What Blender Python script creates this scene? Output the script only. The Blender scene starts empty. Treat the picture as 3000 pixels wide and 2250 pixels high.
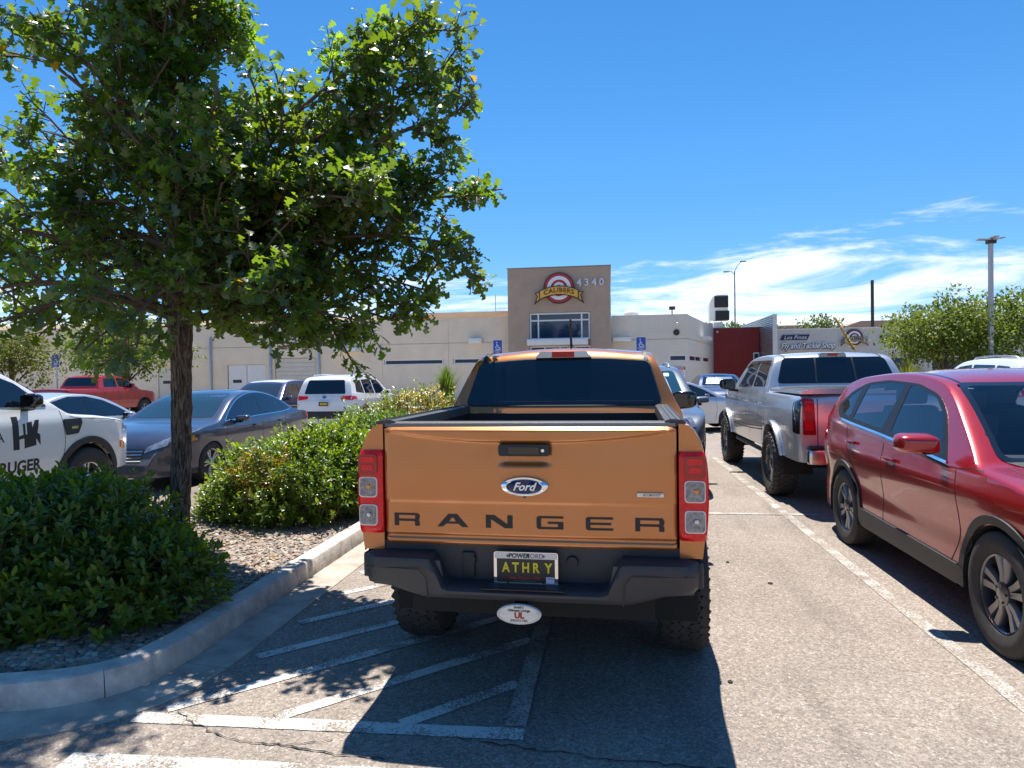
import bpy, bmesh, math, random
from mathutils import Vector, Matrix, geometry
from mathutils.bvhtree import BVHTree

S = bpy.context.scene
COL = S.collection
R = math.radians
PI = math.pi

# ------------------------------------------------------------------ camera
EYE = 1.68
CLOUD_AT = (5.3, 1.1, 0.9)
cam_d = bpy.data.cameras.new('camera')
cam_d.sensor_width = 36.0
cam_d.lens = 24.41
cam_d.clip_start = 0.05
cam_d.clip_end = 3000
cam = bpy.data.objects.new('camera', cam_d)
COL.objects.link(cam)
_yaw, _pit, _rol = R(8.1), R(-0.75), R(0.8)
_fw = Vector((-math.sin(_yaw) * math.cos(_pit), math.cos(_yaw) * math.cos(_pit), math.sin(_pit)))
_r0 = Vector((math.cos(_yaw), math.sin(_yaw), 0))
_u0 = _r0.cross(_fw)
_r = _r0 * math.cos(_rol) - _u0 * math.sin(_rol)
_u = _u0 * math.cos(_rol) + _r0 * math.sin(_rol)
cam.matrix_world = Matrix(((_r.x, _u.x, -_fw.x, 0), (_r.y, _u.y, -_fw.y, 0), (_r.z, _u.z, -_fw.z, EYE), (0, 0, 0, 1)))
S.camera = cam

# ------------------------------------------------------------------ sun, sky, exposure
SUN_EL, SUN_AZ = R(71), R(-8)          # azimuth from +Y towards +X
sun_d = bpy.data.lights.new('sun', 'SUN')
sun_d.energy = 5.0
sun_d.angle = R(0.53)
sun_d.color = (1.0, 0.955, 0.88)
sun = bpy.data.objects.new('sun', sun_d)
COL.objects.link(sun)
_sd = Vector((math.sin(SUN_AZ) * math.cos(SUN_EL), math.cos(SUN_AZ) * math.cos(SUN_EL), math.sin(SUN_EL)))
sun.rotation_euler = _sd.to_track_quat('Z', 'Y').to_euler()
sun.location = (0, 10, 40)

S.view_settings.view_transform = 'Standard'
S.view_settings.look = 'None'
S.view_settings.gamma = 1.0
S.view_settings.use_curve_mapping = False
S.view_settings.exposure = 0.80
S.render.engine = 'CYCLES'
S.cycles.max_bounces = 8
S.cycles.transparent_max_bounces = 12
S.cycles.caustics_reflective = False
S.cycles.caustics_refractive = False
S.cycles.use_denoising = True

wd = bpy.data.worlds.new('World')
S.world = wd
wd.use_nodes = True
wn, wl = wd.node_tree.nodes, wd.node_tree.links
wn.clear()
def _n(t, **k):
    n = wn.new(t)
    for a, b in k.items():
        setattr(n, a, b)
    return n
w_out = _n('ShaderNodeOutputWorld')
w_bg = _n('ShaderNodeBackground')
w_bg.inputs['Strength'].default_value = 0.112
sky = _n('ShaderNodeTexSky', sky_type='NISHITA', sun_disc=False)
sky.sun_elevation = SUN_EL
sky.sun_rotation = SUN_AZ
sky.altitude = 1600
sky.air_density = 1.0
sky.dust_density = 0.25
sky.ozone_density = 2.0
hsv = _n('ShaderNodeHueSaturation')
hsv.inputs['Hue'].default_value = 0.496
hsv.inputs['Saturation'].default_value = 1.31
hsv.inputs['Value'].default_value = 1.0
wl.new(sky.outputs[0], hsv.inputs['Color'])
tc = _n('ShaderNodeTexCoord')
sep = _n('ShaderNodeSeparateXYZ')
wl.new(tc.outputs['Generated'], sep.inputs[0])
mp = _n('ShaderNodeMapping')            # cirrus drawn out along the horizon, tilted streaks
mp.inputs['Scale'].default_value = (2.0, 2.0, 15.0)
mp.inputs['Rotation'].default_value = (0.0, R(-5), 0.0)
mp.inputs['Location'].default_value = CLOUD_AT
wl.new(tc.outputs['Generated'], mp.inputs['Vector'])
nz = _n('ShaderNodeTexNoise')
nz.inputs['Scale'].default_value = 1.2
nz.inputs['Detail'].default_value = 10.0
nz.inputs['Roughness'].default_value = 0.60
nz.inputs['Distortion'].default_value = 0.5
wl.new(mp.outputs[0], nz.inputs['Vector'])
er = _n('ShaderNodeValToRGB')          # most cloud lies low in the sky
el = er.color_ramp.elements
el[0].position = 0.0;  el[0].color = (0.40, 0.40, 0.40, 1)
el[1].position = 0.26; el[1].color = (0.20, 0.20, 0.20, 1)
for p_, c_ in ((.04, .54), (.10, .535), (.15, .50), (.19, .38)):
    e2 = el.new(p_); e2.color = (c_, c_, c_, 1)
wl.new(sep.outputs['Z'], er.inputs[0])
ad = _n('ShaderNodeMath', operation='ADD')
wl.new(nz.outputs['Fac'], ad.inputs[0]); wl.new(er.outputs[0], ad.inputs[1])
cr = _n('ShaderNodeMapRange', interpolation_type='SMOOTHSTEP')
cr.inputs['From Min'].default_value = 0.98
cr.inputs['From Max'].default_value = 1.13
wl.new(ad.outputs[0], cr.inputs[0])
mul2 = _n('ShaderNodeMath', operation='MULTIPLY')
wl.new(cr.outputs[0], mul2.inputs[0]); mul2.inputs[1].default_value = 0.92
mixc = _n('ShaderNodeMixRGB')
mixc.inputs[2].default_value = (6.6, 6.9, 7.4, 1)
wl.new(mul2.outputs[0], mixc.inputs[0])
hz = _n('ShaderNodeMapRange')
hz.inputs['From Max'].default_value = 0.30
wl.new(sep.outputs['Z'], hz.inputs[0])
hzc = _n('ShaderNodeMixRGB')
hzc.inputs[1].default_value = (0.44, 0.60, 0.82, 1)
hzc.inputs[2].default_value = (0.84, 0.89, 0.94, 1)
wl.new(hz.outputs[0], hzc.inputs[0])
hzm = _n('ShaderNodeMixRGB', blend_type='MULTIPLY')
hzm.inputs[0].default_value = 1.0
wl.new(hsv.outputs[0], hzm.inputs[1]); wl.new(hzc.outputs[0], hzm.inputs[2])
wl.new(hzm.outputs[0], mixc.inputs[1])
wl.new(mixc.outputs[0], w_bg.inputs['Color'])
wl.new(w_bg.outputs[0], w_out.inputs[0])

# ------------------------------------------------------------------ materials
MATS = {}
def mat(name, col, rough=0.5, metal=0.0, spec=0.5, coat=0.0, coat_rough=0.03, var=0.0, vscale=8.0,
        bump=0.0, bscale=60.0, trans=0.0, emit=None, alpha=1.0, back=None, flake=0.0, dust=0.0):
    """Principled material; var mixes a noise tint into the colour, bump adds fine relief."""
    if name in MATS:
        return MATS[name]
    m = bpy.data.materials.new(name)
    m.use_nodes = True
    nt = m.node_tree
    b = nt.nodes['Principled BSDF']
    c4 = (*col, 1)
    b.inputs['Base Color'].default_value = c4
    b.inputs['Roughness'].default_value = rough
    b.inputs['Metallic'].default_value = metal
    b.inputs['Specular IOR Level'].default_value = spec
    b.inputs['Coat Weight'].default_value = coat
    b.inputs['Coat Roughness'].default_value = coat_rough
    b.inputs['Transmission Weight'].default_value = trans
    b.inputs['Alpha'].default_value = alpha
    if emit:
        b.inputs['Emission Color'].default_value = (*emit[:3], 1)
        b.inputs['Emission Strength'].default_value = emit[3]
    co = None
    if var or bump or flake or dust:
        co = nt.nodes.new('ShaderNodeTexCoord')
    src = None
    if var:
        n = nt.nodes.new('ShaderNodeTexNoise')
        n.inputs['Scale'].default_value = vscale
        n.inputs['Detail'].default_value = 6
        n.inputs['Roughness'].default_value = 0.62
        nt.links.new(co.outputs['Object'], n.inputs['Vector'])
        r = nt.nodes.new('ShaderNodeMapRange')
        r.inputs['From Min'].default_value = 0.3
        r.inputs['From Max'].default_value = 0.7
        r.inputs['To Min'].default_value = 1 - var
        r.inputs['To Max'].default_value = 1 + var
        nt.links.new(n.outputs['Fac'], r.inputs[0])
        mx = nt.nodes.new('ShaderNodeVectorMath'); mx.operation = 'MULTIPLY'
        mx.inputs[0].default_value = col
        nt.links.new(r.outputs[0], mx.inputs[1])
        src = mx.outputs[0]
    if dust:
        n = nt.nodes.new('ShaderNodeTexNoise')
        n.inputs['Scale'].default_value = 5
        n.inputs['Detail'].default_value = 9
        nt.links.new(co.outputs['Object'], n.inputs['Vector'])
        r = nt.nodes.new('ShaderNodeMapRange')
        r.inputs['From Min'].default_value = 0.35
        r.inputs['From Max'].default_value = 0.8
        r.inputs['To Max'].default_value = dust
        nt.links.new(n.outputs['Fac'], r.inputs[0])
        mx = nt.nodes.new('ShaderNodeMixRGB')
        if src: nt.links.new(src, mx.inputs[1])
        else: mx.inputs[1].default_value = c4
        mx.inputs[2].default_value = (0.45, 0.40, 0.34, 1)
        nt.links.new(r.outputs[0], mx.inputs[0])
        src = mx.outputs[0]
        r2 = nt.nodes.new('ShaderNodeMapRange')
        r2.inputs['From Max'].default_value = max(dust, 1e-3)
        r2.inputs['To Min'].default_value = coat_rough
        r2.inputs['To Max'].default_value = coat_rough + 0.12
        nt.links.new(r.outputs[0], r2.inputs[0])
        nt.links.new(r2.outputs[0], b.inputs['Coat Roughness'])
    if back is not None:            # the unseen inner face of a shell has its own lining colour
        g = nt.nodes.new('ShaderNodeNewGeometry')
        mx = nt.nodes.new('ShaderNodeMixRGB')
        nt.links.new(g.outputs['Backfacing'], mx.inputs[0])
        if src: nt.links.new(src, mx.inputs[1])
        else: mx.inputs[1].default_value = c4
        mx.inputs[2].default_value = (*back, 1)
        src = mx.outputs[0]
    if src:
        nt.links.new(src, b.inputs['Base Color'])
    if flake:
        v = nt.nodes.new('ShaderNodeTexVoronoi')
        v.inputs['Scale'].default_value = 900
        nt.links.new(co.outputs['Object'], v.inputs['Vector'])
        mxn = nt.nodes.new('ShaderNodeBump')
        mxn.inputs['Strength'].default_value = flake
        mxn.inputs['Distance'].default_value = 0.001
        nt.links.new(v.outputs['Color'], mxn.inputs['Height'])
        nt.links.new(mxn.outputs[0], b.inputs['Normal'])
    if bump:
        n = nt.nodes.new('ShaderNodeTexNoise')
        n.inputs['Scale'].default_value = bscale
        n.inputs['Detail'].default_value = 5
        nt.links.new(co.outputs['Object'], n.inputs['Vector'])
        bp = nt.nodes.new('ShaderNodeBump')
        bp.inputs['Strength'].default_value = bump
        bp.inputs['Distance'].default_value = 0.01
        nt.links.new(n.outputs['Fac'], bp.inputs['Height'])
        nt.links.new(bp.outputs[0], b.inputs['Normal'])
    MATS[name] = m
    return m

# ------------------------------------------------------------------ object helpers
def tag(o, label=None, cat=None, group=None, kind=None):
    if label: o['label'] = label
    if cat: o['category'] = cat
    if group: o['group'] = group
    if kind: o['kind'] = kind
    return o
def empty(name, loc=(0, 0, 0), rz=0.0, parent=None):
    o = bpy.data.objects.new(name, None)
    o.empty_display_size = 0.2
    o.location = loc
    o.rotation_euler = (0, 0, rz)
    COL.objects.link(o)
    if parent: o.parent = parent
    return o
def thing(name, label, cat, loc=(0, 0, 0), rz=0.0, group=None):
    return tag(empty(name, loc, rz), label, cat, group)
def link(name, me, m=None, parent=None, loc=(0, 0, 0), rot=(0, 0, 0), sc=(1, 1, 1)):
    o = bpy.data.objects.new(name, me)
    if m is not None and not me.materials:
        me.materials.append(m)
    o.location = loc; o.rotation_euler = rot; o.scale = sc
    COL.objects.link(o)
    if parent: o.parent = parent
    return o
def dup(o, parent=None, loc=None, rz=None):
    c = o.copy()
    COL.objects.link(c)
    c.parent = parent
    if loc is not None: c.location = loc
    if rz is not None: c.rotation_euler[2] = rz
    for ch in list(o.children):
        dup(ch, c)
    return c

class MB:
    """collects simple shapes; build() links them as ONE mesh object"""
    def __init__(s):
        s.v = []; s.f = []
    def add(s, vs, fs):
        k = len(s.v)
        s.v += [tuple(p) for p in vs]
        s.f += [tuple(i + k for i in q) for q in fs]
        return s
    def box(s, x0, x1, y0, y1, z0, z1, M=None, bev=0.0):
        if bev > 0:
            bm = bmesh.new()
            bmesh.ops.create_cube(bm, size=1)
            bmesh.ops.scale(bm, vec=(x1 - x0, y1 - y0, z1 - z0), verts=bm.verts)
            bmesh.ops.bevel(bm, geom=bm.edges[:] , offset=bev, segments=2, affect='EDGES', profile=0.6)
            bmesh.ops.translate(bm, vec=((x0 + x1) / 2, (y0 + y1) / 2, (z0 + z1) / 2), verts=bm.verts)
            bm.verts.index_update()
            vs = [v.co.copy() for v in bm.verts]
            fs = [[v.index for v in f.verts] for f in bm.faces]
            bm.free()
        else:
            vs = [Vector(p) for p in ((x0, y0, z0), (x1, y0, z0), (x1, y1, z0), (x0, y1, z0), (x0, y0, z1), (x1, y0, z1), (x1, y1, z1), (x0, y1, z1))]
            fs = [(3, 2, 1, 0), (4, 5, 6, 7), (0, 1, 5, 4), (1, 2, 6, 5), (2, 3, 7, 6), (3, 0, 4, 7)]
        if M: vs = [M @ v for v in vs]
        return s.add(vs, fs)
    def prism(s, poly, d0, d1, ax='y', M=None):
        """poly in the plane normal to ax, extruded from d0 to d1"""
        n = len(poly)
        def P(a, b, d):
            return Vector((a, d, b)) if ax == 'y' else Vector((d, a, b)) if ax == 'x' else Vector((a, b, d))
        vs = [P(a, b, d0) for a, b in poly] + [P(a, b, d1) for a, b in poly]
        if M: vs = [M @ v for v in vs]
        fs = [tuple(range(n)), tuple(range(2 * n - 1, n - 1, -1))] + [(i, i + n, (i + 1) % n + n, (i + 1) % n) for i in range(n)]
        return s.add(vs, fs)
    def tube(s, pts, rad, n=8, cap=True):
        pts = [Vector(p) for p in pts]
        rr = rad if isinstance(rad, (list, tuple)) else [rad] * len(pts)
        k = len(s.v)
        up = Vector((0, 0, 1))
        prev = None
        for i, p in enumerate(pts):
            d = (pts[min(i + 1, len(pts) - 1)] - pts[max(i - 1, 0)]).normalized()
            if prev is None:
                a = d.cross(up)
                if a.length < 1e-3: a = d.cross(Vector((0, 1, 0)))
            else:
                a = prev - d * prev.dot(d)
            a.normalize(); prev = a
            b = d.cross(a)
            for j in range(n):
                t = 2 * PI * j / n
                s.v.append(tuple(p + (a * math.cos(t) + b * math.sin(t)) * rr[i]))
        for i in range(len(pts) - 1):
            for j in range(n):
                s.f.append((k + i * n + j, k + i * n + (j + 1) % n, k + (i + 1) * n + (j + 1) % n, k + (i + 1) * n + j))
        if cap:
            s.f.append(tuple(k + j for j in range(n - 1, -1, -1)))
            s.f.append(tuple(k + (len(pts) - 1) * n + j for j in range(n)))
        return s
    def lathe(s, prof, n=32, M=None, axis='x'):
        """prof: (axial, radius) pairs; closed round the axis"""
        k = len(s.v)
        for a, r in prof:
            for j in range(n):
                t = 2 * PI * j / n
                p = Vector((a, r * math.cos(t), r * math.sin(t))) if axis == 'x' else Vector((r * math.cos(t), r * math.sin(t), a)) if axis == 'z' else Vector((r * math.sin(t), a, r * math.cos(t)))
                if M: p = M @ p
                s.v.append(tuple(p))
        for i in range(len(prof) - 1):
            for j in range(n):
                s.f.append((k + i * n + j, k + i * n + (j + 1) % n, k + (i + 1) * n + (j + 1) % n, k + (i + 1) * n + j))
        return s
    def build(s, name, m, parent=None, smooth=None, loc=(0, 0, 0), rot=(0, 0, 0), fixn=True):
        me = bpy.data.meshes.new(name)
        me.from_pydata(s.v, [], s.f)
        if fixn or smooth:
            bm = bmesh.new(); bm.from_mesh(me)
            bmesh.ops.remove_doubles(bm, verts=bm.verts, dist=1e-5)
            if fixn: bmesh.ops.recalc_face_normals(bm, faces=bm.faces)
            bm.to_mesh(me); bm.free()
        if smooth is not None:
            me.shade_smooth()
            me.set_sharp_from_angle(angle=R(smooth))
        return link(name, me, m, parent, loc, rot)

def ellipse(rx, ry, n=32, cx=0, cy=0):
    return [(cx + rx * math.cos(2 * PI * i / n), cy + ry * math.sin(2 * PI * i / n)) for i in range(n)]
def rpoly(pts, r, n=4):
    """polygon with rounded corners"""
    out = []
    N = len(pts)
    rr = r if isinstance(r, (list, tuple)) else [r] * N
    for i in range(N):
        p = Vector(pts[i]); a = Vector(pts[i - 1]); b = Vector(pts[(i + 1) % N])
        da = (a - p); db = (b - p)
        q = min(rr[i], da.length * 0.48, db.length * 0.48)
        if q < 1e-4:
            out.append(tuple(p)); continue
        A = p + da.normalized() * q; B = p + db.normalized() * q
        for k in range(n + 1):
            t = k / n
            out.append(tuple(A * (1 - t) ** 2 + p * 2 * t * (1 - t) + B * t * t))
    return out
def rect(x0, x1, z0, z1, r=0.0, n=4):
    p = [(x0, z0), (x1, z0), (x1, z1), (x0, z1)]
    return rpoly(p, r, n) if r else p
def inside(p, poly):
    x, y = p; c = False
    j = len(poly) - 1
    for i in range(len(poly)):
        xi, yi = poly[i]; xj, yj = poly[j]
        if (yi > y) != (yj > y) and x < (xj - xi) * (y - yi) / (yj - yi) + xi:
            c = not c
        j = i
    return c
def spline(pts, step=0.05, closed=False):
    """Catmull-Rom through 2D/3D points, resampled"""
    P = [Vector(p) for p in pts]
    out = []
    N = len(P)
    for i in range(N if closed else N - 1):
        p1, p2 = P[i], P[(i + 1) % N]
        p0 = P[i - 1] if (i > 0 or closed) else p1 * 2 - p2
        p3 = P[(i + 2) % N] if (i + 2 < N or closed) else p2 * 2 - p1
        k = max(1, int((p2 - p1).length / step))
        t0 = 0.0; t1 = max(1e-4, (p1 - p0).length ** 0.5); t2 = t1 + max(1e-4, (p2 - p1).length ** 0.5); t3 = t2 + max(1e-4, (p3 - p2).length ** 0.5)
        for j in range(k):
            t = t1 + (t2 - t1) * j / k
            A1 = p0 * ((t1 - t) / (t1 - t0)) + p1 * ((t - t0) / (t1 - t0))
            A2 = p1 * ((t2 - t) / (t2 - t1)) + p2 * ((t - t1) / (t2 - t1))
            A3 = p2 * ((t3 - t) / (t3 - t2)) + p3 * ((t - t2) / (t3 - t2))
            B1 = A1 * ((t2 - t) / (t2 - t0)) + A2 * ((t - t0) / (t2 - t0))
            B2 = A2 * ((t3 - t) / (t3 - t1)) + A3 * ((t - t1) / (t3 - t1))
            out.append(B1 * ((t2 - t) / (t2 - t1)) + B2 * ((t - t1) / (t2 - t1)))
    if not closed: out.append(P[-1])
    return [tuple(q) for q in out]
def interp(tab, x):
    """smooth (monotone cubic style) table lookup"""
    n = len(tab)
    if x <= tab[0][0]: return tab[0][1]
    if x >= tab[-1][0]: return tab[-1][1]
    for i in range(n - 1):
        if x <= tab[i + 1][0]:
            break
    x0, y0 = tab[i]; x1, y1 = tab[i + 1]
    h = x1 - x0
    d = (y1 - y0) / h
    def sl(k):
        if k == 0 or k == n - 1: return (tab[1][1] - tab[0][1]) / (tab[1][0] - tab[0][0]) if k == 0 else (tab[-1][1] - tab[-2][1]) / (tab[-1][0] - tab[-2][0])
        a = (tab[k][1] - tab[k - 1][1]) / (tab[k][0] - tab[k - 1][0]); b = (tab[k + 1][1] - tab[k][1]) / (tab[k + 1][0] - tab[k][0])
        return 0 if a * b <= 0 else 2 * a * b / (a + b)
    m0, m1 = sl(i), sl(i + 1)
    t = (x - x0) / h
    return (2 * t ** 3 - 3 * t * t + 1) * y0 + (t ** 3 - 2 * t * t + t) * h * m0 + (-2 * t ** 3 + 3 * t * t) * y1 + (t ** 3 - t * t) * h * m1
def lin(tab, x):
    if x <= tab[0][0]: return tab[0][1]
    for (a, b), (c, d) in zip(tab, tab[1:]):
        if x <= c: return b + (d - b) * (x - a) / (c - a)
    return tab[-1][1]
def sstep(a, b, x):
    t = min(1, max(0, (x - a) / (b - a)))
    return t * t * (3 - 2 * t)

def text_mesh(s, size, depth=0.002, shear=0.0, bold=0.0, align='CENTER', space=1.0, sx=1.0):
    """lettering as a mesh in the XZ plane facing -Y"""
    cu = bpy.data.curves.new('lettering', 'FONT')
    cu.body = s; cu.size = size; cu.extrude = depth; cu.shear = shear; cu.offset = bold
    cu.align_x = align; cu.align_y = 'CENTER'; cu.space_character = space; cu.resolution_u = 3
    ob = bpy.data.objects.new('lettering', cu)
    COL.objects.link(ob)
    dg = bpy.context.evaluated_depsgraph_get()
    me = bpy.data.meshes.new_from_object(ob.evaluated_get(dg))
    bpy.data.objects.remove(ob); bpy.data.curves.remove(cu)
    me.transform(Matrix(((sx, 0, 0, 0), (0, 0, -1, 0), (0, 1, 0, 0), (0, 0, 0, 1))))
    me.materials.clear()
    return me
def letters(s, size, m, parent, loc, rot=(0, 0, 0), name='lettering', **k):
    return link(name, text_mesh(s, size, **k), m, parent, loc, rot)
# ================================================================== the setting
def ground_mat():
    m = bpy.data.materials.new('asphalt')
    m.use_nodes = True
    nt = m.node_tree; N = nt.nodes; L = nt.links
    b = N['Principled BSDF']
    b.inputs['Roughness'].default_value = 0.86
    b.inputs['Specular IOR Level'].default_value = 0.3
    co = N.new('ShaderNodeTexCoord')
    v = N.new('ShaderNodeTexVoronoi'); v.inputs['Scale'].default_value = 75
    L.new(co.outputs['Object'], v.inputs['Vector'])
    v2 = N.new('ShaderNodeTexVoronoi'); v2.inputs['Scale'].default_value = 170
    L.new(co.outputs['Object'], v2.inputs['Vector'])
    rgb = N.new('ShaderNodeSeparateColor'); L.new(v.outputs['Color'], rgb.inputs[0])
    rgb2 = N.new('ShaderNodeSeparateColor'); L.new(v2.outputs['Color'], rgb2.inputs[0])
    r1 = N.new('ShaderNodeValToRGB')
    e = r1.color_ramp.elements
    e[0].position = 0.0; e[0].color = (0.110, 0.092, 0.077, 1)
    e[1].position = 1.0; e[1].color = (0.54, 0.475, 0.41, 1)
    q = e.new(0.35); q.color = (0.196, 0.163, 0.136, 1)
    q = e.new(0.75); q.color = (0.276, 0.232, 0.194, 1)
    q = e.new(0.9); q.color = (0.355, 0.303, 0.255, 1)
    add = N.new('ShaderNodeMath'); add.operation = 'ADD'; add.use_clamp = True
    s1 = N.new('ShaderNodeMath'); s1.operation = 'MULTIPLY'; s1.inputs[1].default_value = 0.55
    s2 = N.new('ShaderNodeMath'); s2.operation = 'MULTIPLY'; s2.inputs[1].default_value = 0.45
    L.new(rgb.outputs[0], s1.inputs[0]); L.new(rgb2.outputs[1], s2.inputs[0])
    L.new(s1.outputs[0], add.inputs[0]); L.new(s2.outputs[0], add.inputs[1])
    L.new(add.outputs[0], r1.inputs[0])
    n = N.new('ShaderNodeTexNoise'); n.inputs['Scale'].default_value = 0.6; n.inputs['Detail'].default_value = 9; n.inputs['Roughness'].default_value = 0.65
    L.new(co.outputs['Object'], n.inputs['Vector'])
    mr = N.new('ShaderNodeMapRange'); mr.inputs['From Min'].default_value = 0.3; mr.inputs['From Max'].default_value = 0.7
    mr.inputs['To Min'].default_value = 1.02; mr.inputs['To Max'].default_value = 1.38
    L.new(n.outputs['Fac'], mr.inputs[0])
    mpn = N.new('ShaderNodeMapping'); mpn.inputs['Scale'].default_value = (2.2, .35, 1)
    L.new(co.outputs['Object'], mpn.inputs['Vector'])
    n3 = N.new('ShaderNodeTexNoise'); n3.inputs['Scale'].default_value = 1.3; n3.inputs['Detail'].default_value = 6; n3.inputs['Distortion'].default_value = .4
    L.new(mpn.outputs[0], n3.inputs['Vector'])
    m3 = N.new('ShaderNodeMapRange'); m3.inputs['From Min'].default_value = .30; m3.inputs['From Max'].default_value = .46; m3.inputs['To Min'].default_value = .80; m3.inputs['To Max'].default_value = 1.0
    L.new(n3.outputs['Fac'], m3.inputs[0])
    mm = N.new('ShaderNodeMath'); mm.operation = 'MULTIPLY'
    L.new(mr.outputs[0], mm.inputs[0]); L.new(m3.outputs[0], mm.inputs[1])
    mx = N.new('ShaderNodeVectorMath'); mx.operation = 'MULTIPLY'
    L.new(r1.outputs[0], mx.inputs[0]); L.new(mm.outputs[0], mx.inputs[1])
    L.new(mx.outputs[0], b.inputs['Base Color'])
    bp = N.new('ShaderNodeBump'); bp.inputs['Strength'].default_value = 0.55; bp.inputs['Distance'].default_value = 0.006
    L.new(add.outputs[0], bp.inputs['Height']); L.new(bp.outputs[0], b.inputs['Normal'])
    return m
ASPHALT = ground_mat()

def paint_mat(name, col, wear):
    """road paint worn through to the aggregate"""
    m = ASPHALT.copy(); m.name = name
    nt = m.node_tree; N = nt.nodes; L = nt.links
    b = N['Principled BSDF']
    base = b.inputs['Base Color'].links[0].from_socket
    co = [n for n in N if n.type == 'TEX_COORD'][0]
    n1 = N.new('ShaderNodeTexNoise'); n1.inputs['Scale'].default_value = 95; n1.inputs['Detail'].default_value = 4
    n2 = N.new('ShaderNodeTexNoise'); n2.inputs['Scale'].default_value = 3.5; n2.inputs['Detail'].default_value = 7
    L.new(co.outputs['Object'], n1.inputs['Vector']); L.new(co.outputs['Object'], n2.inputs['Vector'])
    ad = N.new('ShaderNodeMath'); ad.operation = 'ADD'
    L.new(n1.outputs['Fac'], ad.inputs[0]); L.new(n2.outputs['Fac'], ad.inputs[1])
    mr = N.new('ShaderNodeMapRange'); mr.inputs['From Min'].default_value = wear; mr.inputs['From Max'].default_value = wear + 0.14
    L.new(ad.outputs[0], mr.inputs[0])
    mx = N.new('ShaderNodeMixRGB'); mx.inputs[2].default_value = (*col, 1)
    L.new(mr.outputs[0], mx.inputs[0]); L.new(base, mx.inputs[1])
    L.new(mx.outputs[0], b.inputs['Base Color'])
    return m
PAINT = paint_mat('road_paint', (0.66, 0.64, 0.60), 0.90)
PAINT_WORN = paint_mat('road_paint_worn', (0.50, 0.47, 0.43), 0.98)
CONC = mat('concrete', (0.54, 0.49, 0.43), rough=0.88, var=0.30, vscale=9, bump=0.7, bscale=70)
CONC2 = mat('concrete_gutter', (0.42, 0.36, 0.30), rough=0.9, var=0.32, vscale=4.5, bump=0.6, bscale=80)
BLACKGAP = mat('gap_black', (0.006, 0.006, 0.006), rough=0.7)

g = MB().add([(-700, -60, 0), (700, -60, 0), (700, 900, 0), (-700, 900, 0)], [(0, 1, 2, 3)]).build('parking_lot', ASPHALT)
tag(g, 'grey asphalt parking lot', kind='structure')

def strip(name, a, b, w, m, z=0.004, parent=None):
    a = Vector((*a, 0)); b = Vector((*b, 0))
    d = (b - a).normalized(); s = Vector((-d.y, d.x, 0)) * w / 2
    n = max(2, int((b - a).length / 0.12))
    rnd = random.Random(int(a.x * 1000 + b.y * 77))
    vs = []; fs = []
    for i in range(n + 1):
        p = a.lerp(b, i / n)
        j = rnd.uniform(-0.006, 0.006)
        for q in (p + s * (1 + j * 8), p - s * (1 + rnd.uniform(-0.05, 0.05))):
            vs.append((q.x, q.y, z))
    for i in range(n):
        fs.append((2 * i, 2 * i + 1, 2 * i + 3, 2 * i + 2))
    o = MB().add(vs, fs).build(name, m, parent)
    if parent is None: tag(o, kind='structure')
    return o
strip('parking_line', (2.02, 2.2), (2.0, 14.2), 0.10, PAINT_WORN)
strip('parking_line', (-0.55, 8.47), (8.5, 8.5), 0.09, PAINT_WORN, z=0.0055)
strip('parking_line', (4.75, 2.2), (4.75, 14.2), 0.10, PAINT_WORN)
strip('parking_line', (-8.6, 3.8), (-8.6, 15.0), 0.10, PAINT_WORN)
hat = empty('hatched_marking'); tag(hat, kind='structure')
strip('painted_stripe', (-2.36, 3.135), (-0.42, 3.19), 0.105, PAINT, parent=hat)
strip('painted_stripe', (-0.47, 3.26), (-0.47, 9.4), 0.10, PAINT_WORN, z=0.0048, parent=hat)
for a, b in (((-2.26, 3.23), (-0.52, 4.97)), ((-1.66, 3.21), (-0.52, 4.35)), ((-1.02, 3.22), (-0.52, 3.72)),
             ((-2.13, 3.90), (-0.52, 5.51)), ((-2.13, 4.48), (-0.52, 6.09)), ((-2.13, 5.08), (-0.52, 6.69)), ((-2.14, 5.68), (-0.52, 7.3)), ((-2.14, 6.28), (-0.52, 7.9))):
    strip('painted_stripe', a, b, 0.085, PAINT, z=0.0042, parent=hat)
o = MB().add([(-2.42, 2.80, .004), (-1.9, 2.825, .004), (-1.04, 2.843, .004), (-0.2, 2.84, .004), (0.2, 2.2, .004), (-2.35, 2.2, .004)], [(5, 4, 3, 2, 1, 0)]).build('road_marking', PAINT)
tag(o, kind='structure')
# cracks in the asphalt: thin dark ribbons
def crack(pts, seed, w=0.003):
    rnd = random.Random(seed)
    P = spline([(a, b, 0) for a, b in pts], 0.035)
    vs = []; fs = []
    for i, p in enumerate(P):
        ww = w * rnd.uniform(0.25, 1.3)
        j = rnd.uniform(-0.013, 0.013)
        vs += [(p[0] + j * .4, p[1] + ww + j, 0.0062), (p[0] + j * .4, p[1] - ww + j, 0.0062)]
    for i in range(len(P) - 1):
        fs.append((2 * i, 2 * i + 1, 2 * i + 3, 2 * i + 2))
    o = MB().add(vs, fs).build('asphalt_crack', BLACKGAP)
    tag(o, kind='structure')
crack([(-2.2, 3.22), (-2.08, 3.14), (-1.95, 3.07), (-1.75, 2.99), (-1.5, 2.965), (-1.3, 2.93), (-1.0, 2.91)], 1, 0.0045)
crack([(-1.3, 3.03), (-1.5, 2.97)], 2)
crack([(-0.75, 3.13), (-0.4, 3.07), (0.0, 3.02), (0.4, 3.0), (0.9, 2.96), (1.5, 2.9)], 3, 0.0035)
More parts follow.
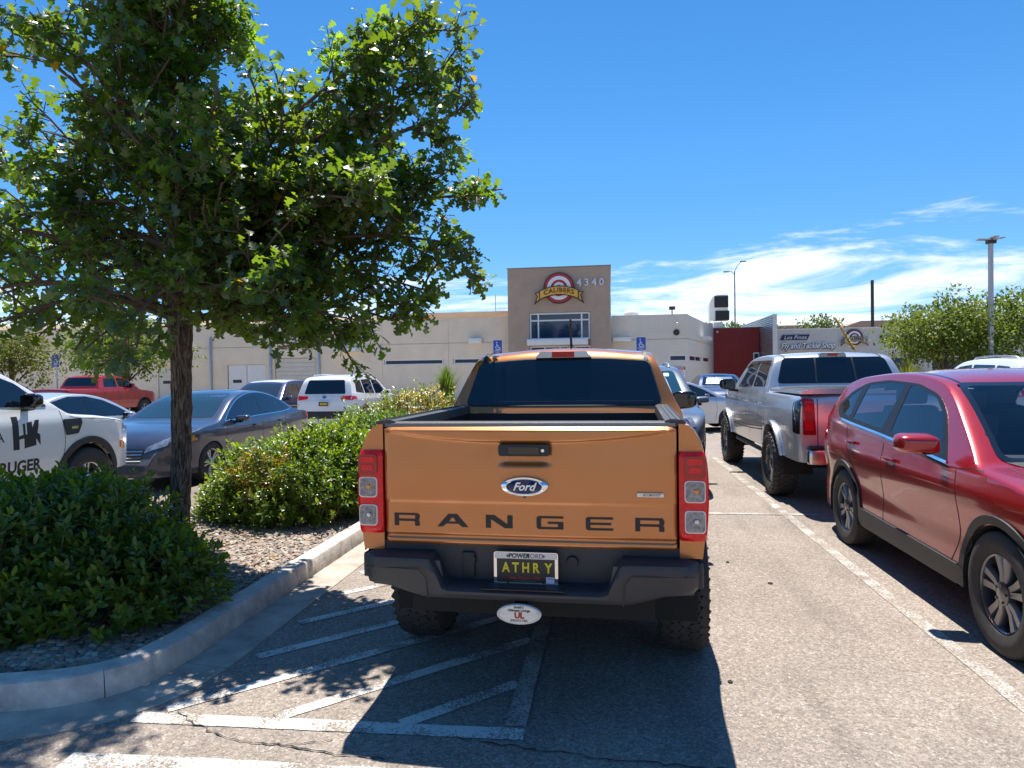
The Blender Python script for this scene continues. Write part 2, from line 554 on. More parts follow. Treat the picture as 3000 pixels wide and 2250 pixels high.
# oil drips and a bottle-cap speck
for x, y, r in ((0.62, 3.86, .014), (1.23, 5.7, .02), (1.0, 6.3, .015)):
    o = MB().lathe([(0.001, 0.0005), (0.012, r * .5), (0.008, r), (0, r)], 9, axis='z').build('pebble', mat('dark_stone', (.05, .045, .04), .9), smooth=50, loc=(x, y, 0))
    tag(o, 'small dark stone lying on the sunlit asphalt' + (' nearest the camera' if y < 4 else ' beside the silver pickup line' if y < 6 else ' between the orange truck and the white line'), 'stone')

# ---- kerb, gutter and planting island
KP = spline([(-9.0, 2.95), (-5.0, 2.93), (-3.6, 2.97), (-3.07, 3.08), (-2.76, 3.20), (-2.57, 3.40), (-2.50, 3.75), (-2.50, 4.3), (-2.50, 6.0), (-2.50, 9.0), (-2.5, 13.0)], 0.06)
def offs(path, d):
    out = []
    for i, p in enumerate(path):
        a = Vector(path[max(i - 1, 0)]); b = Vector(path[min(i + 1, len(path) - 1)])
        t = (b - a).normalized()
        out.append((p[0] - t.y * d, p[1] + t.x * d))
    return out
kerb = empty('kerb'); tag(kerb, 'pale concrete kerb curving round the planting island', kind='structure')
gut = empty('gutter'); tag(gut, kind='structure')
def sweep(name, path, prof, m, parent):
    """prof: (offset to the left of travel, z)"""
    cols = [offs(path, d) for d, z in prof]
    n = len(path); k = len(prof)
    vs = [(cols[j][i][0], cols[j][i][1], prof[j][1]) for i in range(n) for j in range(k)]
    fs = [(i * k + j, i * k + (j + 1) % k, (i + 1) * k + (j + 1) % k, (i + 1) * k + j) for i in range(n - 1) for j in range(k)]
    fs += [tuple(range(k)), tuple((n - 1) * k + j for j in range(k - 1, -1, -1))]
    return MB().add(vs, fs).build(name, m, parent, smooth=28)
kprof = [(0.012, -0.05), (0.0, 0.02), (0.018, 0.125), (0.028, 0.142), (0.045, 0.15), (0.155, 0.153), (0.17, 0.145), (0.175, 0.12), (0.175, -0.05)]
gprof = [(-0.28, -0.03), (-0.28, 0.006), (-0.27, 0.0085), (-0.1, 0.010), (0.0, 0.013), (0.0, -0.03)]
def pieces(path, lens, gap):
    out = []; i = 0; k = 0
    while i < len(path) - 2:
        L_ = 0; j = i
        while j < len(path) - 1 and L_ < lens[k % len(lens)]:
            L_ += (Vector(path[j + 1]) - Vector(path[j])).length; j += 1
        seg = [Vector(p) for p in path[i:j + 1]]
        seg[0] = seg[0].lerp(seg[1], gap); seg[-1] = seg[-1].lerp(seg[-2], gap)
        out.append([tuple(p) for p in seg]); i = j; k += 1
    return out
for s_ in pieces(KP, [6.35, 1.0, 0.9, 1.15, 1.3], 0.045):
    sweep('kerb_segment', s_, kprof, CONC, kerb)
for s_ in pieces(KP, [6.9, 1.5, 1.6, 2.4], 0.04):
    sweep('gutter_slab', s_, gprof, CONC2, gut)
# gravel bed: sloping earth with loose stone on it
EARTH = mat('gravel_bed', (0.20, 0.155, 0.115), rough=0.95, var=0.35, vscale=30, bump=0.8, bscale=70)
inner = [p for p in offs(KP, 0.17)]
ring = [(x, y) for x, y in inner if x > -6.2] + [(-2.9, 13.2), (-5.9, 13.2), (-5.9, 3.1)]
bedz = lambda x, y: 0.10 + 0.05 * min(1, max(0, (-2.7 - x) / 1.2)) 
def tri_fill(polys, res):
    """triangulated fill of a polygon (first outline, then holes) -> verts2d, tris, boundary edges"""
    pts = []; edges = []
    for poly in polys:
        k = len(pts); dense = []
        for i, p in enumerate(poly):
            q = poly[(i + 1) % len(poly)]
            L_ = math.hypot(q[0] - p[0], q[1] - p[1])
            if L_ < 1e-6: continue
            m_ = max(1, int(L_ / res + 0.3))
            dense += [(p[0] + (q[0] - p[0]) * t / m_, p[1] + (q[1] - p[1]) * t / m_) for t in range(m_)]
        pts += dense
        edges += [(k + i, k + (i + 1) % len(dense)) for i in range(len(dense))]
    x0 = min(p[0] for p in pts); x1 = max(p[0] for p in pts); y0 = min(p[1] for p in pts); y1 = max(p[1] for p in pts)
    nx = int((x1 - x0) / res); ny = int((y1 - y0) / res)
    def ins(p):
        c = 0
        for poly in polys: c += inside(p, poly)
        return c % 2 == 1
    for i in range(1, nx + 1):
        for j in range(1, ny + 1):
            p = (x0 + (x1 - x0) * i / (nx + 1), y0 + (y1 - y0) * j / (ny + 1))
            if ins(p): pts.append(p)
    V, E_, F_, *_ = geometry.delaunay_2d_cdt([Vector(p) for p in pts], edges, [], 0, 1e-6)
    F2 = []
    for f in F_:
        c = ((V[f[0]].x + V[f[1]].x + V[f[2]].x) / 3, (V[f[0]].y + V[f[1]].y + V[f[2]].y) / 3)
        if ins(c): F2.append(tuple(f))
    cnt = {}
    for f in F2:
        for a, b in ((f[0], f[1]), (f[1], f[2]), (f[2], f[0])):
            cnt[(a, b)] = 1
    bd = [(a, b) for a, b in cnt if (b, a) not in cnt]
    return [(v.x, v.y) for v in V], F2, bd
V2, F2, _b = tri_fill([ring], 0.25)
bed = MB().add([(x, y, bedz(x, y)) for x, y in V2], F2).build('gravel_bed', EARTH, smooth=40)
tag(bed, 'planting island bed of pale brown gravel', kind='structure')
STONES = [mat('stone_%s' % n, c, rough=0.8, var=0.2, vscale=40) for n, c in (('tan', (.34, .265, .20)), ('grey', (.24, .21, .185)), ('rose', (.29, .205, .16)), ('pale', (.44, .38, .315)))]
def pebble_mesh(seed, m):
    rnd = random.Random(seed)
    bm = bmesh.new(); bmesh.ops.create_icosphere(bm, subdivisions=1, radius=1)
    for v in bm.verts:
        v.co *= rnd.uniform(0.78, 1.12)
        v.co.z *= 0.6
    me = bpy.data.meshes.new('pebble'); bm.to_mesh(me); bm.free()
    me.materials.append(m); me.shade_smooth(); me.set_sharp_from_angle(angle=R(50))
    return me
PEB = [pebble_mesh(i, STONES[i % 4]) for i in range(8)]
rnd = random.Random(5)
spots = []
while len(spots) < 9500:
    t = rnd.random()
    if t < 0.62: x = -2.675 - 0.75 * rnd.random() ** 1.3; y = 3.35 + 6 * rnd.random() ** 1.5
    else: x = rnd.uniform(-4.9, -2.7); y = rnd.uniform(4.6, 7.6) if t < 0.9 else rnd.uniform(3.2, 9)
    if inside((x, y), ring) and inside((x + 0.03, y - 0.02), ring): spots.append((x, y, rnd.uniform(0.011, 0.024) * (1 + 0.5 * (rnd.random() < 0.12))))
spots.sort(key=lambda s: -s[2] / math.hypot(s[0], s[1]) - (0.004 if s[0] > -3.1 else 0))
for i, (x, y, r) in enumerate(spots[:300]):
    o = link('pebble', PEB[i % 8], None, bed, (x, y, bedz(x, y) + r * 0.35), (rnd.uniform(-.4, .4), rnd.uniform(-.4, .4), rnd.uniform(0, 6)), (r * rnd.uniform(.8, 1.4), r, r))
def pebble_field(spots, m, seed):
    rnd = random.Random(seed); mb = MB()
    base = [Vector(v.co) for v in PEB[seed % 8].vertices]; fcs = [tuple(p.vertices) for p in PEB[seed % 8].polygons]
    for x, y, r in spots:
        Mx = Matrix.Translation((x, y, bedz(x, y) + r * 0.3)) @ Matrix.Rotation(rnd.uniform(0, 6.3), 4, 'Z') @ Matrix.Rotation(rnd.uniform(-.5, .5), 4, 'X') @ Matrix.Diagonal((r * rnd.uniform(.8, 1.5), r, r * rnd.uniform(.7, 1.1), 1))
        mb.add([Mx @ v for v in base], fcs)
    o = mb.build('loose_gravel', m, bed, fixn=False)
    tag(o, kind='stuff')
for k in range(4):
    pebble_field(spots[300 + k::4], STONES[k], k)
# far pavement by the shop front
o = MB().box(-46, 4.2, 33.2, 35.98, 0, 0.15, bev=0.02).build('pavement', CONC, smooth=30)
tag(o, kind='structure')
# ================================================================== shop buildings
STUCCO = mat('stucco_beige', (0.82, 0.685, 0.52), rough=0.92, var=0.07, vscale=1.2, bump=0.25, bscale=40)
STUCCO_T = mat('stucco_tan', (0.45, 0.335, 0.25), rough=0.92, var=0.09, vscale=1.6, bump=0.3, bscale=40)
STUCCO_R = mat('stucco_pale', (0.72, 0.655, 0.555), rough=0.92, var=0.06, vscale=1.2, bump=0.25, bscale=40)
REDWALL = mat('stucco_red', (0.30, 0.042, 0.036), rough=0.9, var=0.1, vscale=2)
GREYWALL = mat('stucco_grey', (0.60, 0.57, 0.52), rough=0.92, var=0.05, vscale=1)
WHITE = mat('white_metal', (0.78, 0.77, 0.74), rough=0.45, var=0.04)
CREAM = mat('cream_door', (0.66, 0.60, 0.50), rough=0.55, var=0.05, vscale=2)
STEEL = mat('galvanised_steel', (0.52, 0.53, 0.54), rough=0.38, metal=0.8, var=0.1, vscale=4)
SHOPGLASS = mat('shop_glass', (0.012, 0.035, 0.085), rough=0.03, spec=0.5)
DARK = mat('dark_metal', (0.025, 0.025, 0.028), rough=0.5)
ROOF = mat('roof_grey', (0.35, 0.34, 0.33), rough=0.9)

def wall_panel(parent, m, x0, x1, z0, z1, y, th=0.14, holes=(), name='wall_panel', g=0.006, yb=None):
    """one cast panel facing -Y with recessed openings; x0..x1 from left to right"""
    x0 += g; x1 -= g
    xs = sorted({x0, x1, *[h[0] for h in holes], *[h[1] for h in holes]}); zs = sorted({z0, z1, *[h[2] for h in holes], *[h[3] for h in holes]})
    xs = [x for x in xs if x0 - 1e-6 <= x <= x1 + 1e-6]; zs = [z for z in zs if z0 - 1e-6 <= z <= z1 + 1e-6]
    mb = MB()
    def hole(xa, za): return any(h[0] < xa < h[1] and h[2] < za < h[3] for h in holes)
    for xa, xb in zip(xs, xs[1:]):
        for za, zb in zip(zs, zs[1:]):
            if not hole((xa + xb) / 2, (za + zb) / 2):
                mb.add([(xa, y, za), (xb, y, za), (xb, y, zb), (xa, y, zb)], [(0, 1, 2, 3)])
    for h in holes:
        a, b, c, d = max(h[0], x0), min(h[1], x1), max(h[2], z0), min(h[3], z1)
        mb.add([(a, y, c), (b, y, c), (b, y, d), (a, y, d), (a, y + th, c), (b, y + th, c), (b, y + th, d), (a, y + th, d)],
               [(0, 4, 5, 1), (1, 5, 6, 2), (2, 6, 7, 3), (3, 7, 4, 0)])
    mb.add([(x0, y, z0), (x1, y, z0), (x1, y, z1), (x0, y, z1), (x0, y + th, z0), (x1, y + th, z0), (x1, y + th, z1), (x0, y + th, z1)],
           [(0, 4, 7, 3), (1, 2, 6, 5), (3, 7, 6, 2)])
    return mb.build(name, m, parent, fixn=False)
def window(parent, x0, x1, z0, z1, y, bars=(), fr=0.055, hb=()):
    w = MB()
    w.box(x0, x1, y, y + 0.06, z0, z0 + fr); w.box(x0, x1, y, y + 0.06, z1 - fr, z1)
    w.box(x0, x0 + fr, y + .001, y + 0.059, z0 + fr, z1 - fr); w.box(x1 - fr, x1, y + .001, y + 0.059, z0 + fr, z1 - fr)
    for b_ in bars: w.box(b_ - fr / 2, b_ + fr / 2, y + .002, y + 0.058, z0 + fr, z1 - fr)
    for h_ in hb: w.box(x0 + fr, x1 - fr, y + .004, y + 0.056, h_ - fr / 2, h_ + fr / 2)
    o = w.build('window', WHITE, parent)
    xs = [x0 + fr] + list(bars) + [x1 - fr]; zs = [z0 + fr] + list(hb) + [z1 - fr]
    for a, b in zip(xs, xs[1:]):
        for c, d in zip(zs, zs[1:]):
            MB().box(a, b, y + 0.03, y + 0.04, c, d).build('pane', SHOPGLASS, o)
    return o

shop = thing('shop_building', 'long beige shop building with tan entrance tower across the parking lot', 'building', (0, 36, 0))
# left wing: cast panels 5 m wide in two courses
MB().box(-46, -5.3, 0.13, 22, 0, 4.70).build('wall_core', STUCCO, shop)
MB().box(-11.5, -5.3, 2.0, 22.1, 4.70, 5.22).build('roof_parapet', STUCCO_T, shop)
MB().box(-46, -11.5, 2.0, 22.1, 4.70, 5.12).build('roof_parapet', STUCCO, shop)
wins = [(-12.04, -8.77, 2.29, 2.58), (-8.24, -5.5, 2.30, 2.59)]
doors = [(-21.1, -18.85, 0.15, 2.45), (-18.3, -15.9, 0.15, 2.78), (-25.3, -24.2, 0.15, 2.4)]
edges = [-46, -41.2, -36.4, -31.6, -26.8, -22.0, -17.0 - 1.6, -12.14, -8.5, -5.18]
for a, b in zip(edges, edges[1:]):
    hs = []
    for h in wins + doors:
        if h[0] < b and h[1] > a: hs.append((max(h[0], a + .03), min(h[1], b - .03), h[2], h[3]))
    wall_panel(shop, STUCCO, a, b, 0.15, 3.40, 0, holes=[h for h in hs])
    wall_panel(shop, STUCCO, a, b, 3.42, 4.72, 0)
for h in wins: window(shop, h[0] + .03, h[1] - .03, h[2], h[3], 0.02)
def door(x0, x1, z0, z1, m, leaf=1, handle=True, nm='door'):
    n = leaf
    for i in range(n):
        a = x0 + (x1 - x0) * i / n + .02; b = x0 + (x1 - x0) * (i + 1) / n - .02
        d = MB().box(a, b, 0.05, 0.09, z0, z1 - .02).build(nm, m, shop)
        if handle: MB().box(b - .14, b - .06, 0.0, 0.05, 1.05, 1.12).build('handle', DARK, d)
        MB().box(a + .25, b - .3, 0.045, 0.0499, 1.45, 1.62).build('notice_plate', DARK if i == 0 else WHITE, d)
door(-21.1 + .03, -18.85, 0.15, 2.45, WHITE, 2)
door(-25.3, -24.2, 0.15, 2.4, CREAM, 1)
d = MB()
for k in range(11): d.box(-18.25, -15.95, 0.06 + .006 * (k % 2), 0.1, 0.16 + .236 * k, 0.16 + .236 * (k + 1) - .012)
d.build('roller_door', CREAM, shop)
for x in (-22.05, -18.5, -15.7): MB().tube([(x, -.06, .15), (x, -.06, 3.9), (x, .02, 4.0)], .06, 8).build('downpipe', STEEL, shop, smooth=40)
MB().box(-14.6, -13.4, -0.7, 0, 3.05, 3.2, bev=.01).build('canopy', WHITE, shop)
for x, z in ((-33.2, 4.55), (-24.7, 2.75), (-7.0, 3.35)):
    MB().box(x - .35, x + .35, -.35, 0, z, z + .28, bev=.03).build('wall_light', WHITE, shop, smooth=30)
MB().tube([(-6.1, 1, 4.7), (-6.1, 1, 6.0)], .02, 6).tube([(-6.1, 1, 5.25), (-5.2, 1, 5.25)], .02, 6).build('roof_ladder_rail', STEEL, shop)
# tower
TY = -0.8
tw = [(-4.08, -0.98, 3.10, 4.82), (-4.08, -0.98, 0.15, 3.10)]
MB().box(-5.12, 0.0, TY + .16, 6, 0.1, 7.06).build('tower_core', STUCCO_T, shop)
wall_panel(shop, STUCCO_T, -5.175, 0.05, 0.15, 7.08, TY, th=.2, holes=[(-4.08, -0.98, 0.15, 4.82)], name='tower_wall')
MB().box(-5.2, 0.075, TY - .03, 6.02, 7.081, 7.13).build('tower_coping', mat('coping', (.25, .2, .16), .6), shop)
# recess behind the opening: upper window, canopy, glazed entrance
window(shop, -4.06, -1.0, 3.45, 4.80, TY + .07, bars=(-3.62, -1.42), fr=.075, hb=(4.42,))
MB().box(-4.12, -1.10, TY - .75, TY + .1, 3.14, 3.44, bev=.015).build('entrance_canopy', WHITE, shop, smooth=30)
window(shop, -4.06, -1.0, 0.16, 3.12, TY + .10, bars=(-3.3, -2.53, -1.76), fr=.07, hb=(2.5,))
# right wing
MB().prism([(0.06, 0.13), (3.86, 0.13), (6.52, 10.1), (6.52, 20), (0.06, 20)], 0, 4.6, 'z').build('wall_core', STUCCO_R, shop)
hw = (2.95, 3.80, 2.26, 2.58)
wall_panel(shop, STUCCO_R, 0.06, 3.90, 0.15, 3.38, 0, holes=[hw])
wall_panel(shop, STUCCO_R, 0.06, 3.90, 3.40, 4.64, 0)
window(shop, hw[0], hw[1], hw[2], hw[3], 0.02)
# angled flank: panels built flat then turned about the corner
ang = math.atan2(10.0, 2.66)
fl = empty('flank_wall', (3.90, 0.0, 0), ang, shop)
wall_panel(fl, STUCCO_R, 0, 10.3, 0.15, 3.38, 0.0, holes=[(0.35, 4.6, 2.26, 2.58), (5.4, 8.2, 2.26, 2.58)])
wall_panel(fl, STUCCO_R, 0, 10.3, 3.40, 4.60, 0.0)
window(fl, 0.35, 4.6, 2.26, 2.58, .02, bars=(2.5,)); window(fl, 5.4, 8.2, 2.26, 2.58, .02)
MB().box(4.3, 5.6, -.5, 0, 3.5, 3.68, bev=.01).build('flank_light', WHITE, fl)
MB().box(0.12, 1.05, -.55, 0, 3.30, 3.48, bev=.015).build('side_canopy', WHITE, shop, smooth=30)
c = MB().box(3.3, 3.4, -.12, 0, 4.15, 4.25).tube([(3.35, -.02, 4.2), (3.35, -.26, 4.14)], .055, 10).build('security_camera', WHITE, shop, smooth=40)
MB().lathe([(-.1, .001), (-.1, .13), (0.0, .16)], 20, Matrix.Translation((3.32, 0, 3.72)), 'y').build('wall_speaker', DARK, shop, smooth=40)
MB().tube([(3.2, 1, 4.6), (3.2, 1, 4.95)], .03, 6).box(3.05, 3.35, .85, 1.1, 4.95, 5.12).build('roof_floodlight', DARK, shop)
# red link wall and ribbed metal fin
MB().box(6.53, 9.38, 10.0, 20, 0, 4.47).build('red_wall', REDWALL, shop)
MB().box(6.5, 9.39, 9.96, 20.1, 4.471, 4.52).build('red_coping', mat('coping'  , (.25, .2, .16), .6), shop)
w = MB().box(9.0, 9.37, 9.93, 9.99, 0.2, 2.9).build('window', WHITE, shop)
MB().box(9.06, 9.31, 9.92, 9.928, 0.3, 2.8).build('pane', SHOPGLASS, w)
MB().lathe([(-.12, .001), (-.1, .06), (0, .08)], 12, Matrix.Translation((6.8, 10, 4.25)), 'y').build('dome_camera', WHITE, shop, smooth=40)
fin = MB().box(9.47, 9.62, 6.45, 16, 0, 5.02)
fin.build('metal_fin', STEEL, shop)
rib = MB()
k = 0.1
while k < 5.0:
    rib.prism([(6.42, k), (16, k), (16, k + .06), (6.42, k + .06)], 9.40, 9.469, 'x'); k += 0.115
tag(rib.build('metal_ribs', STEEL, shop), kind='stuff')
rib2 = MB()
k = 0.1
while k < 5.0:
    rib2.box(9.41, 9.66, 6.36, 6.44, k, k + .10); k += 0.115
tag(rib2.build('fin_front_ribs', WHITE, shop), kind='stuff')

# roof plant behind the right wing
v = thing('roof_vent', 'white round roof ventilator above the right wing of the shop', 'roof vent', (1.30, 44, 4.6))
MB().lathe([(0, .62), (.55, .62), (.56, .66), (.62, .66), (.63, .50), (.8, .48), (.98, .34), (1.04, .12), (1.05, .001)], 20, axis='z').build('cowl', WHITE, v, smooth=40)
MB().box(-.68, .68, -.68, .68, -.3, 0.0).build('base', WHITE, v)
for i in range(8):
    a = i * PI / 4
    MB().box(-.03, .03, -.02, .02, .05, .5, Matrix.Rotation(a, 4, 'Z') @ Matrix.Translation((0, -.64, 0))).build('cowl_rib', STEEL, v)

# ------------------------------------------------------------------ wall signs
S_RED = mat('sign_red', (0.45, 0.022, 0.03), rough=0.4)
S_WHITE = mat('sign_white', (0.80, 0.80, 0.82), rough=0.4)
S_GOLD = mat('sign_gold', (0.78, 0.43, 0.055), rough=0.4, var=.1, vscale=2)
S_BLACK = mat('sign_black', (0.012, 0.011, 0.012), rough=0.45)
S_BROWN = mat('sign_brown', (0.17, 0.035, 0.008), rough=0.5)
def target_sign(name, label, loc, s, gold, red, txt):
    t = thing(name, label, 'sign', loc)
    d = 0.16
    MB().lathe([(0, .78 * s), (-d, .78 * s), (-d, .001)], 48, axis='y').build('backing', S_BLACK, t, smooth=40)
    y = -d
    for i, r in enumerate((.735, .60, .42, .29, .15)):
        y -= .006
        MB().lathe([(y + .006, r * s), (y, r * s), (y, .001)], 48, axis='y').build('target_ring', (red, S_WHITE)[i % 2], t, smooth=40)
    # arched ribbon with split tails
    def arch(x): return 0.10 - 0.235 * (x / .98) ** 2
    def band(x0, x1, lo, hi, n=20):
        top = [((x0 + (x1 - x0) * i / n) * s, (arch(x0 + (x1 - x0) * i / n) + hi - .42) * s) for i in range(n + 1)]
        bot = [((x0 + (x1 - x0) * i / n) * s, (arch(x0 + (x1 - x0) * i / n) + lo - .42) * s) for i in range(n, -1, -1)]
        return bot[::-1] + top[::-1]
    def strip_mesh(nm, poly, y0, y1, m):
        V, F, _b = tri_fill([poly], .12 * s)
        k = len(V)
        mb = MB().add([(a, y0, b) for a, b in V] + [(a, y1, b) for a, b in V], [tuple(f) for f in F] + [tuple(i + k for i in f[::-1]) for f in F])
        mb.add([], [])
        mb.f += [(a, b, b + k, a + k) for a, b in _b]
        return mb.build(nm, m, t)
    strip_mesh('ribbon_edge', band(-.99, .99, -.04, .42), -.2, -.29, S_BLACK)
    strip_mesh('ribbon', band(-.945, .945, .005, .375), -.291, -.305, gold)
    for sg in (-1, 1):
        P = [(.93, -.18), (1.24, -.235), (1.10, -.40), (1.28, -.83), (1.13, -.72), (.93, -.56)]
        P2 = [(.965, -.225), (1.16, -.262), (1.055, -.40), (1.15, -.66), (.965, -.53)]
        P = [(a * sg * s, b * s) for a, b in P][::sg]; P2 = [(a * sg * s, b * s) for a, b in P2][::sg]
        strip_mesh('ribbon_tail_edge', P, -.14, -.2, S_BLACK)
        strip_mesh('ribbon_tail', P2, -.201, -.215, gold)
    me = text_mesh('CALIBERS', .33 * s, depth=.012, space=1.12, bold=.004)
    for v_ in me.vertices:
        v_.co.z += (arch(v_.co.x / s) + .19 - .42) * s
    link('lettering', me, txt, t, (0, -.318, 0))
    return t
target_sign('wall_sign', 'round red and white target sign with gold ribbon on the tan tower', (-2.53, 36 + TY, 6.03), 1.0, S_GOLD, S_RED, S_BROWN)
n = thing('house_number', 'pale metal street number 4340 beside the target sign on the tower', 'number sign', (-1.15, 36 + TY, 6.27))
for i, ch in enumerate('4340'):
    letters(ch, .50, mat('number_steel', (.62, .63, .68), .35, metal=.4), n, (-.42 + .375 * i + .05, -.06, 0), depth=.03, bold=.012, name='digit')

bld2 = thing('annex_building', 'low pale grey shop building behind the silver pickup', 'building', (0, 55, 0))
MB().box(11.2, 34, 0.13, 18, 0, 4.70).build('wall_core', GREYWALL, bld2)
for a, b in ((11.2, 16.9), (16.9, 22.6), (22.6, 28.3), (28.3, 34)):
    wall_panel(bld2, GREYWALL, a, b, 0, 4.8, 0, holes=[(a + .8, b - .8, .2, 2.6)])
    window(bld2, a + .8, b - .8, .2, 2.6, .03, bars=((a + b) / 2,))
MB().box(11.15, 34.05, -.05, 18, 4.801, 4.87).build('coping', WHITE, bld2)
t = thing('wall_sign', 'white slanted shop lettering with dark blue plate on the pale annex', 'sign', (12.75, 55, 3.95))
pl = MB().prism([(-.02, .06), (1.92, .06), (2.12, .46), (.16, .46)], -.08, -.001, 'y').build('name_plate', mat('sign_navy', (.012, .016, .075), .4), t)
letters('Los Pinos', .40, S_WHITE, pl, (1.05, -.10, .255), depth=.01, shear=.3, space=1.05)
letters('Fly and Tackle Shop', .60, S_BLACK, t, (1.99, -.06, -.45), depth=.03, shear=.3, sx=.80, bold=.02, name='dark_letter_copy')  # offset black copy stands for the letters' dark outline and shadow
letters('Fly and Tackle Shop', .60, S_WHITE, t, (1.95, -.13, -.40), depth=.04, shear=.3, sx=.80, bold=.01)
target_sign('wall_sign', 'faded target sign with cream ribbon on the pale annex', (18.0, 55, 4.12), .78, mat('sign_cream', (.5, .43, .3), .6), mat('sign_maroon', (.19, .02, .025), .5), S_BLACK)
t = thing('wall_sign', 'dark block lettering on the pale annex beside the green tree', 'sign', (21.9, 55, 3.93))
letters('SAFE STORE', .78, S_BLACK, t, (0, -.1, 0), depth=.05, bold=.018)

# side-on pylon sign over the red wall
t = thing('pylon_sign', 'curved white and black pylon sign seen side on above the red wall', 'sign', (7.35, 49, 0))
arc = [(-.62 + .0, 5.35), (-.62, 5.0)] 
top = [(-.62 + .62 * (1 - math.cos(a)), 6.2 + .75 * math.sin(a)) for a in [i * PI / 16 for i in range(0, 9)]]
MB().prism([(-.62, 5.05), (-.5, 5.25), (.62, 5.25), (.62, 6.95)] + top[::-1], 0, .9, 'y').build('sign_body', WHITE, t)
MB().box(-.28, .64, -.05, .95, 6.08, 6.86).build('black_panel', S_BLACK, t)
MB().box(-.22, .70, -.06, .96, 5.22, 5.86).build('black_panel', S_BLACK, t)
MB().box(-.3, .3, .2, .7, 0, 5.1).build('post', WHITE, t)

def street_lamp(loc, h, m, label):
    t = thing('street_lamp', label, 'street lamp', loc)
    MB().tube([(0, 0, 0), (0, 0, h)], [.09, .05], 8).build('pole', m, t, smooth=40)
    for sg, l, dz in ((1, .75, .85), (-1, .75, -.05)):
        MB().tube([(0, 0, h - .35 if sg < 0 else h - .02), (sg * l * .35, 0, h + dz * .6), (sg * l * .8, 0, h + dz)], .03, 6).build('arm', m, t, smooth=40)
        MB().box(sg * l - .25, sg * l + .25, -.12, .12, h + dz - .03, h + dz + .06, bev=.02).build('lamp_head', m, t)
street_lamp((11.35, 66, 0), 10.9, mat('lamp_green', (.05, .09, .10), .5), 'slim dark two-arm street lamp behind the red wall')
street_lamp((-47.3, 50, 0), 6.5, STEEL, 'slim lamp standing beyond the roof at the far left edge')
# tall lamp post at the right with two flat heads
t = thing('parking_lamp', 'tall pale grey lamp post with flat wing heads before the green tree', 'street lamp', (14.97, 30, 0))
GREYP = mat('grey_post', (.42, .44, .48), .5)
MB().box(-.07, .07, -.07, .07, .1, 6.62).build('post', GREYP, t)
MB().box(-.25, .25, -.25, .25, 0, .1).build('base', CONC, t)
MB().box(-.13, .16, -.13, .13, 6.62, 6.75).build('bracket', DARK, t)
for sg in (-1, 1):
    M_ = Matrix.Translation((0, 0, 6.74)) @ Matrix.Rotation(R(-9 * sg) if sg > 0 else R(4), 4, 'Y')
    MB().box(.03 if sg > 0 else -.50, .50 if sg > 0 else -.03, -.13, .13, 0, .05, M_, bev=.012).build('lamp_head', GREYP, t)
MB().box(-.10, .10, -.45, .05, 6.80, 6.85).build('lamp_head', GREYP, t)
t = thing('utility_pole', 'dark wooden utility pole rising behind the annex roof', 'utility pole', (33.4, 95, 0))
MB().tube([(0, 0, 0), (0, 0, 13.2)], [.22, .2], 8).build('pole', mat('pole_wood', (.05, .04, .035), .8), t, smooth=40)
for k in (12.9, 8.0):
    w = MB()
    w.tube([(-44 + 88 * i / 32, 0, k - 1.5 * (1 - (1 - abs(-44 + 88 * i / 32) / 22) ** 2)) for i in range(33)], .012, 4)
    w.build('overhead_wire', DARK, t)
# distant houses on the rise behind
for i, (x, y, w_, d_, h_, c_, lb) in enumerate(((27, 120, 15, 10, 8.2, (.55, .36, .26), 'distant salmon house with low roof behind the annex'), (48, 125, 17, 9, 9.0, (.5, .45, .42), 'distant grey flat building with dark windows'), (57, 130, 20, 9, 8.6, (.55, .38, .30), 'distant pinkish house right of the utility pole'), (13, 110, 9, 8, 8.3, (.56, .46, .36), 'distant tan house beyond the red wall'))):
    hm = mat('house_%d' % i, c_, .9)
    t = thing('house', lb, 'house', (x, y, 0), group='houses on the rise behind the shops')
    MB().box(-w_ / 2, w_ / 2, 0, d_, 0, h_).build('wall', hm, t)
    MB().prism([(-w_ / 2 - .4, h_ + .001), (w_ / 2 + .4, h_ + .001), (w_ / 2 - 2.5, h_ + 1.0), (-w_ / 2 + 2.5, h_ + 1.0)], -.4, d_ + .4, 'y').build('roof', mat('house_roof', (.42, .28, .21), .9), t)
    for k in range(5):
        MB().box(-w_ / 2 + 1 + k * w_ / 5.2, -w_ / 2 + 2.4 + k * w_ / 5.2, -.06, -.001, h_ - 1.5, h_ - .4).build('window', DARK, t)

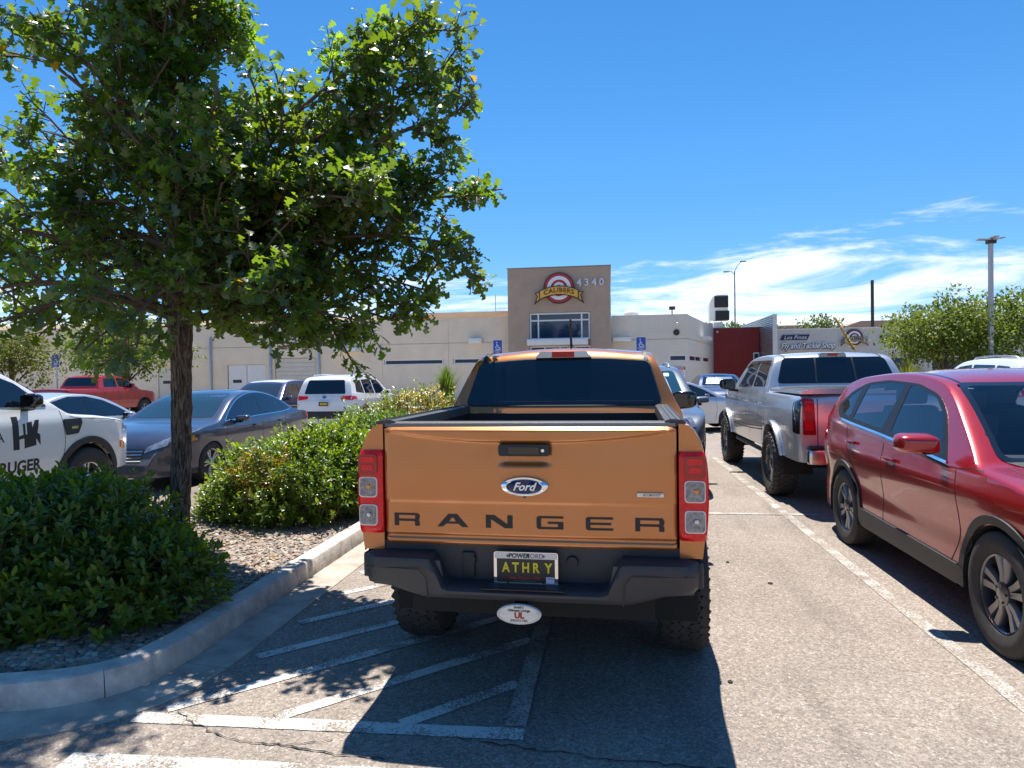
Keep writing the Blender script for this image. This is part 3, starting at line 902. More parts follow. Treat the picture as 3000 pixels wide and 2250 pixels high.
# ------------------------------------------------------------------ free-standing signs
S_BLUE = mat('sign_blue', (0.012, 0.075, 0.42), rough=0.35)
def access_sign(loc, label):
    t = thing('parking_sign', label, 'sign', loc, group='blue accessible parking signs')
    MB().tube([(0, .03, 0), (0, .03, 2.97)], .028, 6).build('post', STEEL, t)
    p = MB().prism(rect(-.165, .165, 2.50, 3.0, .03), -.012, -.004, 'y').build('plate', S_BLUE, t)
    s = MB()
    # wheelchair symbol
    pts = [(.012 + .085 * math.cos(a), 2.73 + .085 * math.sin(a)) for a in [R(150 + i * 21) for i in range(11)]]
    def ribbon(P, w):
        for (a, b), (c, d_) in zip(P, P[1:]):
            v = Vector((c - a, d_ - b)).normalized(); nx, nz = -v.y * w / 2, v.x * w / 2
            s.add([(a + nx, -.0135, b + nz), (a - nx, -.0135, b - nz), (c - nx, -.0135, d_ - nz), (c + nx, -.0135, d_ + nz)], [(0, 1, 2, 3)])
    ribbon(pts, .028)
    ribbon([(-.03, 2.87), (-.02, 2.74), (.055, 2.74), (.085, 2.655), (.115, 2.66)], .03)
    ribbon([(-.027, 2.81), (.05, 2.805)], .024)
    s.add([(-.03 + .026 * math.cos(i * PI / 5), -.0135, 2.915 + .026 * math.sin(i * PI / 5)) for i in range(10)], [tuple(range(10))])
    s.build('wheelchair_symbol', S_WHITE, p, fixn=False)
    letters('PARKING', .062, S_WHITE, p, (0, -.0136, 2.605), depth=.0008, bold=.001)
    letters('ONLY', .062, S_WHITE, p, (0, -.0136, 2.545), depth=.0008, bold=.001)
    return t
access_sign((-4.23, 26, 0), 'blue wheelchair parking sign left of the orange truck cab')
access_sign((1.12, 26, 0.0), 'blue wheelchair parking sign right of the orange truck cab')
access_sign((-22.9, 26, -.22), 'blue wheelchair parking sign above the red pickup at the left')
t = thing('notice_sign', 'white notice sign with red heading on the pale wall beside the corner window', 'sign', (3.42, 35.97, 1.62))
p = MB().box(-.31, .31, -.02, 0, -.2, .35).build('plate', S_WHITE, t)
b_ = MB().box(-.30, .30, -.026, -.021, .20, .34).build('heading', S_RED, p)
letters('NOTICE', .13, S_WHITE, p, (0, -.03, .27), depth=.002, bold=.003)
for k in range(4):
    MB().box(-.24, .24 - .06 * (k % 2), -.0235, -.0205, .12 - .075 * k, .145 - .075 * k).build('text_line', S_RED, p)
# ================================================================== vehicles: lofted bodies with fitted panels
RUBBER = mat('tyre_rubber', (0.036, 0.034, 0.032), rough=0.8, var=0.25, vscale=20)
BLACKPL = mat('black_plastic', (0.018, 0.019, 0.021), rough=0.55, bump=0.12, bscale=400)
GLOSSBL = mat('gloss_black', (0.008, 0.008, 0.009), rough=0.08, coat=0.6)
CHROME = mat('chrome', (0.83, 0.84, 0.86), rough=0.06, metal=1.0)
SATIN = mat('satin_silver', (0.60, 0.61, 0.63), rough=0.28, metal=0.9)
TINT = mat('tinted_glass', (0.004, 0.006, 0.011), rough=0.02, spec=0.75, coat=0.35, coat_rough=0.01)
LIGHTGL = mat('glass_light_tint', (0.018, 0.028, 0.034), rough=0.02, spec=0.75, coat=0.5, coat_rough=0.01)
REDLENS = mat('red_lens', (0.72, 0.010, 0.014), rough=0.12, spec=.3, coat=.35, var=0.22, vscale=45)
DARKRED = mat('dark_red_lens', (0.34, 0.005, 0.008), rough=0.1, coat=.4)
CLEARLENS = mat('clear_lens', (0.22, 0.235, 0.27), rough=0.18, metal=0.55, coat=.5, var=0.6, vscale=55)
AMBER = mat('amber_lens', (0.85, 0.26, 0.012), rough=0.12, coat=1.0)
HEADLAMP = mat('headlamp_glass', (0.30, 0.33, 0.36), rough=0.06, metal=0.6, coat=1.0, var=0.5, vscale=14)
UNDER = mat('underbody', (0.012, 0.012, 0.012), rough=0.9)
PLATEBK = mat('plate_black', (0.02, 0.018, 0.02), rough=0.4)
PLATEYL = mat('plate_yellow', (0.75, 0.62, 0.01), rough=0.4)
SEATM = mat('seat_cloth', (0.07, 0.07, 0.072), rough=0.85)
CLEARGL = None
def clear_glass():
    """thin window pane: mostly see-through, mirror-like at grazing angles"""
    m = bpy.data.materials.new('window_glass'); m.use_nodes = True
    nt = m.node_tree; N = nt.nodes; L = nt.links
    out = [n for n in N if n.type == 'OUTPUT_MATERIAL'][0]
    N.remove(N['Principled BSDF'])
    tr = N.new('ShaderNodeBsdfTransparent'); tr.inputs[0].default_value = (0.66, 0.74, 0.78, 1)
    gl = N.new('ShaderNodeBsdfGlossy'); gl.inputs['Roughness'].default_value = 0.015
    ge = N.new('ShaderNodeNewGeometry')
    dt = N.new('ShaderNodeVectorMath'); dt.operation = 'DOT_PRODUCT'
    L.new(ge.outputs['Normal'], dt.inputs[0]); L.new(ge.outputs['Incoming'], dt.inputs[1])
    def mth(op, a, b=None):
        n = N.new('ShaderNodeMath'); n.operation = op
        L.new(a, n.inputs[0])
        if b is not None: n.inputs[1].default_value = b
        return n.outputs[0]
    sub = N.new('ShaderNodeMath'); sub.operation = 'SUBTRACT'; sub.inputs[0].default_value = 1.0
    L.new(mth('ABSOLUTE', dt.outputs['Value']), sub.inputs[1])
    fr_o = mth('ADD', mth('MULTIPLY', mth('POWER', sub.outputs[0], 4.2), .90), .08)
    mx = N.new('ShaderNodeMixShader')
    L.new(fr_o, mx.inputs[0]); L.new(tr.outputs[0], mx.inputs[1]); L.new(gl.outputs[0], mx.inputs[2])
    L.new(mx.outputs[0], out.inputs[0])
    return m
CLEARGL = clear_glass()

class Body:
    """shell of a vehicle. local frame: X right, Y forward, Z up. rear end near y=0"""
    def __init__(s, top, plan, prof, belt, tumble, bottom=0.3, arches=(), crown=0.03, rc=(0.10, 0.055), levels=0.045,
                 gplan=None, cuts=(), ncross=9):
        s.plan, s.prof, s.belt, s.tumble, s.gplan = plan, prof, belt, tumble, gplan
        tp = spline(top, 0.035)
        tp2 = [tp[0]]
        for p in tp[1:]:
            if p[0] > tp2[-1][0] + 0.0012: tp2.append(p)
        s.tp = tp2
        ys = [p[0] for p in tp2]
        for yc, r, zc in arches:
            ys += [yc + (r + 0.0005) * math.cos(PI * k / 28) for k in range(29)] + [yc - r - .004, yc + r + .004]
        y0, y1 = tp2[0][0], tp2[-1][0]
        ys = sorted(y for y in ys if y0 <= y <= y1)
        Y = [ys[0]]
        for y in ys[1:]:
            if y - Y[-1] > 0.0011: Y.append(y)
        s.arches, s.bottom = arches, bottom
        zmax = max(p[1] for p in tp2)
        nl = int((zmax - 0.15) / levels)
        lv = [0.15 + (zmax - 0.15) * k / nl for k in range(nl + 1)]
        vs = []; fs = []
        rows = None
        for y in Y:
            T = s.T(y); B = min(s.B(y), T - 0.012)
            rx, rz = rc
            rz_ = min(rz, (T - B) * 0.45)
            pts = [(0, B)]
            hw = s.W(y, B)
            for k in (0.35, 0.7, 1.0): pts.append((hw * k, B))
            zc = T - rz_
            for z in lv:
                z_ = min(max(z, B), zc); pts.append((s.W(y, z_), z_))
            w1 = s.W(y, zc); w2 = s.W(y, T); rx_ = min(rx, w1 * .4)
            cr_ = crown * min(1.0, (T - B) / 0.5)
            ex = w2 - rx_
            for k in range(1, 6):
                a = k / 6 * PI / 2
                x = ex + (w1 - ex) * math.cos(a) ** .9
                pts.append((x, zc + (T - cr_ * (ex / w2) ** 2 - zc) * math.sin(a)))
            for k in range(ncross + 1):
                x = ex * (1 - k / ncross)
                pts.append((x, T - cr_ * (x / max(w2, .01)) ** 2))
            n = len(pts)
            full = pts + [(-x, z) for x, z in pts[-2:0:-1]]
            k0 = len(vs)
            vs += [(x, y, z) for x, z in full]
            m = len(full)
            if rows is not None:
                fs += [(rows + j, rows + (j + 1) % m, k0 + (j + 1) % m, k0 + j) for j in range(m)]
            else:
                fs.append(tuple(range(m)))
            rows = k0
        fs.append(tuple(range(len(vs) - 1, len(vs) - 1 - m, -1)))
        bm = bmesh.new()
        V = [bm.verts.new(v) for v in vs]
        for f in fs:
            try: bm.faces.new([V[i] for i in f])
            except ValueError: pass
        bmesh.ops.remove_doubles(bm, verts=bm.verts, dist=2e-4)
        bmesh.ops.dissolve_degenerate(bm, dist=1e-4, edges=bm.edges)
        bmesh.ops.recalc_face_normals(bm, faces=bm.faces)
        s.bvh = BVHTree.FromBMesh(bm)
        for c_ax, poly in cuts:
            kill = []
            for f in bm.faces:
                c = f.calc_center_median(); n_ = f.normal
                if c_ax == 'S' and abs(n_.x) > .35 and inside((c.y, c.z), poly): kill.append(f)
                elif c_ax == 'F' and (n_.y > .25 or n_.z > .3) and abs(n_.x) < .6 and inside((c.x, c.z), poly) and c.y > 2.0: kill.append(f)
                elif c_ax == 'B' and n_.y < -.2 and inside((c.x, c.z), poly): kill.append(f)
            bmesh.ops.delete(bm, geom=kill, context='FACES')
        s.bm = bm
    def T(s, y): return lin(s.tp, y)
    def B(s, y):
        b = s.bottom if not isinstance(s.bottom, (list, tuple)) else lin(s.bottom, y)
        for yc, r, zc in s.arches:
            d = abs(y - yc)
            if d <= r + 1e-4: b = max(b, zc + math.sqrt(max(0, r * r - d * d)))
        return b
    def W(s, y, z):
        w = interp(s.plan, y) * interp(s.prof, z)
        b = lin(s.belt, y) if isinstance(s.belt, (list, tuple)) else s.belt
        if z > b:
            t = z - b
            w -= s.tumble * t + 0.10 * t * t
            if s.gplan: w *= 1 - (1 - interp(s.gplan, y)) * sstep(0, .25, t)
        return max(w, 0.05)
    def mesh(s, name, m, parent, ang=32):
        me = bpy.data.meshes.new(name); s.bm.to_mesh(me); s.bm.free()
        me.shade_smooth(); me.set_sharp_from_angle(angle=R(ang))
        return link(name, me, m, parent)
    def hit(s, ax, a, b):
        if ax in 'LR':
            sg = -1 if ax == 'L' else 1
            o, d = Vector((sg * 3, a, b)), Vector((-sg, 0, 0))
        elif ax == 'T': o, d = Vector((a, b, 5)), Vector((0, 0, -1))
        elif ax == 'B': o, d = Vector((a, -4, b)), Vector((0, 1, 0))
        else: o, d = Vector((a, 12, b)), Vector((0, -1, 0))
        h = s.bvh.ray_cast(o, d)
        if h[0] is None:
            q = {'L': Vector((-1, a, b)), 'R': Vector((1, a, b)), 'T': Vector((a, b, 1.5)), 'B': Vector((a, 0, b)), 'F': Vector((a, 5, b))}[ax]
            h = s.bvh.find_nearest(q)
        n = h[1]
        if n.dot(d) > 0: n = -n
        return h[0], n
    def patch(s, name, polys, ax, m, parent, off=0.004, res=0.07, skirt=0.006, dome=0.0):
        """a panel that follows the shell, given by its outline seen along ax"""
        if isinstance(polys[0][0], (int, float)): polys = [polys]
        V, F, bd = tri_fill(polys, res)
        P = []
        for a, b in V:
            l, n = s.hit(ax, a, b); P.append((l, n))
        vs = [l + n * off for l, n in P]
        fs = list(F)
        k = len(vs)
        ed = sorted({i for e in bd for i in e}); mp_ = {i: k + j for j, i in enumerate(ed)}
        vs += [P[i][0] - P[i][1] * skirt for i in ed]
        fs += [(a, b, mp_[b], mp_[a]) for a, b in bd]
        me = bpy.data.meshes.new(name); me.from_pydata([tuple(v) for v in vs], [], fs)
        bm = bmesh.new(); bm.from_mesh(me); bmesh.ops.recalc_face_normals(bm, faces=bm.faces)
        # panels are open shells: make the outer face look outwards
        tot = 0
        for f in bm.faces:
            c = f.calc_center_median()
            d = {'L': Vector((-1, 0, 0)), 'R': Vector((1, 0, 0)), 'T': Vector((0, 0, 1)), 'B': Vector((0, -1, 0)), 'F': Vector((0, 1, 0))}[ax]
            tot += f.normal.dot(d) * f.calc_area()
        if tot < 0: bmesh.ops.reverse_faces(bm, faces=bm.faces)
        bm.to_mesh(me); bm.free()
        me.shade_smooth(); me.set_sharp_from_angle(angle=R(40))
        return link(name, me, m, parent)
    def sides(s, name, polys, m, parent, **k):
        return [s.patch(name, polys, ax, m, parent, **k) for ax in 'LR']
    def line(s, name, pts, ax, m, parent, w=0.007, off=0.0012, step=0.05):
        P = [Vector(p) for p in (spline(pts, step) if len(pts) > 2 else [tuple(Vector(pts[0]).lerp(Vector(pts[1]), i / 12)) for i in range(13)])]
        vs = []; fs = []
        for i, p in enumerate(P):
            t = (P[min(i + 1, len(P) - 1)] - P[max(i - 1, 0)]).normalized()
            n2 = Vector((-t.y, t.x)) * w / 2
            for q in (p + n2, p - n2):
                l, n = s.hit(ax, q.x, q.y); vs.append(tuple(l + n * off))
        for i in range(len(P) - 1): fs.append((2 * i, 2 * i + 1, 2 * i + 3, 2 * i + 2))
        me = bpy.data.meshes.new(name); me.from_pydata(vs, [], fs); me.shade_smooth()
        return link(name, me, m, parent)

WCACHE = {}
def wheel_parts(r, w, rim_r, style, key):
    """meshes of one wheel facing -X: hub disc, tyre, rim"""
    if key in WCACHE: return WCACHE[key]
    h = w / 2
    prof = [(-h * .72, rim_r * .97), (-h * .86, rim_r * 1.01), (-h, rim_r + (r - rim_r) * .35), (-h * 1.0, rim_r + (r - rim_r) * .6), (-h * .93, r - .022), (-h * .80, r - .006), (-h * .5, r), (0, r + .002),
            (h * .5, r), (h * .80, r - .006), (h * .93, r - .022), (h, rim_r + (r - rim_r) * .5), (h * .8, rim_r)]
    if style.get('tread'):           # carcass below the tread blocks, round shoulders
        prof = [(a, b - (.012 if abs(a) < h * .9 and b > rim_r * 1.2 else .004 if b > rim_r * 1.2 else 0)) for a, b in prof]
        prof = [(a, b - .02) if abs(abs(a) - h * .93) < .002 or abs(abs(a) - h * .80) < .002 else (a, b) for a, b in prof]
    t = MB().lathe(prof, 56)
    if style.get('tread'):
        n = style['tread']
        rows_ = (-.76, -.39, 0.0, .39, .76)
        rd = random.Random(4)
        for ri, q in enumerate(rows_):
            for k in range(n):
                a = 2 * PI * (k + (.5 if ri % 2 else 0)) / n
                sh = .5 if ri in (0, 4) else .42
                hw_ = h * .20; al = PI * r / n * .84
                M_ = Matrix.Rotation(a, 4, 'X') @ Matrix.Translation((q * h, 0, r + (-.017 if ri in (0, 4) else -.006))) @ Matrix.Rotation(R(16 if ri == 4 else -16 if ri == 0 else 0), 4, 'Y') @ Matrix.Rotation(R(28 * (1 if ri % 2 else -1) + rd.uniform(-8, 8)), 4, 'Z')
                t.box(-hw_, hw_, -al, al, -.012, .005, M_)
    elif style.get('groove', True):
        pass
    def mesh_of(mb, m, ang=35):
        o = mb.build('tmp', m, smooth=ang); me = o.data; bpy.data.objects.remove(o); return me
    tm = mesh_of(t, RUBBER)
    dish = style.get('dish', .0)
    rm = MB()
    rm.lathe([(-h * .72, rim_r * .985), (-h * .80, rim_r * .97), (-h * .74, rim_r * .93), (-h * .35, rim_r * .90), (h * .5, rim_r * .88)], 48)
    ns = style.get('spokes', 5); sw = style.get('sw', .05); xo = -h * .62 + dish
    for k in range(ns):
        base = 2 * PI * k / ns
        for dv in (style.get('split', (0,))):
            a = base + dv
            M_ = Matrix.Rotation(a, 4, 'X')
            i0, i1 = .045, rim_r * .95
            w0, w1 = sw * .75, sw * style.get('flare', 1.0)
            tw_ = style.get('twist', 0.0)
            vs = []
            for (rr_, ww, xx, th) in ((i0, w0, xo - .01, .05), (i1 * .55, (w0 + w1) / 2, xo, .045), (i1, w1, xo + .0 - .01, .04)):
                off_ = tw_ * (rr_ - i0)
                vs += [(xx, off_ - ww / 2 * .6, rr_), (xx, off_ + ww / 2 * .6, rr_), (xx + th * .5, off_ + ww / 2, rr_), (xx + th, off_ + ww / 2, rr_), (xx + th, off_ - ww / 2, rr_), (xx + th * .5, off_ - ww / 2, rr_)]
            fs = []
            for i in range(2):
                for j in range(6): fs.append((i * 6 + j, i * 6 + (j + 1) % 6, (i + 1) * 6 + (j + 1) % 6, (i + 1) * 6 + j))
            fs += [(5, 4, 3, 2, 1, 0), tuple(range(12, 18))]
            rm.add([M_ @ Vector(v) for v in vs], fs)
    rm.lathe([(xo + .03, .075), (xo - .012, .068), (xo - .022, .04), (xo - .024, .001)], 20)
    for k in range(5):
        rm.lathe([(xo - .014, .0085), (xo - .026, .007), (xo - .027, .0005)], 8, Matrix.Rotation(2 * PI * k / 5 + .3, 4, 'X') @ Matrix.Translation((0, 0, .052)))
    if style.get('beadlock'):
        for k in range(24):
            rm.lathe([(-h * .78, .008), (-h * .83, .007), (-h * .835, .0005)], 6, Matrix.Rotation(2 * PI * k / 24, 4, 'X') @ Matrix.Translation((0, 0, rim_r * .955)))
    rmesh = mesh_of(rm, style['m'])
    hb = MB().lathe([(h * .1, .001), (h * .1, rim_r * .62), (h * .3, rim_r * .62), (h * .3, rim_r * .87), (h * .55, rim_r * .87), (h * .55, .001)], 28)
    hm = mesh_of(hb, mat('brake_disc', (.09, .09, .09), .45, metal=.7))
    WCACHE[key] = (hm, tm, rmesh)
    return WCACHE[key]
def wheels(root, pos, r, w, rim_r, style, key):
    """pos: list of (x, y) hub centres; the sign of x says which way the rim faces"""
    hm, tm, rm = wheel_parts(r, w, rim_r, style, key)
    for i, (x, y) in enumerate(pos):
        o = link('wheel', hm, None, root, (x, y, r), (R(17 * (i + 1)) * 1.0, 0, 0 if x < 0 else PI))
        link('tyre', tm, None, o); link('rim', rm, None, o)

def plate(parent, loc, txt, rot=(0, 0, 0), frame=SATIN):
    p = MB().prism(rect(-.155, .155, -.08, .08, .012), -.012, 0, 'y').build('number_plate', frame, parent, loc=loc, rot=rot)
    MB().box(-.143, .143, -.0145, -.0121, -.062, .062).build('plate_face', PLATEBK, p)
    if txt: letters(txt, .085, PLATEYL, p, (0, -.0155, 0), depth=.0006, bold=.002, name='plate_text')
    return p
def mirror(root, side, y, z, x, m, sz=(.20, .12, .14), leg=False):
    """door mirror: rounded shell tapering outwards, glass facing the rear, dark lower edge, foot on the door"""
    w_, d_, h_ = sz
    bm = bmesh.new()
    bmesh.ops.create_cube(bm, size=1)
    bmesh.ops.subdivide_edges(bm, edges=bm.edges[:], cuts=1, use_grid_fill=True)
    bmesh.ops.bevel(bm, geom=[e for e in bm.edges if e.calc_face_angle(0) > .5], offset=.27, segments=5, affect='EDGES', profile=.5)
    for v in bm.verts:
        t = max(0, v.co.x * side + .5)
        f = max(0, v.co.y + .5)                     # towards the front of the car the shell closes up
        v.co.z *= (1 - .16 * t) * (1 - .30 * f * f)
        v.co.x *= w_; v.co.y *= d_; v.co.z *= h_
        v.co.y -= .035 * t; v.co.z += .012 * t
    bm.normal_update()
    me = bpy.data.meshes.new('door_mirror'); bm.to_mesh(me); bm.free(); me.shade_smooth()
    o = link('door_mirror', me, m, root, (side * (x + w_ / 2 + .03), y, z))
    P = [(-.42 * w_ * side, -.36 * h_), (.40 * w_ * side, -.28 * h_), (.40 * w_ * side, .32 * h_), (-.42 * w_ * side, .37 * h_)]
    MB().prism(rpoly(P[::side], .025), -d_ * .5 - .022, -d_ * .42, 'y').build('mirror_glass', GLOSSBL, o)
    st = MB()
    xi = -side * (w_ / 2 + .06)
    for k in range(6):
        t = k / 5
        cx_ = xi + (side * (-w_ * .12) - xi) * t; cz = -h_ * (.95 if leg else .55) + h_ * (.50 if leg else .12) * t; hw = .05 - .012 * t
        st.v += [(cx_ - .02, -.045, cz - .014), (cx_ - .02, .05, cz - .014), (cx_ + .02, .05, cz + .022), (cx_ + .02, -.045, cz + .022)]
    for k in range(5):
        for j in range(4): st.f.append((4 * k + j, 4 * k + (j + 1) % 4, 4 * k + 4 + (j + 1) % 4, 4 * k + 4 + j))
    st.f += [(0, 1, 2, 3), (23, 22, 21, 20)]
    st.build('mirror_stalk', BLACKPL, o, smooth=50)
    return o
def handle(body, root, side, y, z, m, L_=.2):
    l, n = body.hit('R' if side > 0 else 'L', y, z)
    o = MB().box(-.014, .014, -L_ / 2, L_ / 2, -.016, .016, bev=.011).build('door_handle', m, root, smooth=40, loc=tuple(l + n * .022))
    MB().box(-.012 - .01 * side, .012 - .01 * side, -L_ * .42, -L_ * .3, -.012, .012).box(-.012 - .01 * side, .012 - .01 * side, L_ * .3, L_ * .42, -.012, .012).build('handle_mount', m, o)
def arch_trim(body, root, yc, zc, r0, r1, m, a0=-10, a1=190, off=.016, name='arch_trim', skirt=.03):
    n = 26
    aa = [R(a0 + (a1 - a0) * k / n) for k in range(n + 1)]
    poly = [(yc + r1 * math.cos(a), zc + r1 * math.sin(a)) for a in aa] + [(yc + r0 * math.cos(a), zc + r0 * math.sin(a)) for a in reversed(aa)]
    body.sides(name, poly, m, root, off=off, res=.09, skirt=skirt)
def liner(root, pos, r, w=.36):
    """dark wheel-well linings: the upper half of a drum, open below"""
    for x, y, z in pos:
        sg = -1 if x < 0 else 1
        mb = MB(); n = 20
        aa = [R(-14 + 208 * k / n) for k in range(n + 1)]
        for a in aa:
            c, s_ = r * math.cos(a), r * math.sin(a)
            mb.v += [(0, c, s_), (-sg * w, c, s_), (-sg * w, c * .02, max(s_ * .02, -.1))]
        for k in range(n):
            mb.f += [(3 * k, 3 * k + 1, 3 * k + 4, 3 * k + 3), (3 * k + 1, 3 * k + 2, 3 * k + 5, 3 * k + 4)]
        mb.build('wheel_well', UNDER, root, loc=(x, y, z))
# ================================================================== orange pickup (the main subject)
def paint(name, col, metal=.55, rough=.35, dust=.06, **k):
    return mat(name, col, rough=rough, metal=metal, spec=.5, coat=1.0, coat_rough=.025, dust=dust, **k)
ORANGE = paint('paint_orange', (0.51, 0.182, 0.042), metal=.5, rough=.27, dust=.07)
BEDLINER = mat('bed_liner', (0.022, 0.022, 0.023), rough=0.75, bump=0.6, bscale=220)
RAILCAP = mat('rail_cap', (0.055, 0.056, 0.060), rough=0.45, bump=0.25, bscale=300)
BUMPER = mat('bumper_plastic', (0.030, 0.031, 0.035), rough=0.50, bump=0.15, bscale=350)
rg = thing('pickup_truck', 'orange pickup with black tailgate lettering and black rear bumper parked in front', 'pickup truck', (-0.42, 3.38, 0), R(-2.0))

# --- bed sides: outer skin lofted along the truck, arch cut in, inner wall and rail cap
BX = [(0.50, .835), (.70, .845), (.80, .852), (.88, .862), (1.0, .871), (1.1, .875), (1.2, .872), (1.31, .858), (1.36, .842), (1.40, .820), (1.425, .795), (1.437, .768), (1.440, .745)]
AX, AR, AZ = 1.02, 0.475, 0.42
def bed_x(y, z):
    x = interp(BX, z)
    fl = .055 * math.exp(-((y - AX) / .42) ** 2) * sstep(1.25, .9, z)
    return x + fl - .012 * sstep(.12, 0, y)
for sg in (-1, 1):
    ys = sorted(set([round(v, 4) for v in [0.0, .004, .012, .03, .06] + [.1 + .06 * i for i in range(27)]] + [round(AX + AR * math.cos(PI * k / 24), 4) for k in range(25)]))
    ys = [y for y in ys if y <= 1.66]
    zl = [z for z, _ in BX]
    zl = sorted(zl + [.56, .62, .66, .74, .77, .84, .92, .96, 1.04, 1.06, 1.15, 1.25])
    mb = MB(); k = len(zl)
    for y in ys:
        d = abs(y - AX)
        b = AZ + math.sqrt(max(0, AR * AR - d * d)) if d <= AR + 1e-4 else .50
        if y < AX: b = max(b, .79 - .15 * sstep(.18, .40, y))
        for z in zl:
            zz = max(z, b)
            mb.v.append((sg * bed_x(y, zz), y, zz))
    for i in range(len(ys) - 1):
        for j in range(k - 1): mb.f.append((i * k + j, i * k + j + 1, (i + 1) * k + j + 1, (i + 1) * k + j))
    # return face at the rear corner (towards the tailgate), with the lamp opening filled by the lamp block
    rear = [(sg * bed_x(0, z), 0.0, z) for z in zl if z >= .79]
    rin = [(sg * .735, 0.004, z) for z in zl if z >= .79]
    n0 = len(mb.v); mb.v += rear + rin; q = len(rear)
    for j in range(q - 1): mb.f.append((n0 + j, n0 + j + 1, n0 + q + j + 1, n0 + q + j))
    mb.v += [(sg * .735, .06, z) for z in zl if z >= .79]
    for j in range(q - 1): mb.f.append((n0 + q + j, n0 + q + j + 1, n0 + 2 * q + j + 1, n0 + 2 * q + j))
    mb.build('bed_side', ORANGE, rg, smooth=35)
    iw = MB().box(min(sg * .70, sg * .73), max(sg * .70, sg * .73), .06, 1.62, .62, 1.43)
    iw.build('bed_inner_wall', BEDLINER, rg)
    rc = MB()
    cap = [(.742, 1.432), (.768, 1.437), (.770, 1.445), (.760, 1.456), (.70, 1.461), (.672, 1.452), (.668, 1.40), (.676, 1.40)]
    pr = [(sg * a, b) for a, b in cap]
    rc.prism(pr if sg < 0 else pr[::-1], .012, 1.64, 'y')
    rc_o = rc.build('rail_cap', RAILCAP, rg, smooth=40)
    for q in range(3):
        MB().box(sg * (.70 + .026 * q) - .0025, sg * (.70 + .026 * q) + .0025, .03, 1.6, 1.4595 - .0008 * q, 1.4628 - .0008 * q).build('rail_groove', BLACKPL, rc_o)
    # arch lip
    lip = MB(); aa = [R(0 + 148 * k / 30) for k in range(31)]
    for a in aa:
        for rr, xo in ((AR - .012, -.02), (AR - .012, .004), (AR + .02, .010), (AR + .055, .004), (AR + .06, -.01)):
            y = AX + rr * math.cos(a); z = AZ + rr * math.sin(a)
            lip.v.append((sg * (bed_x(y, max(z, .5)) + xo), y, z))
    for i in range(30):
        for j in range(4): lip.f.append((i * 5 + j, i * 5 + j + 1, i * 5 + j + 6, i * 5 + j + 5))
    lip.build('wheel_lip', ORANGE, rg, smooth=40)
    # ---- tail lamp: red block wrapping the corner
    LZ0, LZ1 = .886, 1.308
    lm = MB(); nz_ = 18; sec = []
    for i in range(nz_ + 1):
        z = LZ0 + (LZ1 - LZ0) * i / nz_
        xo = bed_x(0.03, z) + .008
        e = .012 if i in (0, nz_) else 0
        ring_ = [(.733 + e * .3, .03), (.733 + e * .3, -.012 + e), (.745, -.022 + e), (.79, -.030 + e * 1.2), (xo - .03, -.028 + e * 1.2), (xo - .006, -.014 + e), (xo - e * .6, .012), (xo - .004 - e * .6, .10), (xo - .015, .155), (xo - .02, .19)]
        sec.append([(sg * a, b, z) for a, b in ring_])
    kk = len(sec[0])
    for s_ in sec: lm.v += s_
    for i in range(nz_):
        for j in range(kk - 1): lm.f.append((i * kk + j, i * kk + j + 1, (i + 1) * kk + j + 1, (i + 1) * kk + j))
    lm.f += [tuple(range(kk)), tuple(nz_ * kk + j for j in range(kk - 1, -1, -1))]
    tl = lm.build('tail_light', REDLENS, rg, smooth=50)
    cx = sg * .805
    def lens(z0, z1, m, nm, hw=.043, y=-.0295, fr=True):
        if fr: MB().prism(rect(cx - hw - .005, cx + hw + .005, z0 - .005, z1 + .005, .020), y - .004, y + .006, 'y').build('lens_rim', mat('lens_rim_white', (.75, .68, .66), .3, coat=1), tl)
        o_ = MB().prism(rect(cx - hw, cx + hw, z0, z1, .018), y - .007, y + .004, 'y').build(nm, m, tl)
        return o_
    a_ = lens(1.075, 1.168, CLEARLENS, 'indicator_lens')
    b_ = lens(.932, 1.028, CLEARLENS, 'reversing_lens')
    for L_, z0 in ((a_, 1.083), (b_, .942)):
        for q in range(6): MB().box(cx - .036 + q * .0135, cx - .030 + q * .0135, -.0385, -.0366, z0, z0 + .078).build('lens_flute', CLEARLENS, L_)
        MB().lathe([(-.012, .001), (-.010, .010), (0, .013)], 12, Matrix.Translation((cx + .006, -.0365, z0 + .042)), 'y').build('bulb', AMBER if z0 > 1 else SATIN, L_, smooth=40)
    st = lens(1.185, 1.288, DARKRED, 'stop_lens', hw=.05, fr=False)
    for q, (zz, ww) in enumerate(((1.262, .036), (1.222, .03))):
        MB().prism(rect(cx - ww, cx + ww, zz - .014, zz + .014, .01), -.0395, -.0364, 'y').build('stop_reflector', REDLENS, st)

# --- bed floor, headboard
MB().box(-.70, .70, .05, 1.64, .80, .84).build('bed_floor', BEDLINER, rg)
MB().box(-.73, .73, 1.62, 1.66, .80, 1.40).build('bed_headboard', BEDLINER, rg)

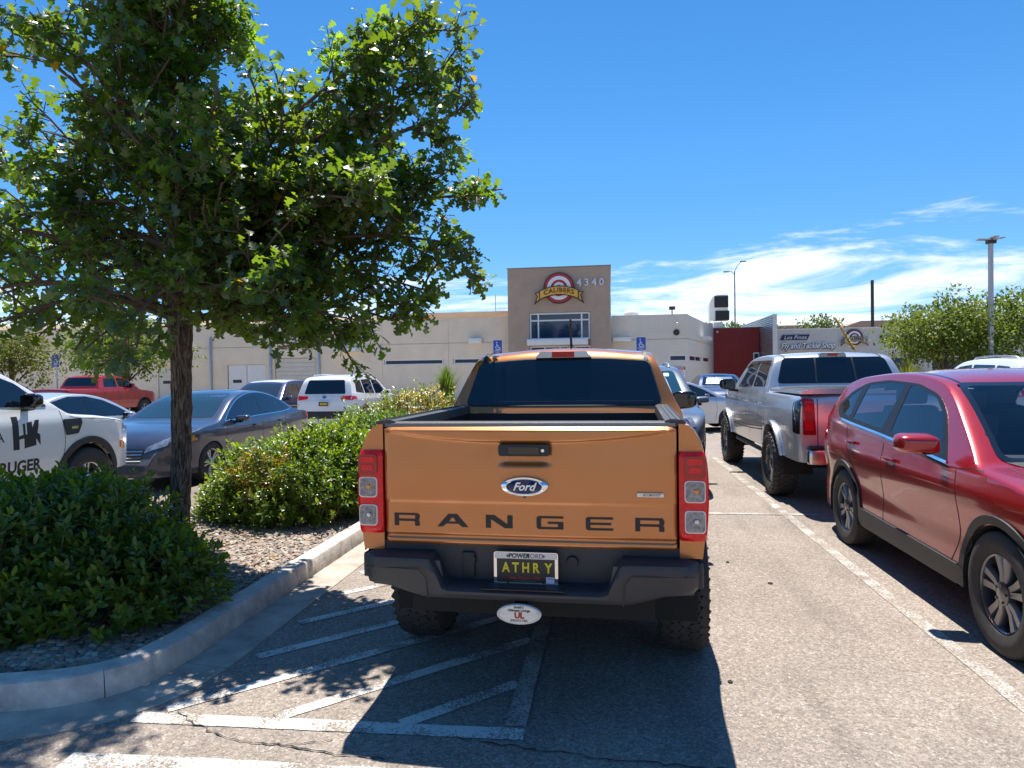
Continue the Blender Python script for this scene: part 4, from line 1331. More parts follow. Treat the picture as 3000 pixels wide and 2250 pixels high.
# --- tailgate: shaped skin
TW, TZ0, TZ1 = .7235, .835, 1.425
def tg_y(x, z):
    ax = abs(x)
    y = -.012 - .012 * math.cos(PI / 2 * ax / .9)
    arc = 1.352 + .055 * (ax / .70) ** 2.4
    y -= .016 * sstep(arc - .012, arc + .010, z)                       # rolled upper spoiler
    y += .006 * sstep(1.064, 1.040, z)                                  # lower panel set in; ledge turned down to mirror the ground as a pale band
    y += .010 * sstep(.892, .878, z)
    y -= .007 * sstep(.870, .862, z)
    y -= .006 * math.exp(-((z - 1.2) / .12) ** 2)                       # gentle crown
    t = sstep(1.402, 1.425, z); y += .030 * t * t
    e = sstep(TW - .02, TW, ax); y += .016 * e * e
    e = sstep(.85, .835, z); y += .012 * e * e
    hx = sstep(.125, .10, abs(x)) * sstep(1.232, 1.25, z) * sstep(1.345, 1.33, z)
    y += .022 * hx
    return y
mb = MB()
xs = [-TW + 2 * TW * i / 72 for i in range(73)]
zs = sorted(set([TZ0 + (TZ1 - TZ0) * i / 66 for i in range(67)] + [.838, .842, .846, .864, .867, .88, .886, 1.044, 1.056, 1.405, 1.41, 1.415, 1.42]))
for x in xs:
    for z in zs: mb.v.append((x, tg_y(x, z), z))
n = len(zs)
for i in range(72):
    for j in range(n - 1): mb.f.append((i * n + j, i * n + j + 1, (i + 1) * n + j + 1, (i + 1) * n + j))
tgate = mb.build('tailgate', ORANGE, rg, smooth=50)
core = MB().box(-TW + .003, TW - .003, .018, .07, TZ0 + .004, TZ1 - .002)
core.build('tailgate_core', ORANGE, tgate)
cp = MB()
for i in range(24):
    x0 = -TW + .004 + (2 * TW - .008) * i / 24; x1 = -TW + .004 + (2 * TW - .008) * (i + 1) / 24
    cp.prism([(-.004, 1.4255), (.006, 1.442), (.03, 1.450), (.085, 1.448), (.092, 1.41), (.07, 1.4255)], x0, x1, 'x')
cp.build('tailgate_cap', RAILCAP, tgate, smooth=40)
# handle bezel, latch and lock
hz = MB().prism(rpoly([(-.122, 1.286), (.122, 1.286), (.125, 1.342), (-.125, 1.342)], .012), -.055, -.012, 'y').build('handle_bezel', BLACKPL, tgate, loc=(.0, 0, 0))
MB().prism(rpoly([(-.075, 1.296), (.075, 1.296), (.075, 1.330), (-.075, 1.330)], .006), -.059, -.054, 'y').build('handle_lever', GLOSSBL, hz)
MB().lathe([(-.062, .001), (-.062, .008), (-.054, .010)], 14, Matrix.Translation((.094, 0, 1.314)), 'y').build('lock', CHROME, hz, smooth=40)
# oval emblem
em = MB().lathe([(-.022, .0), (-.026, .93), (-.018, 1.0), (0, 1.0)], 48, Matrix.Translation((0, -.028, 1.138)) @ Matrix.Diagonal((.118, 1, .0485, 1)), 'y').build('emblem', CHROME, tgate, smooth=60)
MB().lathe([(-.0, .001), (-.001, .9), (.006, 1.0)], 48, Matrix.Translation((0, -.0555, 1.138)) @ Matrix.Diagonal((.099, 1, .0385, 1)), 'y').build('emblem_field', mat('emblem_blue', (.004, .008, .06), .2, coat=.15), em, smooth=60)
MB().lathe([(-.0, .935), (-.001, .97), (.0, 1.0)], 48, Matrix.Translation((0, -.0567, 1.138)) @ Matrix.Diagonal((.094, 1, .0355, 1)), 'y').build('emblem_line', CHROME, em)
letters('Ford', .054, mat('emblem_white', (.85, .86, .88), .25, metal=.3), em, (-.002, -.0575, 1.137), depth=.0012, shear=.38, sx=1.02, bold=.0012)
MB().lathe([(-.012, .001), (-.01, .008), (0, .009)], 12, Matrix.Translation((0, -.03, 1.088)), 'y').build('camera_lens', GLOSSBL, tgate, smooth=40)
# RANGER lettering, drawn as outlines
def glyph(ch):
    W_, H_ = 1.0, .52
    if ch == 'R': return [[(0, 0), (.17, 0), (.17, .19), (.79, .19), (.82, .15), (.82, 0), (1.0, 0), (1.0, .17), (.955, .235), (1.0, .295), (1.0, .43), (.93, .52), (0, .52)], [(.17, .28), (.17, .435), (.80, .435), (.83, .41), (.83, .31), (.80, .28)]]
    if ch == 'A': return [[(-.06, 0), (.15, 0), (.285, .13), (.715, .13), (.85, 0), (1.06, 0), (.66, .52), (.34, .52)], [(.365, .205), (.46, .37), (.54, .37), (.635, .205)]]
    if ch == 'N': return [[(0, 0), (.19, 0), (.19, .36), (.70, 0), (1.0, 0), (1.0, .52), (.81, .52), (.81, .15), (.31, .52), (0, .52)]]
    if ch == 'G': return [[(.07, 0), (1.0, 0), (1.0, .30), (.42, .30), (.42, .215), (.80, .215), (.80, .085), (.19, .085), (.17, .11), (.17, .41), (.19, .435), (1.0, .435), (1.0, .52), (.07, .52), (0, .45), (0, .07)]]
    if ch == 'E': return [[(.07, 0), (1.0, 0), (1.0, .085), (.19, .085), (.17, .11), (.17, .215), (.93, .215), (.93, .30), (.17, .30), (.17, .41), (.19, .435), (1.0, .435), (1.0, .52), (.07, .52), (0, .45), (0, .07)]]
LETM = mat('letter_black', (.012, .012, .013), .55)
for ch, x0, x1 in (('R', -.673, -.541), ('A', -.440, -.298), ('N', -.199, -.065), ('G', .054, .185), ('E', .293, .424), ('R', .528, .664)):
    P = glyph(ch)
    polys = [[(x0 + (x1 - x0) * a, .927 + a2 * .122) for a, a2 in pl] for pl in P]
    V, F, bd = tri_fill(polys, .05)
    k = len(V)
    mb = MB().add([(a, tg_y(a, b) - .0035, b) for a, b in V] + [(a, tg_y(a, b) + .002, b) for a, b in V], list(F))
    mb.f += [(a, b, b + k, a + k) for a, b in bd]
    mb.build('letter', LETM, tgate)
bd_ = MB().prism(rect(.538, .662, 1.094, 1.112, .003), -.034, -.012, 'y').build('engine_badge', SATIN, tgate)
letters('ECOBOOST', .0145, mat('badge_navy', (.02, .03, .06), .4), bd_, (.606, -.0348, 1.103), depth=.0003, shear=.2, sx=1.05, bold=.0004)

# --- rear bumper: outer pads, low step in the middle
bump = MB()
BXS = [-.838, -.834, -.82, -.79, -.74, -.66, -.56, -.50, -.465, -.43, -.40, -.37, -.34, -.30, -.2, -.1, 0, .1, .2, .30, .34, .37, .40, .43, .465, .50, .56, .66, .74, .79, .82, .834, .838]
def bsec(x):
    a = abs(x)
    zt = .800 - .140 * sstep(.47, .385, a) - .012 * sstep(.76, .838, a)
    zb = .648 - .052 * sstep(.72, .46, a) + .02 * sstep(.78, .838, a)
    yr = -.135 + .012 * (a / .6) ** 2 + .10 * sstep(.76, .845, a) + .035 * max(0, (a - .82) / .018)
    yi = .10
    zm = zt - .055 if a > .43 else zt - .02
    return [(yi, zb + .03), (yr + .05, zb), (yr + .018, zb + .006), (yr + .002, zb + .03), (yr, zm - .01), (yr - .004 if a > .43 else yr, zm), (yr + .008, zt - .012), (yr + .03, zt), (yi, zt + .004)]
sec = [[(x, y, z) for y, z in bsec(x)] for x in BXS]
k = len(sec[0])
for s_ in sec: bump.v += s_
for i in range(len(sec) - 1):
    for j in range(k): bump.f.append((i * k + j, i * k + (j + 1) % k, (i + 1) * k + (j + 1) % k, (i + 1) * k + j))
bump.f += [tuple(range(k)), tuple((len(sec) - 1) * k + j for j in range(k - 1, -1, -1))]
bo = bump.build('rear_bumper', BUMPER, rg, smooth=38)
MB().box(-.80, .80, .012, .05, .62, .845).build('bumper_recess', BUMPER, bo)
# end caps wrap to the wheel
for sg in (-1, 1):
    MB().box(sg * .828 - .014, sg * .828 + .014, -.02, .30, .66, .785, bev=.013).build('bumper_end', BUMPER, bo, smooth=40)
    MB().prism([(sg * .405, .672), (sg * .455, .672), (sg * .475, .770), (sg * .425, .770)][::sg], -.075, -.06, 'y').build('step_reflector', mat('grey_plastic', (.09, .09, .1), .5), bo)
    # moulded line on the pads
    MB().tube([(sg * .47, -.128, .60), (sg * .475, -.137, .70), (sg * .51, -.1385, .742), (sg * .80, -.112, .742)], .0022, 5).build('pad_line', BLACKPL, bo)
for x, sgn in ((-.285, 1), (.225, -1)):
    MB().lathe([(-.02, .001), (-.02, .026), (0, .030)], 16, Matrix.Translation((x, .012, .765)), 'y').build('tow_socket', BLACKPL, bo, smooth=40)
MB().box(-.325, -.262, -.01, .014, .675, .80, bev=.008).build('socket_cover', BLACKPL, bo, smooth=30)
MB().box(-.20, .20, -.136, -.02, .6565, .6605).build('step_pad', BLACKPL, bo)
# licence plate in a chrome dealer frame
lp = MB().prism(rect(-.158, .158, .656, .815, .012), -.035, -.012, 'y').build('number_plate', CHROME, rg)
fr_ = mat('frame_white', (.62, .61, .58), .3, metal=.2)
MB().prism(rect(-.154, .154, .783, .811, .008), -.038, -.0351, 'y').build('frame_band', fr_, lp)
MB().prism(rect(-.143, .143, .668, .783, .004), -.0375, -.0352, 'y').build('plate_face', PLATEBK, lp)
letters('POWER', .030, LETM, lp, (-.032, -.0385, .797), depth=.0004, bold=.0011, shear=.12)
letters('FORD', .030, LETM, lp, (.048, -.0385, .797), depth=.0004)
letters('A T H R  Y', .066, PLATEYL, lp, (0.006, -.038, .738), depth=.0004, bold=.002, sx=.80, name='lettering')
letters('New Mexico USA', .021, mat('plate_red', (.42, .03, .02), .5), lp, (-.005, -.038, .690), depth=.0003, bold=.0004, name='lettering')
letters('Land of Enchantment', .013, mat('plate_green', (.03, .16, .07), .5), lp, (-.005, -.038, .676), depth=.0003, name='lettering')
stk = MB().box(.100, .140, -.0392, -.0376, .668, .698).build('month_sticker', mat('sticker', (.6, .62, .75), .5), lp)
letters('AUG', .014, LETM, stk, (.121, -.0396, .690), depth=.0002, name='lettering')
for x in (-.088, .088):
    MB().lathe([(-.041, .001), (-.041, .006), (-.036, .007)], 12, Matrix.Translation((x, 0, .797)), 'y').build('frame_bolt', mat('bolt_blue', (.05, .08, .2), .3), lp)
    MB().lathe([(-.041, .001), (-.041, .008), (-.036, .009)], 12, Matrix.Translation((x, 0, .672)), 'y').build('frame_bolt', BLACKPL, lp)
# oval hitch cover
hc = MB().lathe([(-.020, .001), (-.020, .965), (-.016, 1.0), (0, 1.0)], 48, Matrix.Translation((-.018, -.13, .548)) @ Matrix.Diagonal((.106, 1, .047, 1)), 'y').build('hitch_cover', mat('oval_white', (.72, .66, .58), .45), rg, smooth=50)
MB().box(-.05, .014, -.13, .4, .52, .58).build('hitch_receiver', UNDER, hc)
letters("Smith's", .0165, LETM, hc, (-.018, -.1505, .583), depth=.0003, shear=.15, bold=.0005)
letters('Ultimate Linings', .0165, LETM, hc, (-.018, -.1505, .568), depth=.0003, shear=.15, bold=.0005)
letters('UL', .038, mat('logo_red', (.38, .015, .015), .5), hc, (-.016, -.1505, .5435), depth=.0003, bold=.0022)
letters('(505)332-1403', .014, LETM, hc, (-.018, -.1505, .520), depth=.0003, bold=.0003)
MB().lathe([(-.0203, .90), (-.0206, .905), (-.0203, .91)], 48, Matrix.Translation((-.018, -.13, .548)) @ Matrix.Diagonal((.106, 1, .047, 1)), 'y').build('oval_line', LETM, hc)

# --- cab and nose: one shell
cab = Body(top=[(1.66, 1.00), (1.664, 1.30), (1.68, 1.38), (1.74, 1.46), (1.77, 1.52), (1.83, 1.66), (1.89, 1.785), (1.93, 1.835), (2.0, 1.868), (2.12, 1.885), (2.5, 1.895), (3.0, 1.875), (3.25, 1.84), (3.5, 1.72), (3.9, 1.42), (4.05, 1.30), (4.2, 1.265), (4.7, 1.20), (5.0, 1.13), (5.12, 1.02), (5.17, .85), (5.2, .6)],
           plan=[(1.6, .905), (1.72, .925), (4.3, .915), (4.8, .88), (5.1, .78), (5.2, .70)],
           prof=[(.3, .96), (.6, .985), (1.0, 1.0), (1.2, .985), (1.38, .935), (1.5, .92), (2.0, .92)], belt=1.40, tumble=.40,
           bottom=.42, arches=((4.24, .47, .42),), crown=.05, rc=(.12, .06))
cab_o = cab.mesh('cab', ORANGE, rg)
rw = rpoly([(-.722, 1.455), (.722, 1.455), (.635, 1.765), (.3, 1.790), (-.3, 1.790), (-.635, 1.765)], [.05, .05, .04, .1, .1, .04])
cab.patch('rear_window', rw, 'B', TINT, rg, off=.008, res=.06)
rw2 = rpoly([(-.732, 1.445), (.732, 1.445), (.642, 1.773), (.3, 1.799), (-.3, 1.799), (-.642, 1.773)], [.055, .055, .045, .1, .1, .045])
cab.patch('window_seal', [rw2, rw], 'B', BLACKPL, rg, off=.006, res=.08)
cab.line('defrost_frame', [(-.66, 1.475), (0, 1.478), (.66, 1.475)], 'B', mat('defrost', (.02, .03, .05), .4), rg, w=.003, off=.0095)
# high stop lamp
hl = MB()
pl = rpoly([(-.215, 1.806), (.215, 1.806), (.175, 1.852), (-.175, 1.852)], .012)
hl.prism(pl, 1.872, 1.99, 'y')
hl_o = hl.build('high_stop_lamp', mat('sunlit_lens', (.62, .64, .67), .12, metal=.4, coat=1), rg, smooth=40)  # paler than the other clear lenses: sunshine put into its colour
MB().prism(rpoly([(-.085, 1.808), (.085, 1.808), (.085, 1.850), (-.085, 1.850)], .004), 1.866, 1.98, 'y').build('stop_lens', REDLENS, hl_o)
for sg in (-1, 1):
    P = []
    for i in range(22):
        y = 1.90 + i * .07
        l, n = cab.hit('T', sg * (.605 if y < 3 else .605 - .0 * y), y); P.append(l + Vector((0, 0, .002)))
    rr = MB()
    for p in P: rr.v += [(p.x - .016, p.y, p.z + .001), (p.x - .013, p.y, p.z + .008), (p.x + .013, p.y, p.z + .008), (p.x + .016, p.y, p.z - .004)]
    for i in range(len(P) - 1):
        for j in range(3): rr.f.append((i * 4 + j, i * 4 + j + 1, i * 4 + j + 5, i * 4 + j + 4))
    rr.f.append((0, 1, 2, 3))
    rr.build('roof_moulding', BLACKPL, rg, smooth=50)
    l, n = cab.hit('B', sg * .612, 1.80)
    cab.patch('moulding_end', rpoly([(sg * .600, 1.772), (sg * .634, 1.772), (sg * .622, 1.835), (sg * .592, 1.835)][::sg], .004), 'B', BLACKPL, rg, off=.007, res=.02)
an = MB().lathe([(0, .06), (.014, .055), (.035, .028), (.055, .014), (.06, .001)], 16, axis='z').tube([(0, 0, .05), (0, -.05, .27)], [.011, .009], 8).build('roof_antenna', BLACKPL, rg, smooth=40, loc=(-.005, 2.62, 1.88))
for sw in ([(1.95, 1.43), (2.75, 1.41), (2.75, 1.80), (2.12, 1.80)], [(2.82, 1.41), (3.72, 1.385), (3.36, 1.74), (3.1, 1.80), (2.82, 1.80)]):
    cab.sides('side_window', rpoly(sw, .04), TINT, rg, off=.004)
cab.patch('windscreen', rpoly([(-.70, 1.36), (.70, 1.36), (.60, 1.80), (-.60, 1.80)], .06), 'F', TINT, rg, off=.004)
for yy in ((1.92, 2.78), (2.80, 3.86)):
    for ax in 'LR':
        cab.line('door_gap', [(yy[0], 1.38), (yy[0], .55)], ax, BLACKGAP, rg)
        cab.line('door_gap', [(yy[1], 1.38), (yy[1], .55)], ax, BLACKGAP, rg)
for sg in (-1, 1):
    handle(cab, rg, sg, 2.08, 1.14, BLACKPL); handle(cab, rg, sg, 2.98, 1.14, BLACKPL)
    mirror(rg, sg, 3.42, 1.415, .845, GLOSSBL, sz=(.225, .11, .185))
cab.patch('grille', rpoly([(-.50, .80), (.50, .80), (.54, 1.02), (-.54, 1.02)], .03), 'F', BLACKPL, rg, off=.01)
for sg in (-1, 1):
    cab.patch('headlight', rpoly([(sg * .56, .86), (sg * .74, .90), (sg * .70, 1.02), (sg * .55, 1.02)][::sg], .02), 'F', HEADLAMP, rg, off=.008)
# underside and running gear
MB().box(-.62, .62, .10, 5.0, .46, .62).build('underbody', UNDER, rg)
MB().tube([(-.7, AX, .41), (.7, AX, .41)], .05, 10).build('rear_axle', UNDER, rg)
MB().lathe([(-.13, .06), (-.1, .13), (.1, .13), (.13, .06)], 14, Matrix.Translation((0, AX, .41))).build('differential', UNDER, rg, smooth=40)
liner(rg, [(-.86, AX, AZ), (.86, AX, AZ), (-.88, 4.24, .42), (.88, 4.24, .42)], .47, .3)
RSTY = dict(m=GLOSSBL, spokes=6, sw=.07, tread=40)
wheels(rg, [(-.80, AX), (.80, AX), (-.80, 4.24), (.80, 4.24)], .405, .275, .225, RSTY, 'ranger')
# ================================================================== the other vehicles
def interior(root, y_front, y_rear, z, w, dash_y, wheel_x):
    for y in (y_front, y_rear):
        for x in (-.37, .37):
            M_ = Matrix.Translation((x, y, z)) @ Matrix.Rotation(R(-14), 4, 'X')
            st = MB().box(-.23, .23, -.30, .0, -.42, .33, None).build('seat', SEATM, root)
            bpy.data.objects.remove(st)
            st = MB().box(-.23, .23, -.11, .03, -.40, .28, M_, bev=.05).build('seat', SEATM, root, smooth=40)
            MB().box(-.13, .13, -.10, .0, .30, .46, M_, bev=.04).build('headrest', SEATM, st, smooth=40)
    MB().box(-w + .08, w - .08, dash_y - .12, dash_y + .42, z - .22, z + .02, bev=.06).build('dashboard', SEATM, root, smooth=40)
    MB().box(-w + .06, w - .06, y_rear - .5, dash_y + .3, z - .46, z - .42).build('cabin_floor', SEATM, root)
    sw = MB()
    sw.tube([(wheel_x + .18 * math.cos(t), dash_y - .22 + .06 * math.sin(t), z + .0 + .17 * math.sin(t)) for t in [2 * PI * k / 24 for k in range(25)]], .015, 6, cap=False)
    sw.build('steering_wheel', BLACKPL, root, smooth=40)

def car(name, label, cat, loc, rz, sp, body_m, group=None, glass=TINT, roof_m=None, txt=None, rims=None, trim=BLACKPL, mirror_m=None, screen=None, extras=True):
    """a vehicle from a specification: shell, glazing, lamps, wheels; facing +Y before rz"""
    t = thing(name, label, cat, loc, rz, group)
    b = Body(**sp['body'])
    b.mesh('body', body_m, t)
    if 'dlo' in sp:
        b.sides('window_frame', sp['dlo'], GLOSSBL, t, off=.0025, res=.12)
    for w in sp['windows']: b.sides('side_window', rpoly(w, sp.get('wr', .025)), glass, t, off=.005, res=.1)
    b.patch('windscreen', rpoly(sp['screen'], .06), 'F', screen or glass, t, off=.004, res=.09)
    if 'rearwin' in sp: b.patch('rear_window', rpoly(sp['rearwin'], .05), 'B', TINT, t, off=.005, res=.09)
    if roof_m: b.patch('roof_panel', rpoly(sp['roof'], .08), 'T', roof_m, t, off=.004, res=.12)
    if extras:
        for g_ in sp.get('gaps', ()):
            for ax in 'LR': b.line('door_gap', g_, ax, BLACKGAP, t, w=.008)
        for hy, hz in sp.get('handles', ()):
            for sg in (-1, 1): handle(b, t, sg, hy, hz, body_m)
    for sg in (-1, 1):
        for P, m_ in sp.get('tail', ()):
            b.patch('tail_light', rpoly([(sg * x, z) for x, z in P][::sg], .02), 'B', m_, t, off=.008, res=.06)
        for P, m_ in sp.get('tail_side', ()):
            b.patch('tail_light_side', rpoly(P, .02), 'R' if sg > 0 else 'L', m_, t, off=.007, res=.06)
        for P, m_ in sp.get('head', ()):
            b.patch('headlight', rpoly([(sg * x, z) for x, z in P][::sg], .02), 'F', m_, t, off=.007, res=.06)
        for P, m_ in sp.get('head_side', ()):
            b.patch('headlight_side', rpoly(P, .02), 'R' if sg > 0 else 'L', m_, t, off=.006, res=.06)
        my, mz, mx = sp['mirror']
        mirror(t, sg, my, mz, mx, mirror_m or body_m, sz=sp.get('msz', (.2, .12, .13)))
    for P, ax, m_, nm in sp.get('panels', ()):
        b.patch(nm, rpoly(P, .02), ax, m_, t, off=.009, res=.1)
    for yc, r, zc in sp['body']['arches']:
        if sp.get('trim'): arch_trim(b, t, yc, zc, r - .005, r + sp['trim'], trim, off=.012)
    for nm, P in (('sill', sp.get('sill')),):
        if P: b.sides(nm, P, trim, t, off=.014, res=.15, skirt=.02)
    r, w, rr, tx = sp['wheel']
    A = sp['body']['arches']
    liner(t, [(s_ * (tx + .06), a[0], a[2]) for a in A for s_ in (-1, 1)], A[0][1] - .004, .34)
    y0 = A[0][0] - A[0][1]; y1 = A[-1][0] + A[-1][1]
    MB().box(-tx + .12, tx - .12, y0, y1, sp.get('under', .24), sp.get('under', .24) + .18).build('underbody', UNDER, t)
    sty = rims or dict(m=SATIN, spokes=5, split=(-.16, .16), sw=.035)
    wheels(t, [(s_ * tx, a[0]) for a in A for s_ in (-1, 1)], r, w, rr, sty, sp['key'] + str(id(sty)))
    if txt and 'plate' in sp: plate(t, sp['plate'], txt)
    if sp.get('rack'):
        for sg in (-1, 1):
            l0, _ = b.hit('T', sg * sp['rack'][2], sp['rack'][0]); l1, _ = b.hit('T', sg * sp['rack'][2], (sp['rack'][0] + sp['rack'][1]) / 2); l2, _ = b.hit('T', sg * sp['rack'][2], sp['rack'][1])
            MB().tube([l0, l0 + Vector((0, .08, .05)), l1 + Vector((0, 0, .05)), l2 + Vector((0, -.08, .05)), l2], .018, 7).build('roof_rail', SATIN, t, smooth=50)
    return t, b

# ------------------------------------------------------------------ specifications
SUV = dict(key='suv', body=dict(
        top=[(0, .50), (.012, .75), (.03, .98), (.08, 1.12), (.17, 1.36), (.27, 1.58), (.36, 1.665), (.6, 1.71), (1.3, 1.745), (2.1, 1.735), (2.5, 1.68), (2.75, 1.57), (3.1, 1.34), (3.3, 1.20), (3.42, 1.14), (3.8, 1.10), (4.25, 1.03), (4.45, .92), (4.56, .74), (4.6, .55)],
        plan=[(0, .80), (.08, .86), (.3, .915), (1, .93), (3.7, .93), (4.2, .89), (4.45, .80), (4.6, .66)],
        prof=[(.25, .95), (.45, .98), (.7, 1.0), (.95, 1.0), (1.12, .965), (1.3, .95), (2, .95)], belt=1.14, tumble=.30, bottom=.30,
        arches=((.95, .40, .37), (3.62, .40, .37)), crown=.04, rc=(.12, .06)),
    windows=[[(.42, 1.22), (1.02, 1.17), (1.02, 1.575), (.58, 1.545)], [(1.10, 1.165), (1.92, 1.145), (1.92, 1.60), (1.10, 1.58)], [(2.0, 1.14), (3.05, 1.12), (2.72, 1.44), (2.5, 1.56), (2.0, 1.60)]],
    screen=[(-.72, 1.18), (.72, 1.18), (.60, 1.63), (-.60, 1.63)], rearwin=[(-.64, 1.17), (.64, 1.17), (.56, 1.58), (-.56, 1.58)],
    gaps=[[(1.06, 1.15), (1.12, .9), (1.42, .60), (1.45, .42)], [(1.96, 1.14), (1.96, .42)], [(3.16, 1.10), (3.2, .7), (3.14, .42)]],
    handles=[(1.28, .99), (2.16, .97)], tail=[([(.52, 1.02), (.86, .98), (.84, 1.12), (.50, 1.10)], REDLENS)], tail_side=[([(.03, .99), (.38, 1.02), (.32, 1.09), (.06, 1.12)], REDLENS)],
    head=[([(.46, .84), (.74, .86), (.70, .98), (.46, .96)], HEADLAMP)], mirror=(2.98, 1.16, .88), panels=[([(-.45, .56), (.45, .56), (.45, .92), (-.45, .92)], 'F', BLACKPL, 'grille'), ([(-.72, .44), (.72, .44), (.74, .66), (-.74, .66)], 'B', BLACKPL, 'rear_bumper')],
    trim=.06, sill=[(1.36, .31), (3.22, .31), (3.22, .42), (1.36, .42)], wheel=(.365, .235, .235, .80), plate=(0, -.02, .88), rack=(.6, 2.3, .56), roof=[(-.66, .42), (.66, .42), (.64, 2.5), (-.64, 2.5)])
SEDAN = dict(key='sedan', body=dict(
        top=[(0, .50), (.012, .70), (.04, .90), (.11, .985), (.3, 1.03), (.6, 1.06), (.80, 1.10), (1.1, 1.24), (1.45, 1.38), (1.85, 1.455), (2.25, 1.465), (2.6, 1.43), (2.95, 1.33), (3.35, 1.13), (3.6, 1.01), (3.72, .98), (4.1, .93), (4.5, .84), (4.72, .70), (4.80, .56), (4.84, .40)],
        plan=[(0, .72), (.08, .80), (.3, .87), (.8, .905), (1.8, .915), (3.6, .915), (4.1, .885), (4.5, .79), (4.74, .64), (4.84, .5)],
        prof=[(.2, .95), (.35, .975), (.5, .975), (.7, .995), (.82, 1.0), (.93, .975), (1.1, .955), (2, .955)], belt=[(0, 1.0), (3.5, .94)], tumble=.42, bottom=.22,
        arches=((1.02, .345, .33), (3.80, .345, .33)), crown=.045, rc=(.13, .06)),
    dlo=rpoly([(.98, 1.075), (1.2, 1.035), (3.42, .965), (3.1, 1.15), (2.75, 1.30), (2.35, 1.385), (1.9, 1.39), (1.45, 1.30), (1.15, 1.18)], .03),
    windows=[[(1.10, 1.085), (1.28, 1.065), (1.36, 1.235), (1.24, 1.18)], [(1.34, 1.06), (2.14, 1.035), (2.18, 1.365), (1.9, 1.365), (1.5, 1.285)], [(2.24, 1.03), (3.32, .995), (3.08, 1.13), (2.73, 1.275), (2.26, 1.363)]],
    screen=[(-.70, 1.03), (.70, 1.03), (.55, 1.40), (-.55, 1.40)], rearwin=[(-.62, 1.09), (.62, 1.09), (.50, 1.37), (-.50, 1.37)],
    gaps=[[(1.22, 1.02), (1.40, .72), (1.42, .35)], [(2.2, 1.01), (2.22, .30)], [(3.38, .96), (3.42, .6), (3.36, .30)]],
    handles=[(1.50, .86), (2.44, .84)], tail=[([(.50, .80), (.82, .78), (.80, .94), (.50, .92)], REDLENS)], tail_side=[([(.02, .80), (.28, .84), (.22, .95), (.04, .95)], REDLENS)],
    head=[([(.40, .58), (.70, .68), (.68, .80), (.42, .66)], HEADLAMP)], head_side=[([(4.15, .74), (4.62, .62), (4.66, .70), (4.30, .83)], HEADLAMP)], mirror=(3.12, .99, .89), msz=(.21, .13, .12),
    panels=[([(-.36, .44), (.36, .44), (.40, .64), (-.40, .64)], 'F', BLACKPL, 'grille')],
    wheel=(.335, .215, .22, .79), plate=(0, -.02, .78), under=.2, roof=[(-.5, 1.5), (.5, 1.5), (.5, 2.6), (-.5, 2.6)])
PICK = dict(key='pick', body=dict(
        top=[(0, .60), (.006, .9), (.012, 1.25), (.03, 1.31), (.08, 1.33), (.8, 1.335), (1.52, 1.335), (1.545, 1.335), (1.56, 1.38), (1.60, 1.47), (1.70, 1.70), (1.77, 1.79), (1.9, 1.83), (2.4, 1.85), (2.9, 1.83), (3.15, 1.78), (3.4, 1.64), (3.75, 1.40), (3.95, 1.28), (4.1, 1.245), (4.6, 1.19), (4.95, 1.12), (5.12, 1.0), (5.18, .85), (5.2, .6)],
        plan=[(0, .86), (.1, .90), (.6, .915), (4.3, .92), (4.75, .90), (5.05, .80), (5.2, .70)],
        prof=[(.4, .96), (.6, .985), (.9, 1.0), (1.15, .99), (1.32, .945), (1.45, .93), (2, .93)], belt=1.34, tumble=.33, bottom=.48,
        arches=((1.02, .45, .41), (4.24, .45, .41)), crown=.04, rc=(.11, .055)),
    windows=[[(1.86, 1.37), (2.62, 1.36), (2.62, 1.72), (1.98, 1.71)], [(2.70, 1.36), (3.66, 1.33), (3.32, 1.60), (3.05, 1.71), (2.70, 1.72)]], wr=.04,
    screen=[(-.70, 1.32), (.70, 1.32), (.58, 1.75), (-.58, 1.75)], rearwin=[(-.72, 1.42), (.72, 1.42), (.62, 1.75), (-.62, 1.75)],
    gaps=[[(1.80, 1.34), (1.80, .55)], [(2.66, 1.34), (2.66, .55)], [(3.82, 1.28), (3.86, .9), (3.78, .55)]],
    handles=[(1.98, 1.14), (2.84, 1.14)], tail=[([(.72, .86), (.87, .86), (.87, 1.28), (.72, 1.28)], REDLENS)],
    head=[([(.52, .90), (.74, .92), (.70, 1.04), (.52, 1.04)], HEADLAMP)], mirror=(3.34, 1.40, .86), msz=(.22, .13, .19),
    panels=[([(-.48, .72), (.48, .72), (.48, 1.06), (-.48, 1.06)], 'F', BLACKPL, 'grille')],
    trim=.05, wheel=(.40, .27, .225, .80), under=.5)

# ------------------------------------------------------------------ dark red crossover, near right
CXRED = paint('paint_crimson', (0.37, 0.007, 0.011), metal=.35, rough=.26, dust=.010, back=(.03, .03, .03))
cx_spec = dict(
    top=[(0, .50), (.012, .74), (.04, .95), (.10, 1.08), (.22, 1.24), (.38, 1.44), (.50, 1.555), (.70, 1.625), (1.15, 1.668), (1.65, 1.685), (2.1, 1.668), (2.45, 1.615), (2.68, 1.53), (3.0, 1.35), (3.28, 1.175), (3.40, 1.105), (3.55, 1.08), (4.0, 1.02), (4.3, .92), (4.43, .80), (4.5, .64), (4.53, .48)],
    plan=[(0, .72), (.08, .80), (.25, .872), (.6, .910), (1.5, .920), (3.5, .920), (3.95, .905), (4.25, .85), (4.45, .72), (4.53, .6)],
    prof=[(.22, .955), (.35, .975), (.48, .975), (.60, .968), (.72, .982), (.84, .999), (.90, 1.0), (.97, .985), (1.06, .965), (1.2, .952), (2, .952)],
    belt=[(0, 1.19), (.8, 1.165), (2, 1.10), (3.3, 1.03)], tumble=.40, bottom=.27, arches=((.98, .395, .36), (3.68, .395, .36)), crown=.045, rc=(.13, .055), levels=.03)
